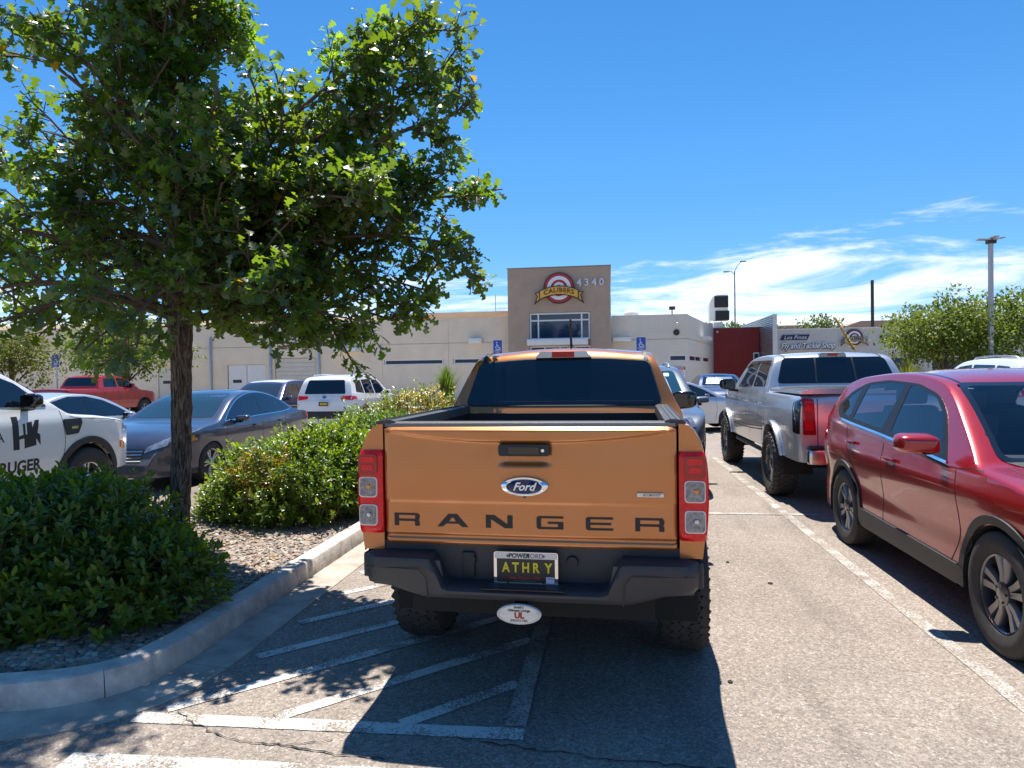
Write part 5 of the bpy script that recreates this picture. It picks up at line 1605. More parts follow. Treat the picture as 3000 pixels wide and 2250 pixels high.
DLO = rpoly([(.545, 1.335), (.66, 1.225), (.9, 1.195), (1.9, 1.13), (3.03, 1.05), (2.72, 1.375), (2.5, 1.485), (2.1, 1.562), (1.5, 1.587), (1.05, 1.557), (.75, 1.468)], [.03, .06, .1, .1, .03, .1, .1, .1, .1, .1, .1])
CUT = [(.575, 1.335), (.685, 1.24), (.9, 1.21), (1.9, 1.145), (2.985, 1.072), (2.71, 1.36), (2.49, 1.470), (2.1, 1.547), (1.5, 1.572), (1.05, 1.542), (.765, 1.455)]
WS = rpoly([(-.735, 1.085), (.735, 1.085), (.595, 1.575), (-.595, 1.575)], .07)
WSC = [(-.71, 1.10), (.71, 1.10), (.578, 1.562), (-.578, 1.562)]
WSI = rpoly([(-.69, 1.112), (.69, 1.112), (.56, 1.55), (-.56, 1.55)], .05)
cx = thing('crossover_car', 'dark red crossover with black wheel-arch cladding facing the camera at the right', 'car', (3.13, 8.08, 0), PI)
cb = Body(**cx_spec, cuts=(('S', CUT), ('F', WSC), ('B', [(-.56, 1.23), (.56, 1.23), (.49, 1.48), (-.49, 1.48)])))
cb.mesh('body', CXRED, cx)
PQ = rpoly([(.64, 1.335), (.71, 1.255), (.97, 1.232), (.97, 1.51), (.79, 1.44)], .02)
PR = rpoly([(1.07, 1.222), (1.80, 1.175), (1.85, 1.555), (1.5, 1.565), (1.10, 1.54)], .02)
PF = rpoly([(1.985, 1.165), (2.90, 1.10), (2.69, 1.35), (2.48, 1.46), (2.1, 1.536), (1.955, 1.546)], .02)
cb.sides('window_frame', [DLO, PQ, PR, PF], mat('frame_black', (.008, .008, .009), .45), cx, off=.004, res=.06)
for P in (PQ, PR, PF): cb.sides('side_window', P, CLEARGL, cx, off=.0015, res=.1, skirt=0)
cb.patch('windscreen_surround', [WS, WSI], 'F', GLOSSBL, cx, off=.004, res=.06)
ws = cb.patch('windscreen', WSI, 'F', CLEARGL, cx, off=.002, res=.08, skirt=0)
for ax in 'LR':
    cb.line('chrome_strip', [(3.03, 1.047), (1.9, 1.127), (.9, 1.190), (.68, 1.213), (.60, 1.26), (.545, 1.335), (.57, 1.37)], ax, CHROME, cx, w=.016, off=.009)
    for g_ in ([(3.17, 1.03), (3.22, .78), (3.20, .55), (3.10, .40)], [(1.93, 1.12), (1.935, .8), (1.93, .40)], [(.98, 1.185), (1.06, .98), (1.38, .66), (1.43, .42)]):
        cb.line('door_gap', g_, ax, BLACKGAP, cx, w=.009)
    cb.line('fender_gap', [(3.20, 1.03), (3.35, 1.05), (3.48, 1.045)], ax, BLACKGAP, cx, w=.006)
cb.patch('rear_window', rpoly([(-.60, 1.20), (.60, 1.20), (.52, 1.50), (-.52, 1.50)], .05), 'B', CLEARGL, cx, off=.003, skirt=0)
CLAD = mat('cladding', (.030, .031, .033), rough=.55, bump=.15, bscale=300)
for yc in (.98, 3.68): arch_trim(cb, cx, yc, .36, .388, .455, CLAD, a0=-14, a1=194, off=.014)
cb.sides('sill', rpoly([(1.34, .275), (3.30, .275), (3.27, .405), (1.40, .435)], .01), CLAD, cx, off=.016, res=.12, skirt=.03)
for sg in (-1, 1):
    for hy, hz in ((1.20, 1.005), (2.14, .955)):
        handle(cb, cx, sg, hy, hz, CXRED, .21)
        cb.patch('handle_cup', ellipse(.075, .035, 20, hy + .01, hz - .008), 'R' if sg > 0 else 'L', mat('cup_dark', (.07, .006, .008), .3, coat=1), cx, off=.0015, res=.04)
    mirror(cx, sg, 3.02, 1.165, .915, CXRED, sz=(.25, .17, .16), leg=True)
    cb.patch('headlight', rpoly([(sg * .42, .80), (sg * .74, .84), (sg * .74, .92), (sg * .46, .90)][::sg], .02), 'F', HEADLAMP, cx, off=.006)
    cb.patch('tail_light', rpoly([(sg * .48, .98), (sg * .84, .95), (sg * .82, 1.07), (sg * .48, 1.06)][::sg], .02), 'B', DARKRED, cx, off=.008)
    cb.patch('tail_light_side', rpoly([(.05, 1.0), (.32, 1.02), (.26, 1.06), (.08, 1.07)], .015), 'R' if sg > 0 else 'L', DARKRED, cx, off=.006)
    cb.line('hood_gap', [(sg * .72, 3.44), (sg * .74, 3.7), (sg * .72, 4.0), (sg * .66, 4.28)], 'T', BLACKGAP, cx, w=.009)
    cb.line('roof_moulding', [(sg * .565, .75), (sg * .575, 1.5), (sg * .565, 2.2), (sg * .555, 2.58)], 'T', GLOSSBL, cx, w=.022, off=.002)
    cb.patch('fog_lamp', ellipse(.05, .04, 16, sg * .66, .56), 'F', HEADLAMP, cx, off=.01)
    P = [cb.hit('T', sg * .64 - .14, 3.425)[0] + Vector((0, 0, .02)), cb.hit('T', sg * .40 - .14, 3.36)[0] + Vector((0, 0, .022)), cb.hit('T', sg * .02 - .14, 3.345)[0] + Vector((0, 0, .022))]
    MB().tube(P, .011, 6).build('wiper', BLACKPL, cx, smooth=50)
cb.patch('cowl', rpoly([(-.70, 3.36), (.70, 3.36), (.64, 3.46), (-.64, 3.46)], .02), 'T', BLACKPL, cx, off=.004)
gr_ = cb.patch('grille', rpoly([(-.22, .56), (.22, .56), (.40, .70), (.37, .80), (-.37, .80), (-.40, .70)], .04), 'F', BLACKPL, cx, off=.008)
cb.line('grille_chrome', [(-.46, .83), (-.40, .69), (-.24, .55), (0, .54), (.24, .55), (.40, .69), (.46, .83)], 'F', CHROME, cx, w=.02, off=.016)
for k_ in range(5): cb.line('grille_slat', [(-.30, .60 + .042 * k_), (0, .595 + .042 * k_), (.30, .60 + .042 * k_)], 'F', GLOSSBL, cx, w=.012, off=.013)
cb.patch('grille_emblem', ellipse(.075, .055, 24, 0, .72), 'F', CHROME, cx, off=.022, res=.03)
cb.patch('lower_intake', rpoly([(-.50, .36), (.50, .36), (.54, .46), (-.54, .46)], .03), 'F', BLACKPL, cx, off=.008)
cb.patch('front_valance', rpoly([(-.62, .28), (.62, .28), (.62, .345), (-.62, .345)], .02), 'F', CLAD, cx, off=.012)
fin_ = MB()
for i in range(7):
    y = .55 + .025 * i; h_ = .055 * math.sin(PI * (i + 1) / 9); zz = cb.T(y) - .004
    fin_.v += [(-.018, y, zz), (0, y - .012 * i * .2, zz + h_), (.018, y, zz)]
for i in range(6): fin_.f += [(3 * i, 3 * i + 1, 3 * i + 4, 3 * i + 3), (3 * i + 1, 3 * i + 2, 3 * i + 5, 3 * i + 4)]
fin_.build('antenna_fin', CXRED, cx, smooth=60)
interior(cx, 2.15, 1.15, 1.06, .80, 2.92, -.37)
GUN = mat('gunmetal_rim', (.16, .16, .175), rough=.30, metal=.85, coat=.4)
liner(cx, [(s_ * .912, y, .36) for s_ in (-1, 1) for y in (.98, 3.68)], .392, .40)
MB().box(-.70, .70, .6, 4.1, .22, .42).build('underbody', UNDER, cx)
wheels(cx, [(s_ * .80, y) for y in (.98, 3.68) for s_ in (-1, 1)], .362, .228, .232, dict(m=GUN, spokes=5, split=(-.20, .20), sw=.058, flare=1.25), 'cx5')

# ------------------------------------------------------------------ silver lifted pickup, right
SILV = paint('paint_silver', (0.56, 0.575, 0.60), metal=.55, rough=.30, dust=.05)
fs_ = dict(
    top=[(0, .72), (.005, .95), (.010, 1.33), (.025, 1.385), (.06, 1.412), (.3, 1.42), (1.0, 1.425), (1.72, 1.425), (1.745, 1.425), (1.76, 1.46), (1.80, 1.55), (1.91, 1.79), (1.98, 1.885), (2.1, 1.93), (2.4, 1.955), (2.9, 1.96), (3.4, 1.94), (3.7, 1.89), (4.0, 1.73), (4.25, 1.57), (4.42, 1.475), (4.6, 1.445), (5.2, 1.38), (5.55, 1.31), (5.72, 1.20), (5.78, 1.0), (5.8, .8)],
    plan=[(0, .945), (.1, .985), (.5, 1.0), (4.8, 1.0), (5.3, .97), (5.65, .87), (5.8, .76)],
    prof=[(.5, .965), (.75, .985), (1.0, 1.0), (1.2, .995), (1.34, .965), (1.42, .945), (1.5, .935), (2, .935)], belt=1.43, tumble=.30, bottom=.60,
    arches=((1.30, .50, .47), (4.95, .50, .47)), crown=.04, rc=(.12, .06))
fo = thing('pickup_truck', 'silver lifted crew-cab pickup with covered bed behind the red crossover', 'pickup truck', (3.15, 8.55, 0), 0)
fb = Body(**fs_)
fb.mesh('body', SILV, fo)
lid = MB()
for i in range(20):
    y0 = .02 + 1.70 * i / 20; y1 = .02 + 1.70 * (i + 1) / 20
    lid.prism([(-.93, 1.405), (.93, 1.405), (.92, 1.44), (.80, 1.462), (.4, 1.475), (-.4, 1.475), (-.80, 1.462), (-.92, 1.44)], y0, y1, 'y')
lid.build('bed_cover', SILV, fo, smooth=50)
RW = rpoly([(-.80, 1.50), (.80, 1.50), (.69, 1.865), (-.69, 1.865)], .07)
fb.patch('rear_window', RW, 'B', TINT, fo, off=.008, res=.07)
for sg in (-1, 1): fb.line('window_divider', [(sg * .27, 1.51), (sg * .25, 1.86)], 'B', BLACKPL, fo, w=.022, off=.011)
hs = MB().prism(rpoly([(-.19, 1.872), (.19, 1.872), (.165, 1.935), (-.165, 1.935)], .015), 1.95, 2.1, 'y').build('high_stop_lamp', CLEARLENS, fo, smooth=40)
MB().prism(rpoly([(-.07, 1.89), (.07, 1.89), (.07, 1.925), (-.07, 1.925)], .005), 1.944, 1.96, 'y').build('stop_lens', DARKRED, hs)
for P in ([(1.98, 1.46), (2.78, 1.45), (2.78, 1.80), (2.12, 1.80)], [(2.88, 1.45), (3.98, 1.42), (3.62, 1.72), (3.4, 1.80), (2.88, 1.805)]):
    fb.sides('side_window', rpoly(P, .04), TINT, fo, off=.005)
fb.patch('windscreen', rpoly([(-.78, 1.50), (.78, 1.50), (.66, 1.88), (-.66, 1.88)], .07), 'F', TINT, fo, off=.005)
for ax in 'LR':
    sg = 1 if ax == 'R' else -1
    for g_ in ([(1.75, 1.42), (1.75, .62)], [(2.83, 1.44), (2.83, .66)], [(4.12, 1.42), (4.16, 1.0), (4.02, .66)], [(1.92, 1.44), (1.92, .95), (1.98, .66)]): fb.line('door_gap', g_, ax, BLACKGAP, fo, w=.010)
    for z_, m_ in ((.84, mat('stripe_maroon', (.10, .012, .015), .4)), (.80, LETM)):
        fb.line('side_stripe', [(1.86, z_ + .05), (3.0, z_), (4.3, z_ - .01)], ax, m_, fo, w=.016, off=.002)
    fb.patch('tail_light', rpoly([(sg * .775, .925), (sg * .925, .925), (sg * .925, 1.345), (sg * .80, 1.345)][::sg], .02), 'B', DARKRED, fo, off=.02, res=.06)
    fb.patch('tail_light_side', rpoly([(.015, .93), (.16, .95), (.20, 1.30), (.02, 1.345)], .02), ax, mat('smoked_lens', (.015, .003, .003), .08, coat=1), fo, off=.010, res=.06)
    for z_ in (.98, 1.20): fb.patch('lamp_cell', rpoly([(sg * .80, z_), (sg * .90, z_), (sg * .90, z_ + .12), (sg * .81, z_ + .12)][::sg], .01), 'B', REDLENS, fo, off=.024, res=.06)
    fb.line('tailgate_gap', [(sg * .755, 1.40), (sg * .755, .76)], 'B', BLACKGAP, fo, w=.010)
    handle(fb, fo, sg, 2.12, 1.22, CHROME, .22); handle(fb, fo, sg, 3.08, 1.22, CHROME, .22)
    mirror(fo, sg, 3.98, 1.46, .97, GLOSSBL, sz=(.27, .12, .21))
    fb.patch('window_visor', rpoly([(2.02, 1.79), (2.80, 1.80), (2.80, 1.84), (2.10, 1.835)], .01), ax, GLOSSBL, fo, off=.02)
    fb.patch('window_visor', rpoly([(2.86, 1.80), (3.42, 1.795), (3.68, 1.72), (3.72, 1.75), (3.45, 1.84), (2.86, 1.84)], .01), ax, GLOSSBL, fo, off=.02)
    fb.patch('headlight', rpoly([(sg * .56, .98), (sg * .80, 1.0), (sg * .76, 1.22), (sg * .56, 1.22)][::sg], .02), 'F', HEADLAMP, fo, off=.006)
    MB().tube([(sg * .88, 1.95, .56), (sg * .93, 2.1, .52), (sg * .93, 4.2, .52), (sg * .88, 4.35, .56)], .035, 8).build('side_step', BLACKPL, fo, smooth=50)
    l0, _ = fb.hit('T', sg * .66, 2.1)
    fb.line('roof_moulding', [(sg * .655, 2.0), (sg * .665, 2.8), (sg * .65, 3.6)], 'T', BLACKPL, fo, w=.03, off=.003)
for yc in (1.30, 4.95): arch_trim(fb, fo, yc, .47, .492, .548, SILV, a0=-6, a1=186, off=.035, name='fender_flare', skirt=.02)
# shield emblem on the tailgate
e_ = fb.patch('tailgate_badge', rpoly([(-.16, 1.075), (.16, 1.075), (.16, 1.135), (-.16, 1.135)], .012), 'B', mat('badge_dark', (.05, .03, .03), .35, metal=.4), fo, off=.012)
fb.patch('shield_emblem', rpoly([(0, .995), (.075, 1.05), (.095, 1.12), (.06, 1.18), (0, 1.215), (-.06, 1.18), (-.095, 1.12), (-.075, 1.05)], .01), 'B', mat('badge_dark', (.05, .03, .03), .35), fo, off=.016)
MB().box(-.90, .90, -.16, .0, .585, .765, bev=.045).build('rear_bumper', mat('brushed_chrome', (.66, .66, .67), .2, metal=1), fo, smooth=40)
MB().box(-.86, .86, -.13, .0, .7655, .80, bev=.012).build('bumper_pad', BLACKPL, fo, smooth=40)
MB().lathe([(-.006, .001), (-.006, .03), (0, .032)], 16, Matrix.Translation((-.30, -.16, .66)), 'y').build('bumper_hole', UNDER, fo)
MB().lathe([(-.006, .001), (-.006, .025), (0, .027)], 16, Matrix.Translation((-.62, -.16, .66)), 'y').build('bumper_hole', UNDER, fo)
MB().box(-.72, .72, .1, 5.5, .56, .74).build('underbody', UNDER, fo)
liner(fo, [(s_ * .95, y, .47) for s_ in (-1, 1) for y in (1.30, 4.95)], .495, .36)
wheels(fo, [(s_ * .90, y) for y in (1.30, 4.95) for s_ in (-1, 1)], .435, .30, .27, dict(m=mat('machined_black_rim', (.26, .26, .27), rough=.22, metal=.9), spokes=8, sw=.06, flare=1.5, tread=34, beadlock=True), 'f150')
MB().tube([(-.75, 1.3, .43), (.75, 1.3, .43)], .06, 8).build('rear_axle', UNDER, fo)

# ------------------------------------------------------------------ vehicles ahead of the orange truck
GREYP_ = paint('paint_grey', (0.10, 0.115, 0.14), metal=.5, dust=.08)
t4, b4 = car('suv', 'grey off-road suv with blue sunshade facing the orange truck nose to nose', 'car', (0.40, 14.1, 0.08), PI, dict(SUV, key='suv4'), GREYP_, trim=BLACKPL, mirror_m=GREYP_, screen=mat('screen_blue', (.012, .05, .085), .03, coat=.5))
b4.patch('front_bumper', rpoly([(-.86, .34), (.86, .34), (.82, .66), (.5, .64), (-.5, .64), (-.82, .66)], .04), 'F', BLACKPL, t4, off=.03)
for sg in (-1, 1): b4.patch('headlight_bulb', ellipse(.05, .05, 18, sg * .60, .90), 'F', mat('lamp_core', (.1, .13, .2), .05, metal=.8, coat=1), t4, off=.02, res=.04)
b4.patch('sunshade', rpoly([(-.55, 1.24), (.52, 1.24), (.42, 1.56), (-.45, 1.56)], .08), 'F', mat('sunshade_blue', (.01, .22, .42), .3, coat=.5, var=.4, vscale=9), t4, off=.0055)
b4.patch('windscreen_sticker', rect(-.52, -.44, 1.54, 1.59, .008), 'F', mat('sticker_green', (.55, .75, .55), .4), t4, off=.007, res=.05)
car('suv', 'white suv with red tail lights just left of the orange truck cab', 'car', (-2.52, 15.6, .06), 0, dict(SUV, key='suvw'), paint('paint_white', (.74, .74, .73), metal=0, rough=.35, dust=.05), txt=None)
SLV2 = paint('paint_pale_silver', (0.60, 0.62, 0.66), metal=.55, rough=.32, dust=.04)
car('sedan_car', 'pale silver sedan parked broadside beyond the grey suv', 'car', (-.55, 20.6, 0.02), R(-84), dict(SEDAN, key='sedansl', msz=(.24, .15, .15)), SLV2, glass=LIGHTGL, mirror_m=mat('mirror_grey', (.10, .10, .13), .25, coat=1), rims=dict(m=SATIN, spokes=14, sw=.024))
BLU = paint('paint_navy', (0.010, 0.022, 0.075), metal=.4, dust=.04)
tb, bb = car('sedan_car', 'dark blue car with bright windscreen sunshade by the red wall', 'car', (4.05, 30.0, 0.16), PI, dict(SEDAN, key='sedanb'), BLU)
SHADE = mat('sunshade_silver', (.70, .74, .72), .18, metal=.9, bump=.9, bscale=14)
bb.patch('sunshade', rpoly([(-.55, 1.08), (.55, 1.08), (.45, 1.33), (-.45, 1.33)], .05), 'F', SHADE, tb, off=.0055)

# ------------------------------------------------------------------ left side of the lot
SLATE = paint('paint_slate_blue', (0.058, 0.072, 0.115), metal=.6, rough=.28, dust=.05)
CHR = CHROME
ta, ba = car('sedan_car', 'slate blue sedan facing the camera behind the tree trunk', 'car', (-7.2, 14.1, 0.02), PI, dict(SEDAN, key='altima'), SLATE, glass=TINT, screen=mat('screen_teal', (.016, .036, .045), .03, spec=.8, coat=.5))
for ax in 'LR': ba.line('window_chrome', [(3.42, .962), (3.1, 1.155), (2.75, 1.307), (2.35, 1.392), (1.9, 1.397), (1.45, 1.307), (1.15, 1.185), (.98, 1.072), (1.2, 1.03), (2.2, .998), (3.42, .962)], ax, CHR, ta, w=.014, off=.006)
for k in range(4): ba.line('grille_bar', [(-.38, .47 + .045 * k), (0, .465 + .045 * k), (.38, .47 + .045 * k)], 'F', CHR, ta, w=.013, off=.013)
for sg in (-1, 1): ba.patch('turn_lamp', rpoly([(4.22, .735), (4.34, .71), (4.36, .76), (4.26, .80)], .01), 'R' if sg > 0 else 'L', AMBER, ta, off=.009)
ba.patch('roof_glass', rpoly([(-.38, 1.75), (.38, 1.75), (.38, 2.35), (-.38, 2.35)], .06), 'T', TINT, ta, off=.003)
sp_ = MB()
for i in range(16):
    x0 = -.62 + 1.24 * i / 16; x1 = -.62 + 1.24 * (i + 1) / 16
    sp_.prism([(.06, 1.07), (.20, 1.085), (.21, 1.095), (.05, 1.085)], x0, x1, 'x')
sp_.build('boot_spoiler', SLATE, ta, smooth=40)

WHT = paint('paint_bright_white', (.80, .80, .79), metal=0, rough=.35, dust=.04)
th, bh = car('pickup_truck', 'white pickup with black door lettering at the left edge behind the shrub', 'pickup truck', (-7.3, 3.5, 0.06), 0, dict(PICK, key='hk', trim=.08), WHT, glass=TINT, mirror_m=GLOSSBL)
DEC = LETM
def decal(b, root, polys, ax, nm='decal', m=DEC, off=.0016):
    for P in polys: b.patch(nm, P, ax, m, root, off=off, res=.05, skirt=0)
# block HK initials on the front door, drawn (y forward, z up) on the right-hand side
y0, z0, s_ = 3.14, .88, .36
decal(bh, th, [[(y0 + a * s_, z0 + b * s_) for a, b in P] for P in (
    [(0, 0), (.22, 0), (.22, .30), (.40, .33), (.40, .02), (.84, .08), (.84, .30), (1.0, .06), (1.0, .40), (.90, .46), (1.0, .86), (.84, .86), (.72, .62), (.72, .82), (.52, .80), (.52, .44), (.46, .44), (.46, .78), (.38, .77), (.38, .44), (.22, .40), (.22, 1.0), (0, 1.0)],)], 'R', 'door_initials')
def side_text(b, root, s, size, y, z, nm='door_lettering', bold=.0, sx=1.0):
    me = text_mesh(s, size, depth=0.0, bold=bold, align='RIGHT', sx=sx)
    for v in me.vertices:
        l, n = b.hit('R', y + v.co.x, z + v.co.z)
        v.co = l + n * .002
    link(nm, me, DEC, root)
side_text(bh, th, 'BERETTA', .17, 3.03, 1.03)
side_text(bh, th, 'RUGER', .17, 3.50, .69, bold=.006)
bh.patch('fender_vent', rpoly([(3.84, 1.17), (4.12, 1.17), (4.13, 1.11), (4.06, .99), (3.88, .98)], .02), 'R', BLACKPL, th, off=.012)
bh.patch('vent_badge', rpoly([(3.95, 1.08), (4.06, 1.08), (4.05, 1.05), (3.95, 1.05)], .005), 'R', CHROME, th, off=.016)
for ax in 'LR':
    bh.patch('headlight_side', rpoly([(4.88, .98), (5.10, .95), (5.04, 1.07), (4.90, 1.08)], .02), ax, HEADLAMP, th, off=.006)
    bh.patch('side_marker', rpoly([(4.82, .74), (4.92, .72), (4.90, .82), (4.82, .84)], .01), ax, AMBER, th, off=.02)
    bh.line('hood_gap', [(3.95, 1.20), (4.15, 1.165), (4.6, 1.13), (4.9, 1.08)], ax, BLACKGAP, th, w=.006)

COUPE = dict(SEDAN, key='coupe')
car('coupe_car', 'pale silver coupe between the white pickup and the slate blue sedan', 'car', (-10.6, 9.6, 0.0), 0, COUPE, SLV2, glass=TINT)
REDP = paint('paint_bright_red', (.40, .012, .012), metal=.2, dust=.05)
car('pickup_truck', 'bright red pickup with dark rear window parked beyond the silver coupe', 'pickup truck', (-20.9, 23.3, 0.06), 0, dict(PICK, key='redpick'), REDP)
car('suv', 'charcoal suv at the far left edge under the small trees', 'car', (-19.9, 17.6, .04), 0, dict(SUV, key='suvd', rack=None), paint('paint_charcoal', (.06, .065, .08), metal=.6, dust=.05))
car('suv', 'dark blue car with white roof behind the slate blue sedan', 'car', (-11.4, 24.4, -.12), PI, dict(SUV, key='suvm', rack=None), paint('paint_indigo', (.025, .03, .11), metal=.5, dust=.05), roof_m=WHT, glass=LIGHTGL)
tr_, br_ = car('suv', 'white suv with wide red tail lights and yellow plate behind the shrubs', 'car', (-8.40, 19.5, 0.02), 0, dict(SUV, key='rav4'), WHT, txt='RAV', rims=dict(m=GUN, spokes=5, sw=.06))
br_.patch('rear_emblem', ellipse(.06, .045, 20, 0, 1.08), 'B', mat('emblem_blue_chrome', (.3, .4, .6), .1, metal=.9), tr_, off=.012)
for o_ in list(tr_.children):
    if o_.name.startswith('number_plate'):
        for c_ in list(o_.children):
            if c_.name.startswith('lettering') or c_.name.startswith('plate_text'): bpy.data.objects.remove(c_)
        for k in range(5): MB().box(-.10 + .043 * k, -.068 + .043 * k, -.016, -.0146, -.03, .03).build('plate_character', PLATEYL, o_)
car('suv', 'white suv with black roof rails beyond the red crossover at the right edge', 'car', (8.3, 13.9, .16), 0, dict(SUV, key='suvt'), WHT)
car('sedan_car', 'silver car roof just visible between the silver pickup and the crossover', 'car', (8.6, 19.5, .06), 0, dict(SEDAN, key='sedanx'), SLV2)
# ================================================================== trees, shrubs, grasses
import numpy as np
def leaf_mat(name, col, trans, tw=0.35, rough=0.38, spec=0.5):
    """leaf: glossy surface plus light shining through; per-leaf tint from the attribute 'tint'"""
    m = bpy.data.materials.new(name); m.use_nodes = True
    nt = m.node_tree; N = nt.nodes; L = nt.links
    b = N['Principled BSDF']; out = [n for n in N if n.type == 'OUTPUT_MATERIAL'][0]
    at = N.new('ShaderNodeAttribute'); at.attribute_name = 'tint'
    mul = N.new('ShaderNodeVectorMath'); mul.operation = 'MULTIPLY'; mul.inputs[1].default_value = col
    mul2 = N.new('ShaderNodeVectorMath'); mul2.operation = 'MULTIPLY'; mul2.inputs[1].default_value = trans
    L.new(at.outputs['Color'], mul.inputs[0]); L.new(at.outputs['Color'], mul2.inputs[0])
    L.new(mul.outputs[0], b.inputs['Base Color'])
    b.inputs['Roughness'].default_value = rough; b.inputs['Specular IOR Level'].default_value = spec
    tr = N.new('ShaderNodeBsdfTranslucent'); L.new(mul2.outputs[0], tr.inputs[0])
    mx = N.new('ShaderNodeMixShader'); mx.inputs[0].default_value = tw
    L.new(b.outputs[0], mx.inputs[1]); L.new(tr.outputs[0], mx.inputs[2]); L.new(mx.outputs[0], out.inputs[0])
    return m
OAKLEAF = leaf_mat('oak_leaf', (.038, .076, .015), (.27, .43, .024), .40, rough=.37, spec=.95)
SHRUBLEAF = leaf_mat('shrub_leaf', (.070, .122, .013), (.32, .44, .022), .32, rough=.33, spec=.55)
FARLEAF = leaf_mat('far_leaf', (.075, .105, .022), (.24, .30, .04), .30, rough=.5, spec=.3)
def bark_mat():
    m = bpy.data.materials.new('bark'); m.use_nodes = True
    nt = m.node_tree; N = nt.nodes; L = nt.links; b = N['Principled BSDF']
    b.inputs['Roughness'].default_value = .92; b.inputs['Specular IOR Level'].default_value = .2
    co = N.new('ShaderNodeTexCoord'); mp_ = N.new('ShaderNodeMapping'); mp_.inputs['Scale'].default_value = (1, 1, .16)
    L.new(co.outputs['Object'], mp_.inputs['Vector'])
    n1 = N.new('ShaderNodeTexNoise'); n1.inputs['Scale'].default_value = 62; n1.inputs['Detail'].default_value = 7; n1.inputs['Distortion'].default_value = .8
    L.new(mp_.outputs[0], n1.inputs['Vector'])
    r = N.new('ShaderNodeValToRGB'); e = r.color_ramp.elements
    e[0].position = .36; e[0].color = (.035, .027, .021, 1); e[1].position = .66; e[1].color = (.27, .215, .165, 1)
    q = e.new(.5); q.color = (.125, .095, .072, 1)
    L.new(n1.outputs['Fac'], r.inputs[0]); L.new(r.outputs[0], b.inputs['Base Color'])
    bp = N.new('ShaderNodeBump'); bp.inputs['Strength'].default_value = 1.0; bp.inputs['Distance'].default_value = .02
    L.new(n1.outputs['Fac'], bp.inputs['Height']); L.new(bp.outputs[0], b.inputs['Normal'])
    return m
BARK = bark_mat()
TWIG = mat('twig', (.11, .075, .05), rough=.85)

# leaf outlines (length along +Y from 0 to 1, half width in X)
def leaf_tpl(half, fold=.22, curl=.18):
    n = len(half); v = []; f = []
    for t, w in half:
        z = -curl * t * t
        v += [(-w, t, z + fold * w), (0, t, z), (w, t, z + fold * w)]
    for i in range(n - 1):
        a = 3 * i; f += [(a, a + 1, a + 4), (a, a + 4, a + 3), (a + 1, a + 2, a + 5), (a + 1, a + 5, a + 4)]
    v = np.array(v, float); f = np.array(f, int)
    keep = []
    for q in f:
        p = v[q]; ar = np.linalg.norm(np.cross(p[1] - p[0], p[2] - p[0]))
        if ar > 1e-6: keep.append(q)
    return v, np.array(keep)
OAK = leaf_tpl([(0, .0), (.10, .012), (.20, .06), (.29, .17), (.345, .09), (.43, .10), (.50, .25), (.585, .28), (.64, .15), (.72, .16), (.80, .33), (.88, .30), (.925, .18), (1.0, .0)], .25, .22)
OVAL = leaf_tpl([(0, 0), (.3, .17), (.62, .20), (.86, .12), (1, 0)], .3, .15)
DIAM = leaf_tpl([(0, 0), (.5, .28), (1, 0)], .2, .1)
BLADE = leaf_tpl([(0, .012), (.35, .012), (.7, .009), (1, 0)], .3, .55)

def build_leaves(name, tpl, pos, dirs, nrm, size, tint, m, parent, kind='stuff'):
    """one mesh of many leaves; arrays: pos (N,3), dirs = leaf axis, nrm = upper side, size, tint (N,3)"""
    V, F = tpl
    N_ = len(pos)
    y = dirs / np.linalg.norm(dirs, axis=1, keepdims=True)
    z = nrm - y * (nrm * y).sum(1, keepdims=True)
    z /= np.maximum(np.linalg.norm(z, axis=1, keepdims=True), 1e-6)
    x = np.cross(y, z)
    B = np.stack([x, y, z], axis=1) * size[:, None, None]          # rows: axes
    P = np.einsum('vk,nkj->nvj', V, B) + pos[:, None, :]
    nv = len(V); nf = len(F)
    faces = (F[None] + (np.arange(N_) * nv)[:, None, None]).reshape(-1, 3)
    me = bpy.data.meshes.new(name)
    me.vertices.add(N_ * nv); me.vertices.foreach_set('co', P.reshape(-1).astype(np.float32))
    me.loops.add(len(faces) * 3); me.loops.foreach_set('vertex_index', faces.reshape(-1).astype(np.int32))
    me.polygons.add(len(faces)); me.polygons.foreach_set('loop_start', np.arange(0, len(faces) * 3, 3, dtype=np.int32))
    me.polygons.foreach_set('loop_total', np.full(len(faces), 3, dtype=np.int32))
    me.polygons.foreach_set('use_smooth', np.ones(len(faces), dtype=bool))
    at = me.attributes.new('tint', 'FLOAT_COLOR', 'POINT')
    c = np.ones((N_, nv, 4)); c[:, :, :3] = tint[:, None, :]
    at.data.foreach_set('color', c.reshape(-1).astype(np.float32))
    me.update(); me.validate()
    o = link(name, me, m, parent)
    if kind: tag(o, kind=kind)
    return o
def one_leaf(name, tpl, tint, m):
    V, F = tpl
    me = bpy.data.meshes.new(name)
    me.from_pydata([tuple(v) for v in V], [], [tuple(f) for f in F]); me.shade_smooth()
    at = me.attributes.new('tint', 'FLOAT_COLOR', 'POINT')
    at.data.foreach_set('color', np.tile(np.array([*tint, 1.0]), len(V)).astype(np.float32))
    me.materials.append(m)
    return me
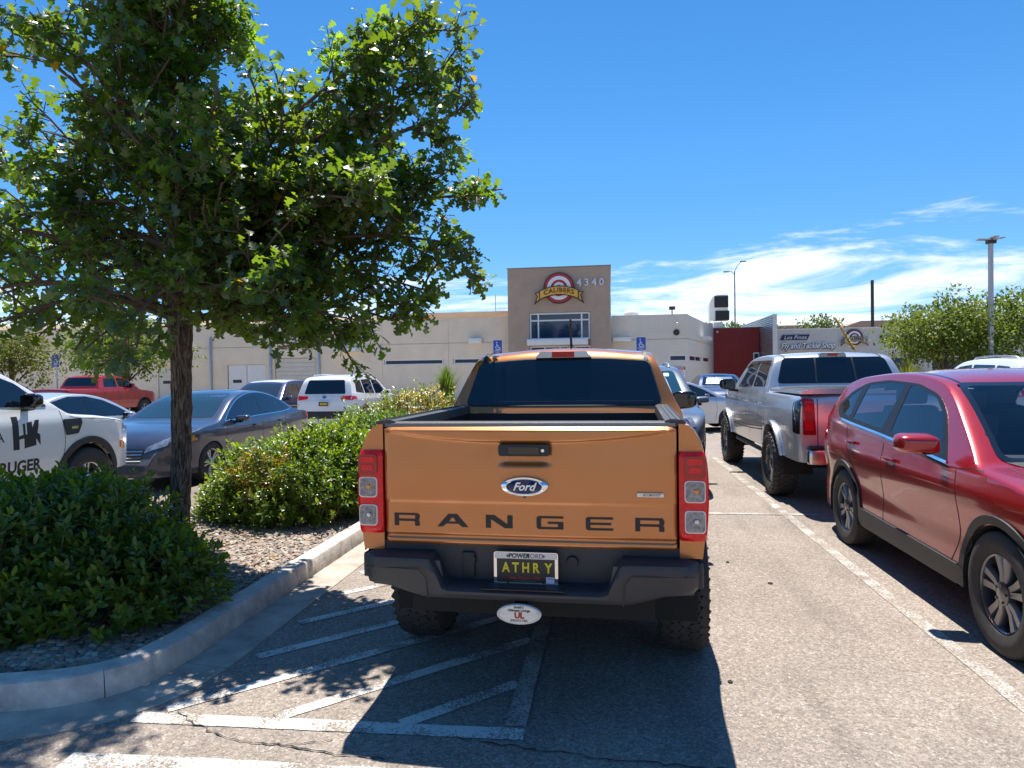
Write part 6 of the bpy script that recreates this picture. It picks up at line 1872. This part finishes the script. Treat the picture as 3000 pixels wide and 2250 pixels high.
def single_leaves(name, tpl, pos, dirs, nrm, size, tint, m, parent, idx):
    """the leaves that show largest, each an object of its own on shared meshes"""
    pal = [one_leaf(name, tpl, c, m) for c in ((.75, .8, .8), (1.0, 1.0, 1.0), (1.25, 1.2, .9), (1.7, 1.45, .8))]
    for i in idx:
        y = Vector(dirs[i]).normalized(); z = Vector(nrm[i]); z = (z - y * z.dot(y)).normalized(); x = y.cross(z); s = size[i]
        k = min(3, int(np.clip((tint[i].mean() - .6) / .28, 0, 3)))
        o = link(name, pal[k], None, parent)
        o.matrix_local = Matrix(((x.x * s, y.x * s, z.x * s, pos[i][0]), (x.y * s, y.y * s, z.y * s, pos[i][1]), (x.z * s, y.z * s, z.z * s, pos[i][2]), (0, 0, 0, 1)))

# ------------------------------------------------------------------ the oak on the island
rng = np.random.default_rng(11)
rnd = random.Random(11)
oak = thing('oak_tree', 'leafy oak tree with straight trunk in the planting island at the left', 'tree', (-3.54, 5.2, 0.10))
def bark_tube(name, pts, rad, n, parent, amp=.0):
    P = [Vector(p) for p in pts]
    mb = MB(); 
    for i, p in enumerate(P):
        for j in range(n):
            a = 2 * PI * j / n
            r = rad[i] * (1 + amp * (math.sin(a * 11 + math.sin(p.z * 9 + a * 3) * 1.4) * .6 + rnd.uniform(-.5, .5)))
            mb.v.append((p.x + r * math.cos(a), p.y + r * math.sin(a), p.z))
    for i in range(len(P) - 1):
        for j in range(n): mb.f.append((i * n + j, i * n + (j + 1) % n, (i + 1) * n + (j + 1) % n, (i + 1) * n + j))
    return mb.build(name, BARK, parent, smooth=60)
H_ = 7.3
tz = [k * .045 for k in range(int(H_ / .045))]
trunk_c = lambda z: Vector((.05 * math.sin(z * .9) + .012 * z, .04 * math.sin(z * .7 + 1), z))
bark_tube('trunk', [trunk_c(z) for z in tz], [(.074 + .032 * math.exp(-z / .15) + .014 * math.exp(-((z - 2.1) / .35) ** 2)) * (1 if z < 2.1 else max(.12, 1 - (z - 2.1) / 5.6)) for z in tz], 40, oak, .13)
leafP, leafD, leafN, leafS, leafT = [], [], [], [], []
limb_mb = MB()
def add_twig(p, d, L_, n, tnt, big=1.0):
    """short leafy shoot: alternate leaves then a rosette at the tip"""
    d = d.normalized()
    q = p + d * L_
    limb_mb.tube([p, p.lerp(q, .5) + Vector((0, 0, .01)), q], [.005, .004, .003], 3, cap=False)
    side = d.orthogonal().normalized()
    for k in range(n):
        t = .25 + .75 * (k / max(1, n - 1))
        a = k * 2.4 + rnd.uniform(-.4, .4)
        sd = (Matrix.Rotation(a, 3, d) @ side)
        out = (sd * rnd.uniform(.7, 1.2) + d * (rnd.uniform(.1, .5) + .6 * (t > .85)) + Vector((0, 0, rnd.uniform(-.45, .15))))
        nn = Vector((rnd.gauss(0, .55), rnd.gauss(0, .55), 1.0)) + sd * .3
        s = rnd.uniform(.074, .132) * big
        leafP.append(p.lerp(q, t)); leafD.append(out); leafN.append(nn); leafS.append(s); leafT.append(tnt)
def grow_limb(z0, tip, dens=1.0, r0=.030):
    a = trunk_c(z0); b = Vector(tip)
    mid = a.lerp(b, .5) + Vector((rnd.uniform(-.12, .12), rnd.uniform(-.12, .12), .16 + .10 * (b - a).length * (0.35 if b.z > a.z else -.2)))
    P = [Vector(p) for p in spline([a, a.lerp(mid, .5) + Vector((0, 0, .03)), mid, mid.lerp(b, .5) + Vector((rnd.uniform(-.06, .06), rnd.uniform(-.06, .06), .05)), b], .16)]
    n = len(P); Lt = (b - a).length
    limb_mb.tube(P, [max(.008, r0 * (1 - .82 * i / n)) for i in range(n)], 7, cap=False)
    for i in range(1, n):
        t = i / (n - 1)
        if t < .10: continue
        d0 = (P[min(i + 1, n - 1)] - P[i - 1]).normalized()
        m_ = 1 + (rnd.random() < dens * .95) + (rnd.random() < (dens - .5) * .6)
        for _k in range(m_):
            az = rnd.uniform(0, 2 * PI)
            sd = (Matrix.Rotation(az, 3, d0) @ d0.orthogonal().normalized())
            d1 = (d0 * rnd.uniform(.25, .9) + sd * rnd.uniform(.6, 1.1) + Vector((0, 0, rnd.uniform(.0, .35)))).normalized()
            L1 = rnd.uniform(.28, .72) * (1.15 - .55 * t)
            q0 = P[i]; q1 = q0 + d1 * L1 + Vector((0, 0, -.04 * L1))
            limb_mb.tube([q0, q0.lerp(q1, .5) + Vector((0, 0, .02)), q1], [.012 * (1.2 - .6 * t), .009, .006], 4, cap=False)
            tb = rnd.uniform(.72, 1.25)
            if rnd.random() < .10: tb *= 1.5
            tnt = (tb * rnd.uniform(.9, 1.15), tb, tb * rnd.uniform(.7, 1.1))
            for k in range(rnd.choice((4, 4, 5, 5, 6))):
                tt = rnd.uniform(.25, 1.0)
                d2 = (d1 * .7 + Vector((rnd.gauss(0, .6), rnd.gauss(0, .6), rnd.gauss(.1, .45))))
                add_twig(q0.lerp(q1, tt), d2, rnd.uniform(.09, .20), rnd.choice((5, 6, 7)), tnt)
    for k in range(3): add_twig(P[-1], (P[-1] - P[-2]) + Vector((rnd.gauss(0, .08), rnd.gauss(0, .08), .03)), .14, 7, (1.1, 1.1, .9))
# limbs shaped after the crown: (height of fork, tip in tree-local metres)
LIMBS = []
def ring_(n, a0, r, zt, z0, dn):
    for i in range(n):
        a = i * 2 * PI / n + a0; q = rnd.uniform(*r)
        x, y = q * math.cos(a), q * math.sin(a)
        y *= .55 if y > 0 else .72
        if y > -.3: dn_ = dn + .12
        else: dn_ = dn
                                         # the crown leans over the kerb, short at the back
        LIMBS.append((z0 + .07 * (i % 5), (x, y, rnd.uniform(*zt)), dn_))
ring_(9, .15, (1.5, 2.1), (1.95, 2.3), 2.05, .8)
ring_(9, .4, (1.7, 2.2), (2.5, 3.2), 2.35, .75)
ring_(8, .7, (1.0, 1.8), (3.4, 4.4), 2.9, .8)
ring_(8, .2, (.4, 1.1), (4.4, 6.1), 3.7, .9)
LIMBS = [l for l in LIMBS if not (l[1][1] < -1.15 and l[1][2] < 3.4)]     # thin the front skirt over the kerb
# clear the sky gap right of the leader, then the strong right-hand limb beyond it
LIMBS = [l for l in LIMBS if not (0.65 < l[1][0] < 2.1 and l[1][2] > 3.2 and abs(l[1][1]) < 1.7)]
LIMBS += [(2.3, (2.0, .5, 4.45), 1.25), (2.35, (2.32, .35, 3.7), 1.3), (2.25, (2.32, .6, 3.1), 1.35), (2.2, (2.2, .5, 2.7), 1.25), (2.15, (2.0, .4, 2.3), 1.1), (2.4, (1.65, .6, 4.3), 1.0),
          (2.15, (1.45, .1, 1.98), .85), (2.3, (1.7, -.1, 2.9), .95), (2.25, (1.2, -.5, 2.4), .9), (2.7, (1.3, .2, 3.1), 1.0), (2.4, (2.1, .6, 4.1), 1.0), (2.6, (.8, -.7, 3.3), .95), (3.1, (-.2, -.9, 3.9), .95),
          (2.8, (.3, .4, 3.6), 1.1), (3.3, (.2, .4, 4.6), 1.1), (2.4, (.9, .5, 2.6), 1.0), (2.5, (-.6, -.2, 3.0), 1.0), (2.6, (-.5, .4, 3.5), 1.1), (2.3, (.5, .4, 2.3), 1.0)]
for z0, tip, dn in LIMBS: grow_limb(z0, tip, dn)
tag(limb_mb.build('branches', TWIG, oak, fixn=False), kind='stuff')
print('oak leaves', len(leafP))
lp_ = np.array([tuple(v) for v in leafP]); ld_ = np.array([tuple(v) for v in leafD]); ln_ = np.array([tuple(v) for v in leafN]); ls_ = np.array(leafS); lt_ = np.array(leafT)
lt_ = lt_ * rng.uniform(.8, 1.25, (len(lt_), 1))
odd = rng.random(len(lt_)) < .0022
lt_[odd] = np.array([3.4, 1.2, .6])           # a few rust-coloured leaves
world = lp_ + np.array([-3.54, 5.2, .10])
fwd = world @ np.array(tuple(_fw)) - EYE * _fw.z
px = (world @ np.array(tuple(_r)) - EYE * _r.z) / fwd; py = (world @ np.array(tuple(_u)) - EYE * _u.z) / fwd
vis = (fwd > .5) & (abs(px) < .73) & (abs(py) < .55)
order = np.argsort(np.where(vis, fwd / ls_, 1e9))[:300]
single_leaves('leaf', OAK, lp_, ld_, ln_, ls_, lt_, OAKLEAF, oak, order)
rest = np.setdiff1d(np.arange(len(lp_)), order)
build_leaves('crown', OAK, lp_[rest], ld_[rest], ln_[rest], ls_[rest], lt_[rest], OAKLEAF, oak)

# ------------------------------------------------------------------ shrubs
def shrub(name, label, loc, lobes, ntw, size, tints, seed, group='leafy shrubs on the planting island', per=8, brown=None, singles=0, leafm=None):
    """dome of leafy shoots: lobes = (centre, radii) in local metres"""
    rg_ = np.random.default_rng(seed); rd = random.Random(seed)
    t = thing(name, label, 'shrub', loc, 0, group)
    w = np.array([r[0] * r[1] + r[0] * r[2] for c, r in lobes]); w = w / w.sum()
    P, D = [], []
    while len(P) < ntw:
        k = rg_.choice(len(lobes), p=w); c, r = lobes[k]
        d = rg_.normal(size=3); d /= np.linalg.norm(d)
        if d[2] < -.35: continue
        bump_ = 1 + .10 * math.sin(d[0] * 7 + seed) * math.sin(d[1] * 6 + 2) + .06 * math.sin(d[2] * 11 + d[0] * 9)
        rr = bump_ * (1 - .30 * rg_.random() ** 2.2 + (.22 * rg_.random() if rg_.random() < .16 else 0))
        p = np.array(c) + d * np.array(r) * rr
        if p[2] < .06: continue
        inn = any(np.sum(((p - np.array(c2)) / np.array(r2)) ** 2) < .50 for j, (c2, r2) in enumerate(lobes) if j != k)
        if inn: continue
        P.append(p); D.append(d * np.array([1, 1, .8]) + np.array([0, 0, .55]) + rg_.normal(size=3) * .25)
    P = np.array(P); D = np.array(D); D /= np.linalg.norm(D, axis=1, keepdims=True)
    pos, dr, nm, sz, tn = [], [], [], [], []
    st = MB()
    for p, d in zip(P, D):
        tb = rd.choice(tints); m_ = rd.uniform(.75, 1.25)
        isb = brown is not None and (brown(p) and rd.random() < .62)
        dv = Vector(d); sidev = dv.orthogonal().normalized()
        for k in range(per if not isb else max(3, per - 3)):
            a = k * 2.4 + rd.uniform(-.3, .3); u = k / per
            sd = Matrix.Rotation(a, 3, dv) @ sidev
            o_ = sd * (1.0 - .45 * u) + dv * (.25 + .9 * u)
            pos.append(p + np.array(d) * (size * (1.9 * u - 1.0))); dr.append(tuple(o_)); nm.append(tuple(dv * .9 + Vector((rd.gauss(0, .35), rd.gauss(0, .35), .5)) - sd * .2))
            sz.append(size * rd.uniform(.75, 1.25)); c_ = (3.2, 1.35, .9) if isb and rd.random() < .7 else tb
            q = m_ * rd.uniform(.85, 1.18); tn.append((c_[0] * q, c_[1] * q, c_[2] * q))
        if rd.random() < .30:
            b0 = Vector((p[0] * .35, p[1] * .35, .02)) if len(lobes) == 1 else Vector((p[0] * .75, p[1] * .75, .02))
            st.tube([b0, b0.lerp(Vector(p), .55) + Vector((0, 0, .05)), Vector(p)], [.008, .005, .003], 3, cap=False)
    tag(st.build('stems', TWIG, t, fixn=False), kind='stuff')
    pos, dr, nm, sz, tn = map(np.array, (pos, dr, nm, sz, tn))
    lm = leafm or SHRUBLEAF
    if singles:
        wp = pos + np.array(loc); dist = np.linalg.norm(wp - np.array([0, 0, EYE]), axis=1)
        face = (P.repeat(1, 0)[:0].shape[0] == 0)
        idx = np.argsort(dist / sz)[:singles]
        single_leaves('leaf', OVAL, pos, dr, nm, sz, tn, lm, t, idx)
        keep = np.setdiff1d(np.arange(len(pos)), idx)
        pos, dr, nm, sz, tn = pos[keep], dr[keep], nm[keep], sz[keep], tn[keep]
    build_leaves('foliage', OVAL, pos, dr, nm, sz, tn, lm, t)
    return t
G1 = [(1, 1, 1), (.85, .92, .9), (1.15, 1.1, .9), (.9, 1.0, 1.0), (1.0, 1.05, .9), (1.35, 1.25, .8), (1.9, 1.55, .8)]  # palest tints put dappled sun into the colour of some sprigs
G2 = [(1.25, 1.2, .8), (1.1, 1.15, .85), (.95, 1.0, .9), (1.55, 1.4, .8), (1.0, 1.1, 1)]
shrub('shrub', 'large shaded dark green shrub beside the kerb in the left foreground', (-4.05, 4.22, .12),
      [((-.15, .1, .28), (1.15, 1.0, .60)), ((.78, .0, .14), (.62, .66, .40)), ((-.3, -.62, .12), (.85, .42, .40)), ((-1.3, .1, .26), (.9, 1.0, .56)), ((.0, .5, .36), (.62, .55, .44))], 4300, .062, G1, 3, per=8, singles=300)
shrub('shrub', 'sunlit bright green rounded shrub right of the tree trunk', (-3.62, 7.4, .12),
      [((.08, 0, .28), (.85, .80, .60)), ((.38, .3, .38), (.55, .6, .60)), ((-.45, -.1, .10), (.50, .55, .38))], 3000, .056, G2, 7, per=8, brown=lambda p: (p[0] + .1) ** 2 + (p[2] - .58) ** 2 * 2 < .13 and p[1] < .3, singles=200)
shrub('shrub', 'bright green shrub behind the sunlit rounded one', (-3.35, 9.15, .12),
      [((.05, 0, .38), (.75, .75, .70)), ((.3, .2, .3), (.5, .6, .55))], 2000, .058, G2, 9, per=7)
shrub('shrub', 'olive and russet shrub farthest along the planting island', (-3.1, 11.0, .12),
      [((0, 0, .5), (.85, .85, .85)), ((.35, .3, .35), (.55, .6, .55))], 1900, .060, [(2.2, 1.3, .8), (1.6, 1.25, .8), (1.4, 1.3, .9)], 13, per=7, brown=lambda p: p[0] > -.3)
shrub('shrub', 'low yellowish shrub at the far end of the planting island', (-2.95, 12.5, .12),
      [((0, 0, .35), (.6, .6, .62))], 800, .06, [(1.9, 1.45, .8), (1.6, 1.3, .9)], 17, per=7)

# ------------------------------------------------------------------ background trees and plants
def small_tree(label, loc, h, rx, rz, n, size, seed, tint=(1, 1, 1), name='small_tree', group=None, trunk=.09, lobes=7, ry=None):
    rg_ = np.random.default_rng(seed); rd = random.Random(seed)
    t = thing(name, label, 'tree', loc, 0, group)
    ry = ry or rx
    tm = MB().tube([(0, 0, 0), (.05, 0, (h - rz) * .6), (0, .05, h - rz * .4)], [trunk * 1.3, trunk, trunk * .6], 8)
    cs = []
    for i in range(lobes):
        a = i * 2.4; q = .55 * math.sqrt((i + .5) / lobes)
        c = Vector((rx * q * math.cos(a) * 1.25, ry * q * math.sin(a) * 1.25, h - rz + rz * .75 * (rd.random() - .25) * (1.2 - q)))
        cs.append((c, (rx * rd.uniform(.38, .55), ry * rd.uniform(.38, .55), rz * rd.uniform(.38, .52))))
        tm.tube([(0, 0, (h - rz) * .55), tuple(c * .5 + Vector((0, 0, (h - rz) * .35))), tuple(c)], [trunk * .5, trunk * .35, .015], 5, cap=False)
    tm.build('trunk', BARK, t, smooth=50)
    pos, dr, nm, sz, tn = [], [], [], [], []
    for k in range(n):
        c, r = cs[rd.randrange(lobes)]
        d = rg_.normal(size=3); d /= np.linalg.norm(d)
        rr = rg_.random() ** .45 * (1.0 + .22 * (rg_.random() < .15))
        p = np.array(tuple(c)) + d * np.array(r) * rr
        for j in range(4):
            pos.append(p + rg_.normal(size=3) * size * .55); dr.append(d + rg_.normal(size=3) * .8 - np.array([0, 0, .25])); nm.append(np.array([0, 0, 1]) + rg_.normal(size=3) * .6)
            sz.append(size * rg_.uniform(.7, 1.3)); q = rg_.uniform(.7, 1.3); tn.append((tint[0] * q, tint[1] * q, tint[2] * q))
    build_leaves('crown', DIAM if size > .12 else OVAL, *map(np.array, (pos, dr, nm, sz, tn)), FARLEAF, t)
    return t
small_tree('broad green tree behind the lamp post at the right edge', (16.4, 33, 0), 5.9, 4.4, 2.7, 3600, .17, 21, (1.1, 1.2, .9), trunk=.12, lobes=11)
small_tree('lower green tree leaning out from the right edge behind the white suv', (13.9, 31.5, 0), 4.9, 2.5, 2.2, 1700, .16, 22, (1.2, 1.2, .9), lobes=8)
small_tree('small olive green tree at the far left edge before the shop wall', (-26.5, 27.5, 0), 4.3, 2.3, 1.8, 1300, .15, 23, (1.15, 1.0, .8), lobes=8)
small_tree('small bright green tree behind the red pickup', (-21.6, 28.5, 0), 5.0, 2.9, 2.2, 1900, .15, 24, (1.1, 1.15, .85), lobes=10)
for i, (x, y, h, rx, lb) in enumerate(((30, 105, 9.9, 3.2, 'distant dark green tree over the annex roof left of the target sign'), (23.5, 105, 9.0, 1.6, 'distant little tree beside the salmon house'), (56, 118, 10.2, 3.0, 'distant bushy tree right of the utility pole'), (15, 90, 8.2, 2.0, 'distant tree top beyond the ribbed metal fin'))):
    small_tree(lb, (x, y, 0), h, rx, 2.3, 260, .45, 30 + i, (.8, .95, .8), group='distant trees on the rise')
def grass(label, loc, n, h, spread, seed, tint, plume=0):
    rg_ = np.random.default_rng(seed)
    t = thing('ornamental_grass', label, 'grass clump', loc)
    a = rg_.uniform(0, 2 * PI, n); lean = rg_.uniform(.05, .75, n) * spread
    dr = np.stack([np.cos(a) * lean, np.sin(a) * lean, np.ones(n)], 1)
    pos = np.stack([np.cos(a) * .12 * rg_.random(n), np.sin(a) * .12 * rg_.random(n), np.zeros(n)], 1)
    nm = np.stack([-np.cos(a), -np.sin(a), np.full(n, .4)], 1) * -1
    tn = np.array(tint)[None] * rg_.uniform(.7, 1.3, (n, 1))
    build_leaves('blades', BLADE, pos, dr, nm, h * rg_.uniform(.6, 1.1, n), tn, FARLEAF, t)
    return t
grass('low green grass clump by the shop wall left of the orange cab', (-6.6, 27.5, 0), 900, 1.75, .8, 41, (1.2, 1.4, .9))
grass('feathery pale grass clump between the silver pickup and the green tree', (10.3, 29.0, 0), 1100, 1.75, .9, 42, (1.7, 1.5, 1.0))
grass('second feathery grass clump nearer the green tree', (11.9, 30.0, 0), 1100, 1.7, .9, 43, (1.9, 1.6, 1.1))
t = thing('pampas_plume', 'single golden plume leaning before the pale annex sign', 'grass plume', (13.45, 40.0, 0))
MB().tube([(0, 0, 0), (-.1, 0, 2.4), (-1.4, 0, 4.6)], .025, 5).build('stalk', mat('straw', (.45, .33, .14), .8), t)
rg_ = np.random.default_rng(77); n = 500
tt = rg_.random(n); pp = np.stack([-.30 - .98 * tt, rg_.normal(0, .03, n), 2.75 + 1.75 * tt], 1) + rg_.normal(0, .02, (n, 3))
build_leaves('plume', OVAL, pp, np.array([-.6, 0, .9]) + rg_.normal(0, .45, (n, 3)), rg_.normal(0, 1, (n, 3)), rg_.uniform(.10, .18, n) * (1.1 - .6 * tt), np.tile([4.0, 2.5, 6.0], (n, 1)) * rg_.uniform(.8, 1.2, (n, 1)), FARLEAF, t)

# two trees across the street behind the viewer: the tower window mirrors them
small_tree('dark tree across the street, mirrored left in the tower window', (-9.4, -30, 0), 9.6, 2.2, 3.2, 700, .3, 51, (.6, .75, .6), group='trees mirrored in the tower window')
small_tree('slimmer dark tree across the street, mirrored right in the tower window', (-6.5, -31, 0), 9.0, 1.5, 3.0, 500, .3, 52, (.6, .75, .6), group='trees mirrored in the tower window')

# dry leaves caught on the gravel and in the gutter
rnd = random.Random(91)
dry = [one_leaf('fallen_leaf', OVAL, c, SHRUBLEAF) for c in ((3.6, 1.6, 2.0), (2.8, 1.2, 1.5), (4.5, 2.2, 3.0))]
k = 0
while k < 60:
    x, y = rnd.uniform(-4.4, -2.72), rnd.uniform(4.9, 8.4)
    if not inside((x, y), ring): continue
    o = link('fallen_leaf', dry[k % 3], None, bed, (x, y, bedz(x, y) + .028), (rnd.uniform(-.4, .4), rnd.uniform(-.4, .4), rnd.uniform(0, 6)), (.05, .05, .05)); k += 1

# unseen low ridge, added behind the viewer to give reflections a dark band
rd_ = random.Random(8)
P = [(-900 + 1800 * i / 60, 14 + 16 * math.sin(i * .31) ** 2 + rd_.uniform(0, 7)) for i in range(61)]
mb = MB().add([(x, -420, -1) for x, z in P] + [(x, -470, z) for x, z in P] + [(x, -640, -1) for x, z in P], [(i, i + 1, 62 + i, 61 + i) for i in range(60)] + [(61 + i, 62 + i, 123 + i, 122 + i) for i in range(60)])
tag(mb.build('reflection_ridge', mat('added_ridge', (.16, .15, .12), .95), smooth=60), kind='structure')
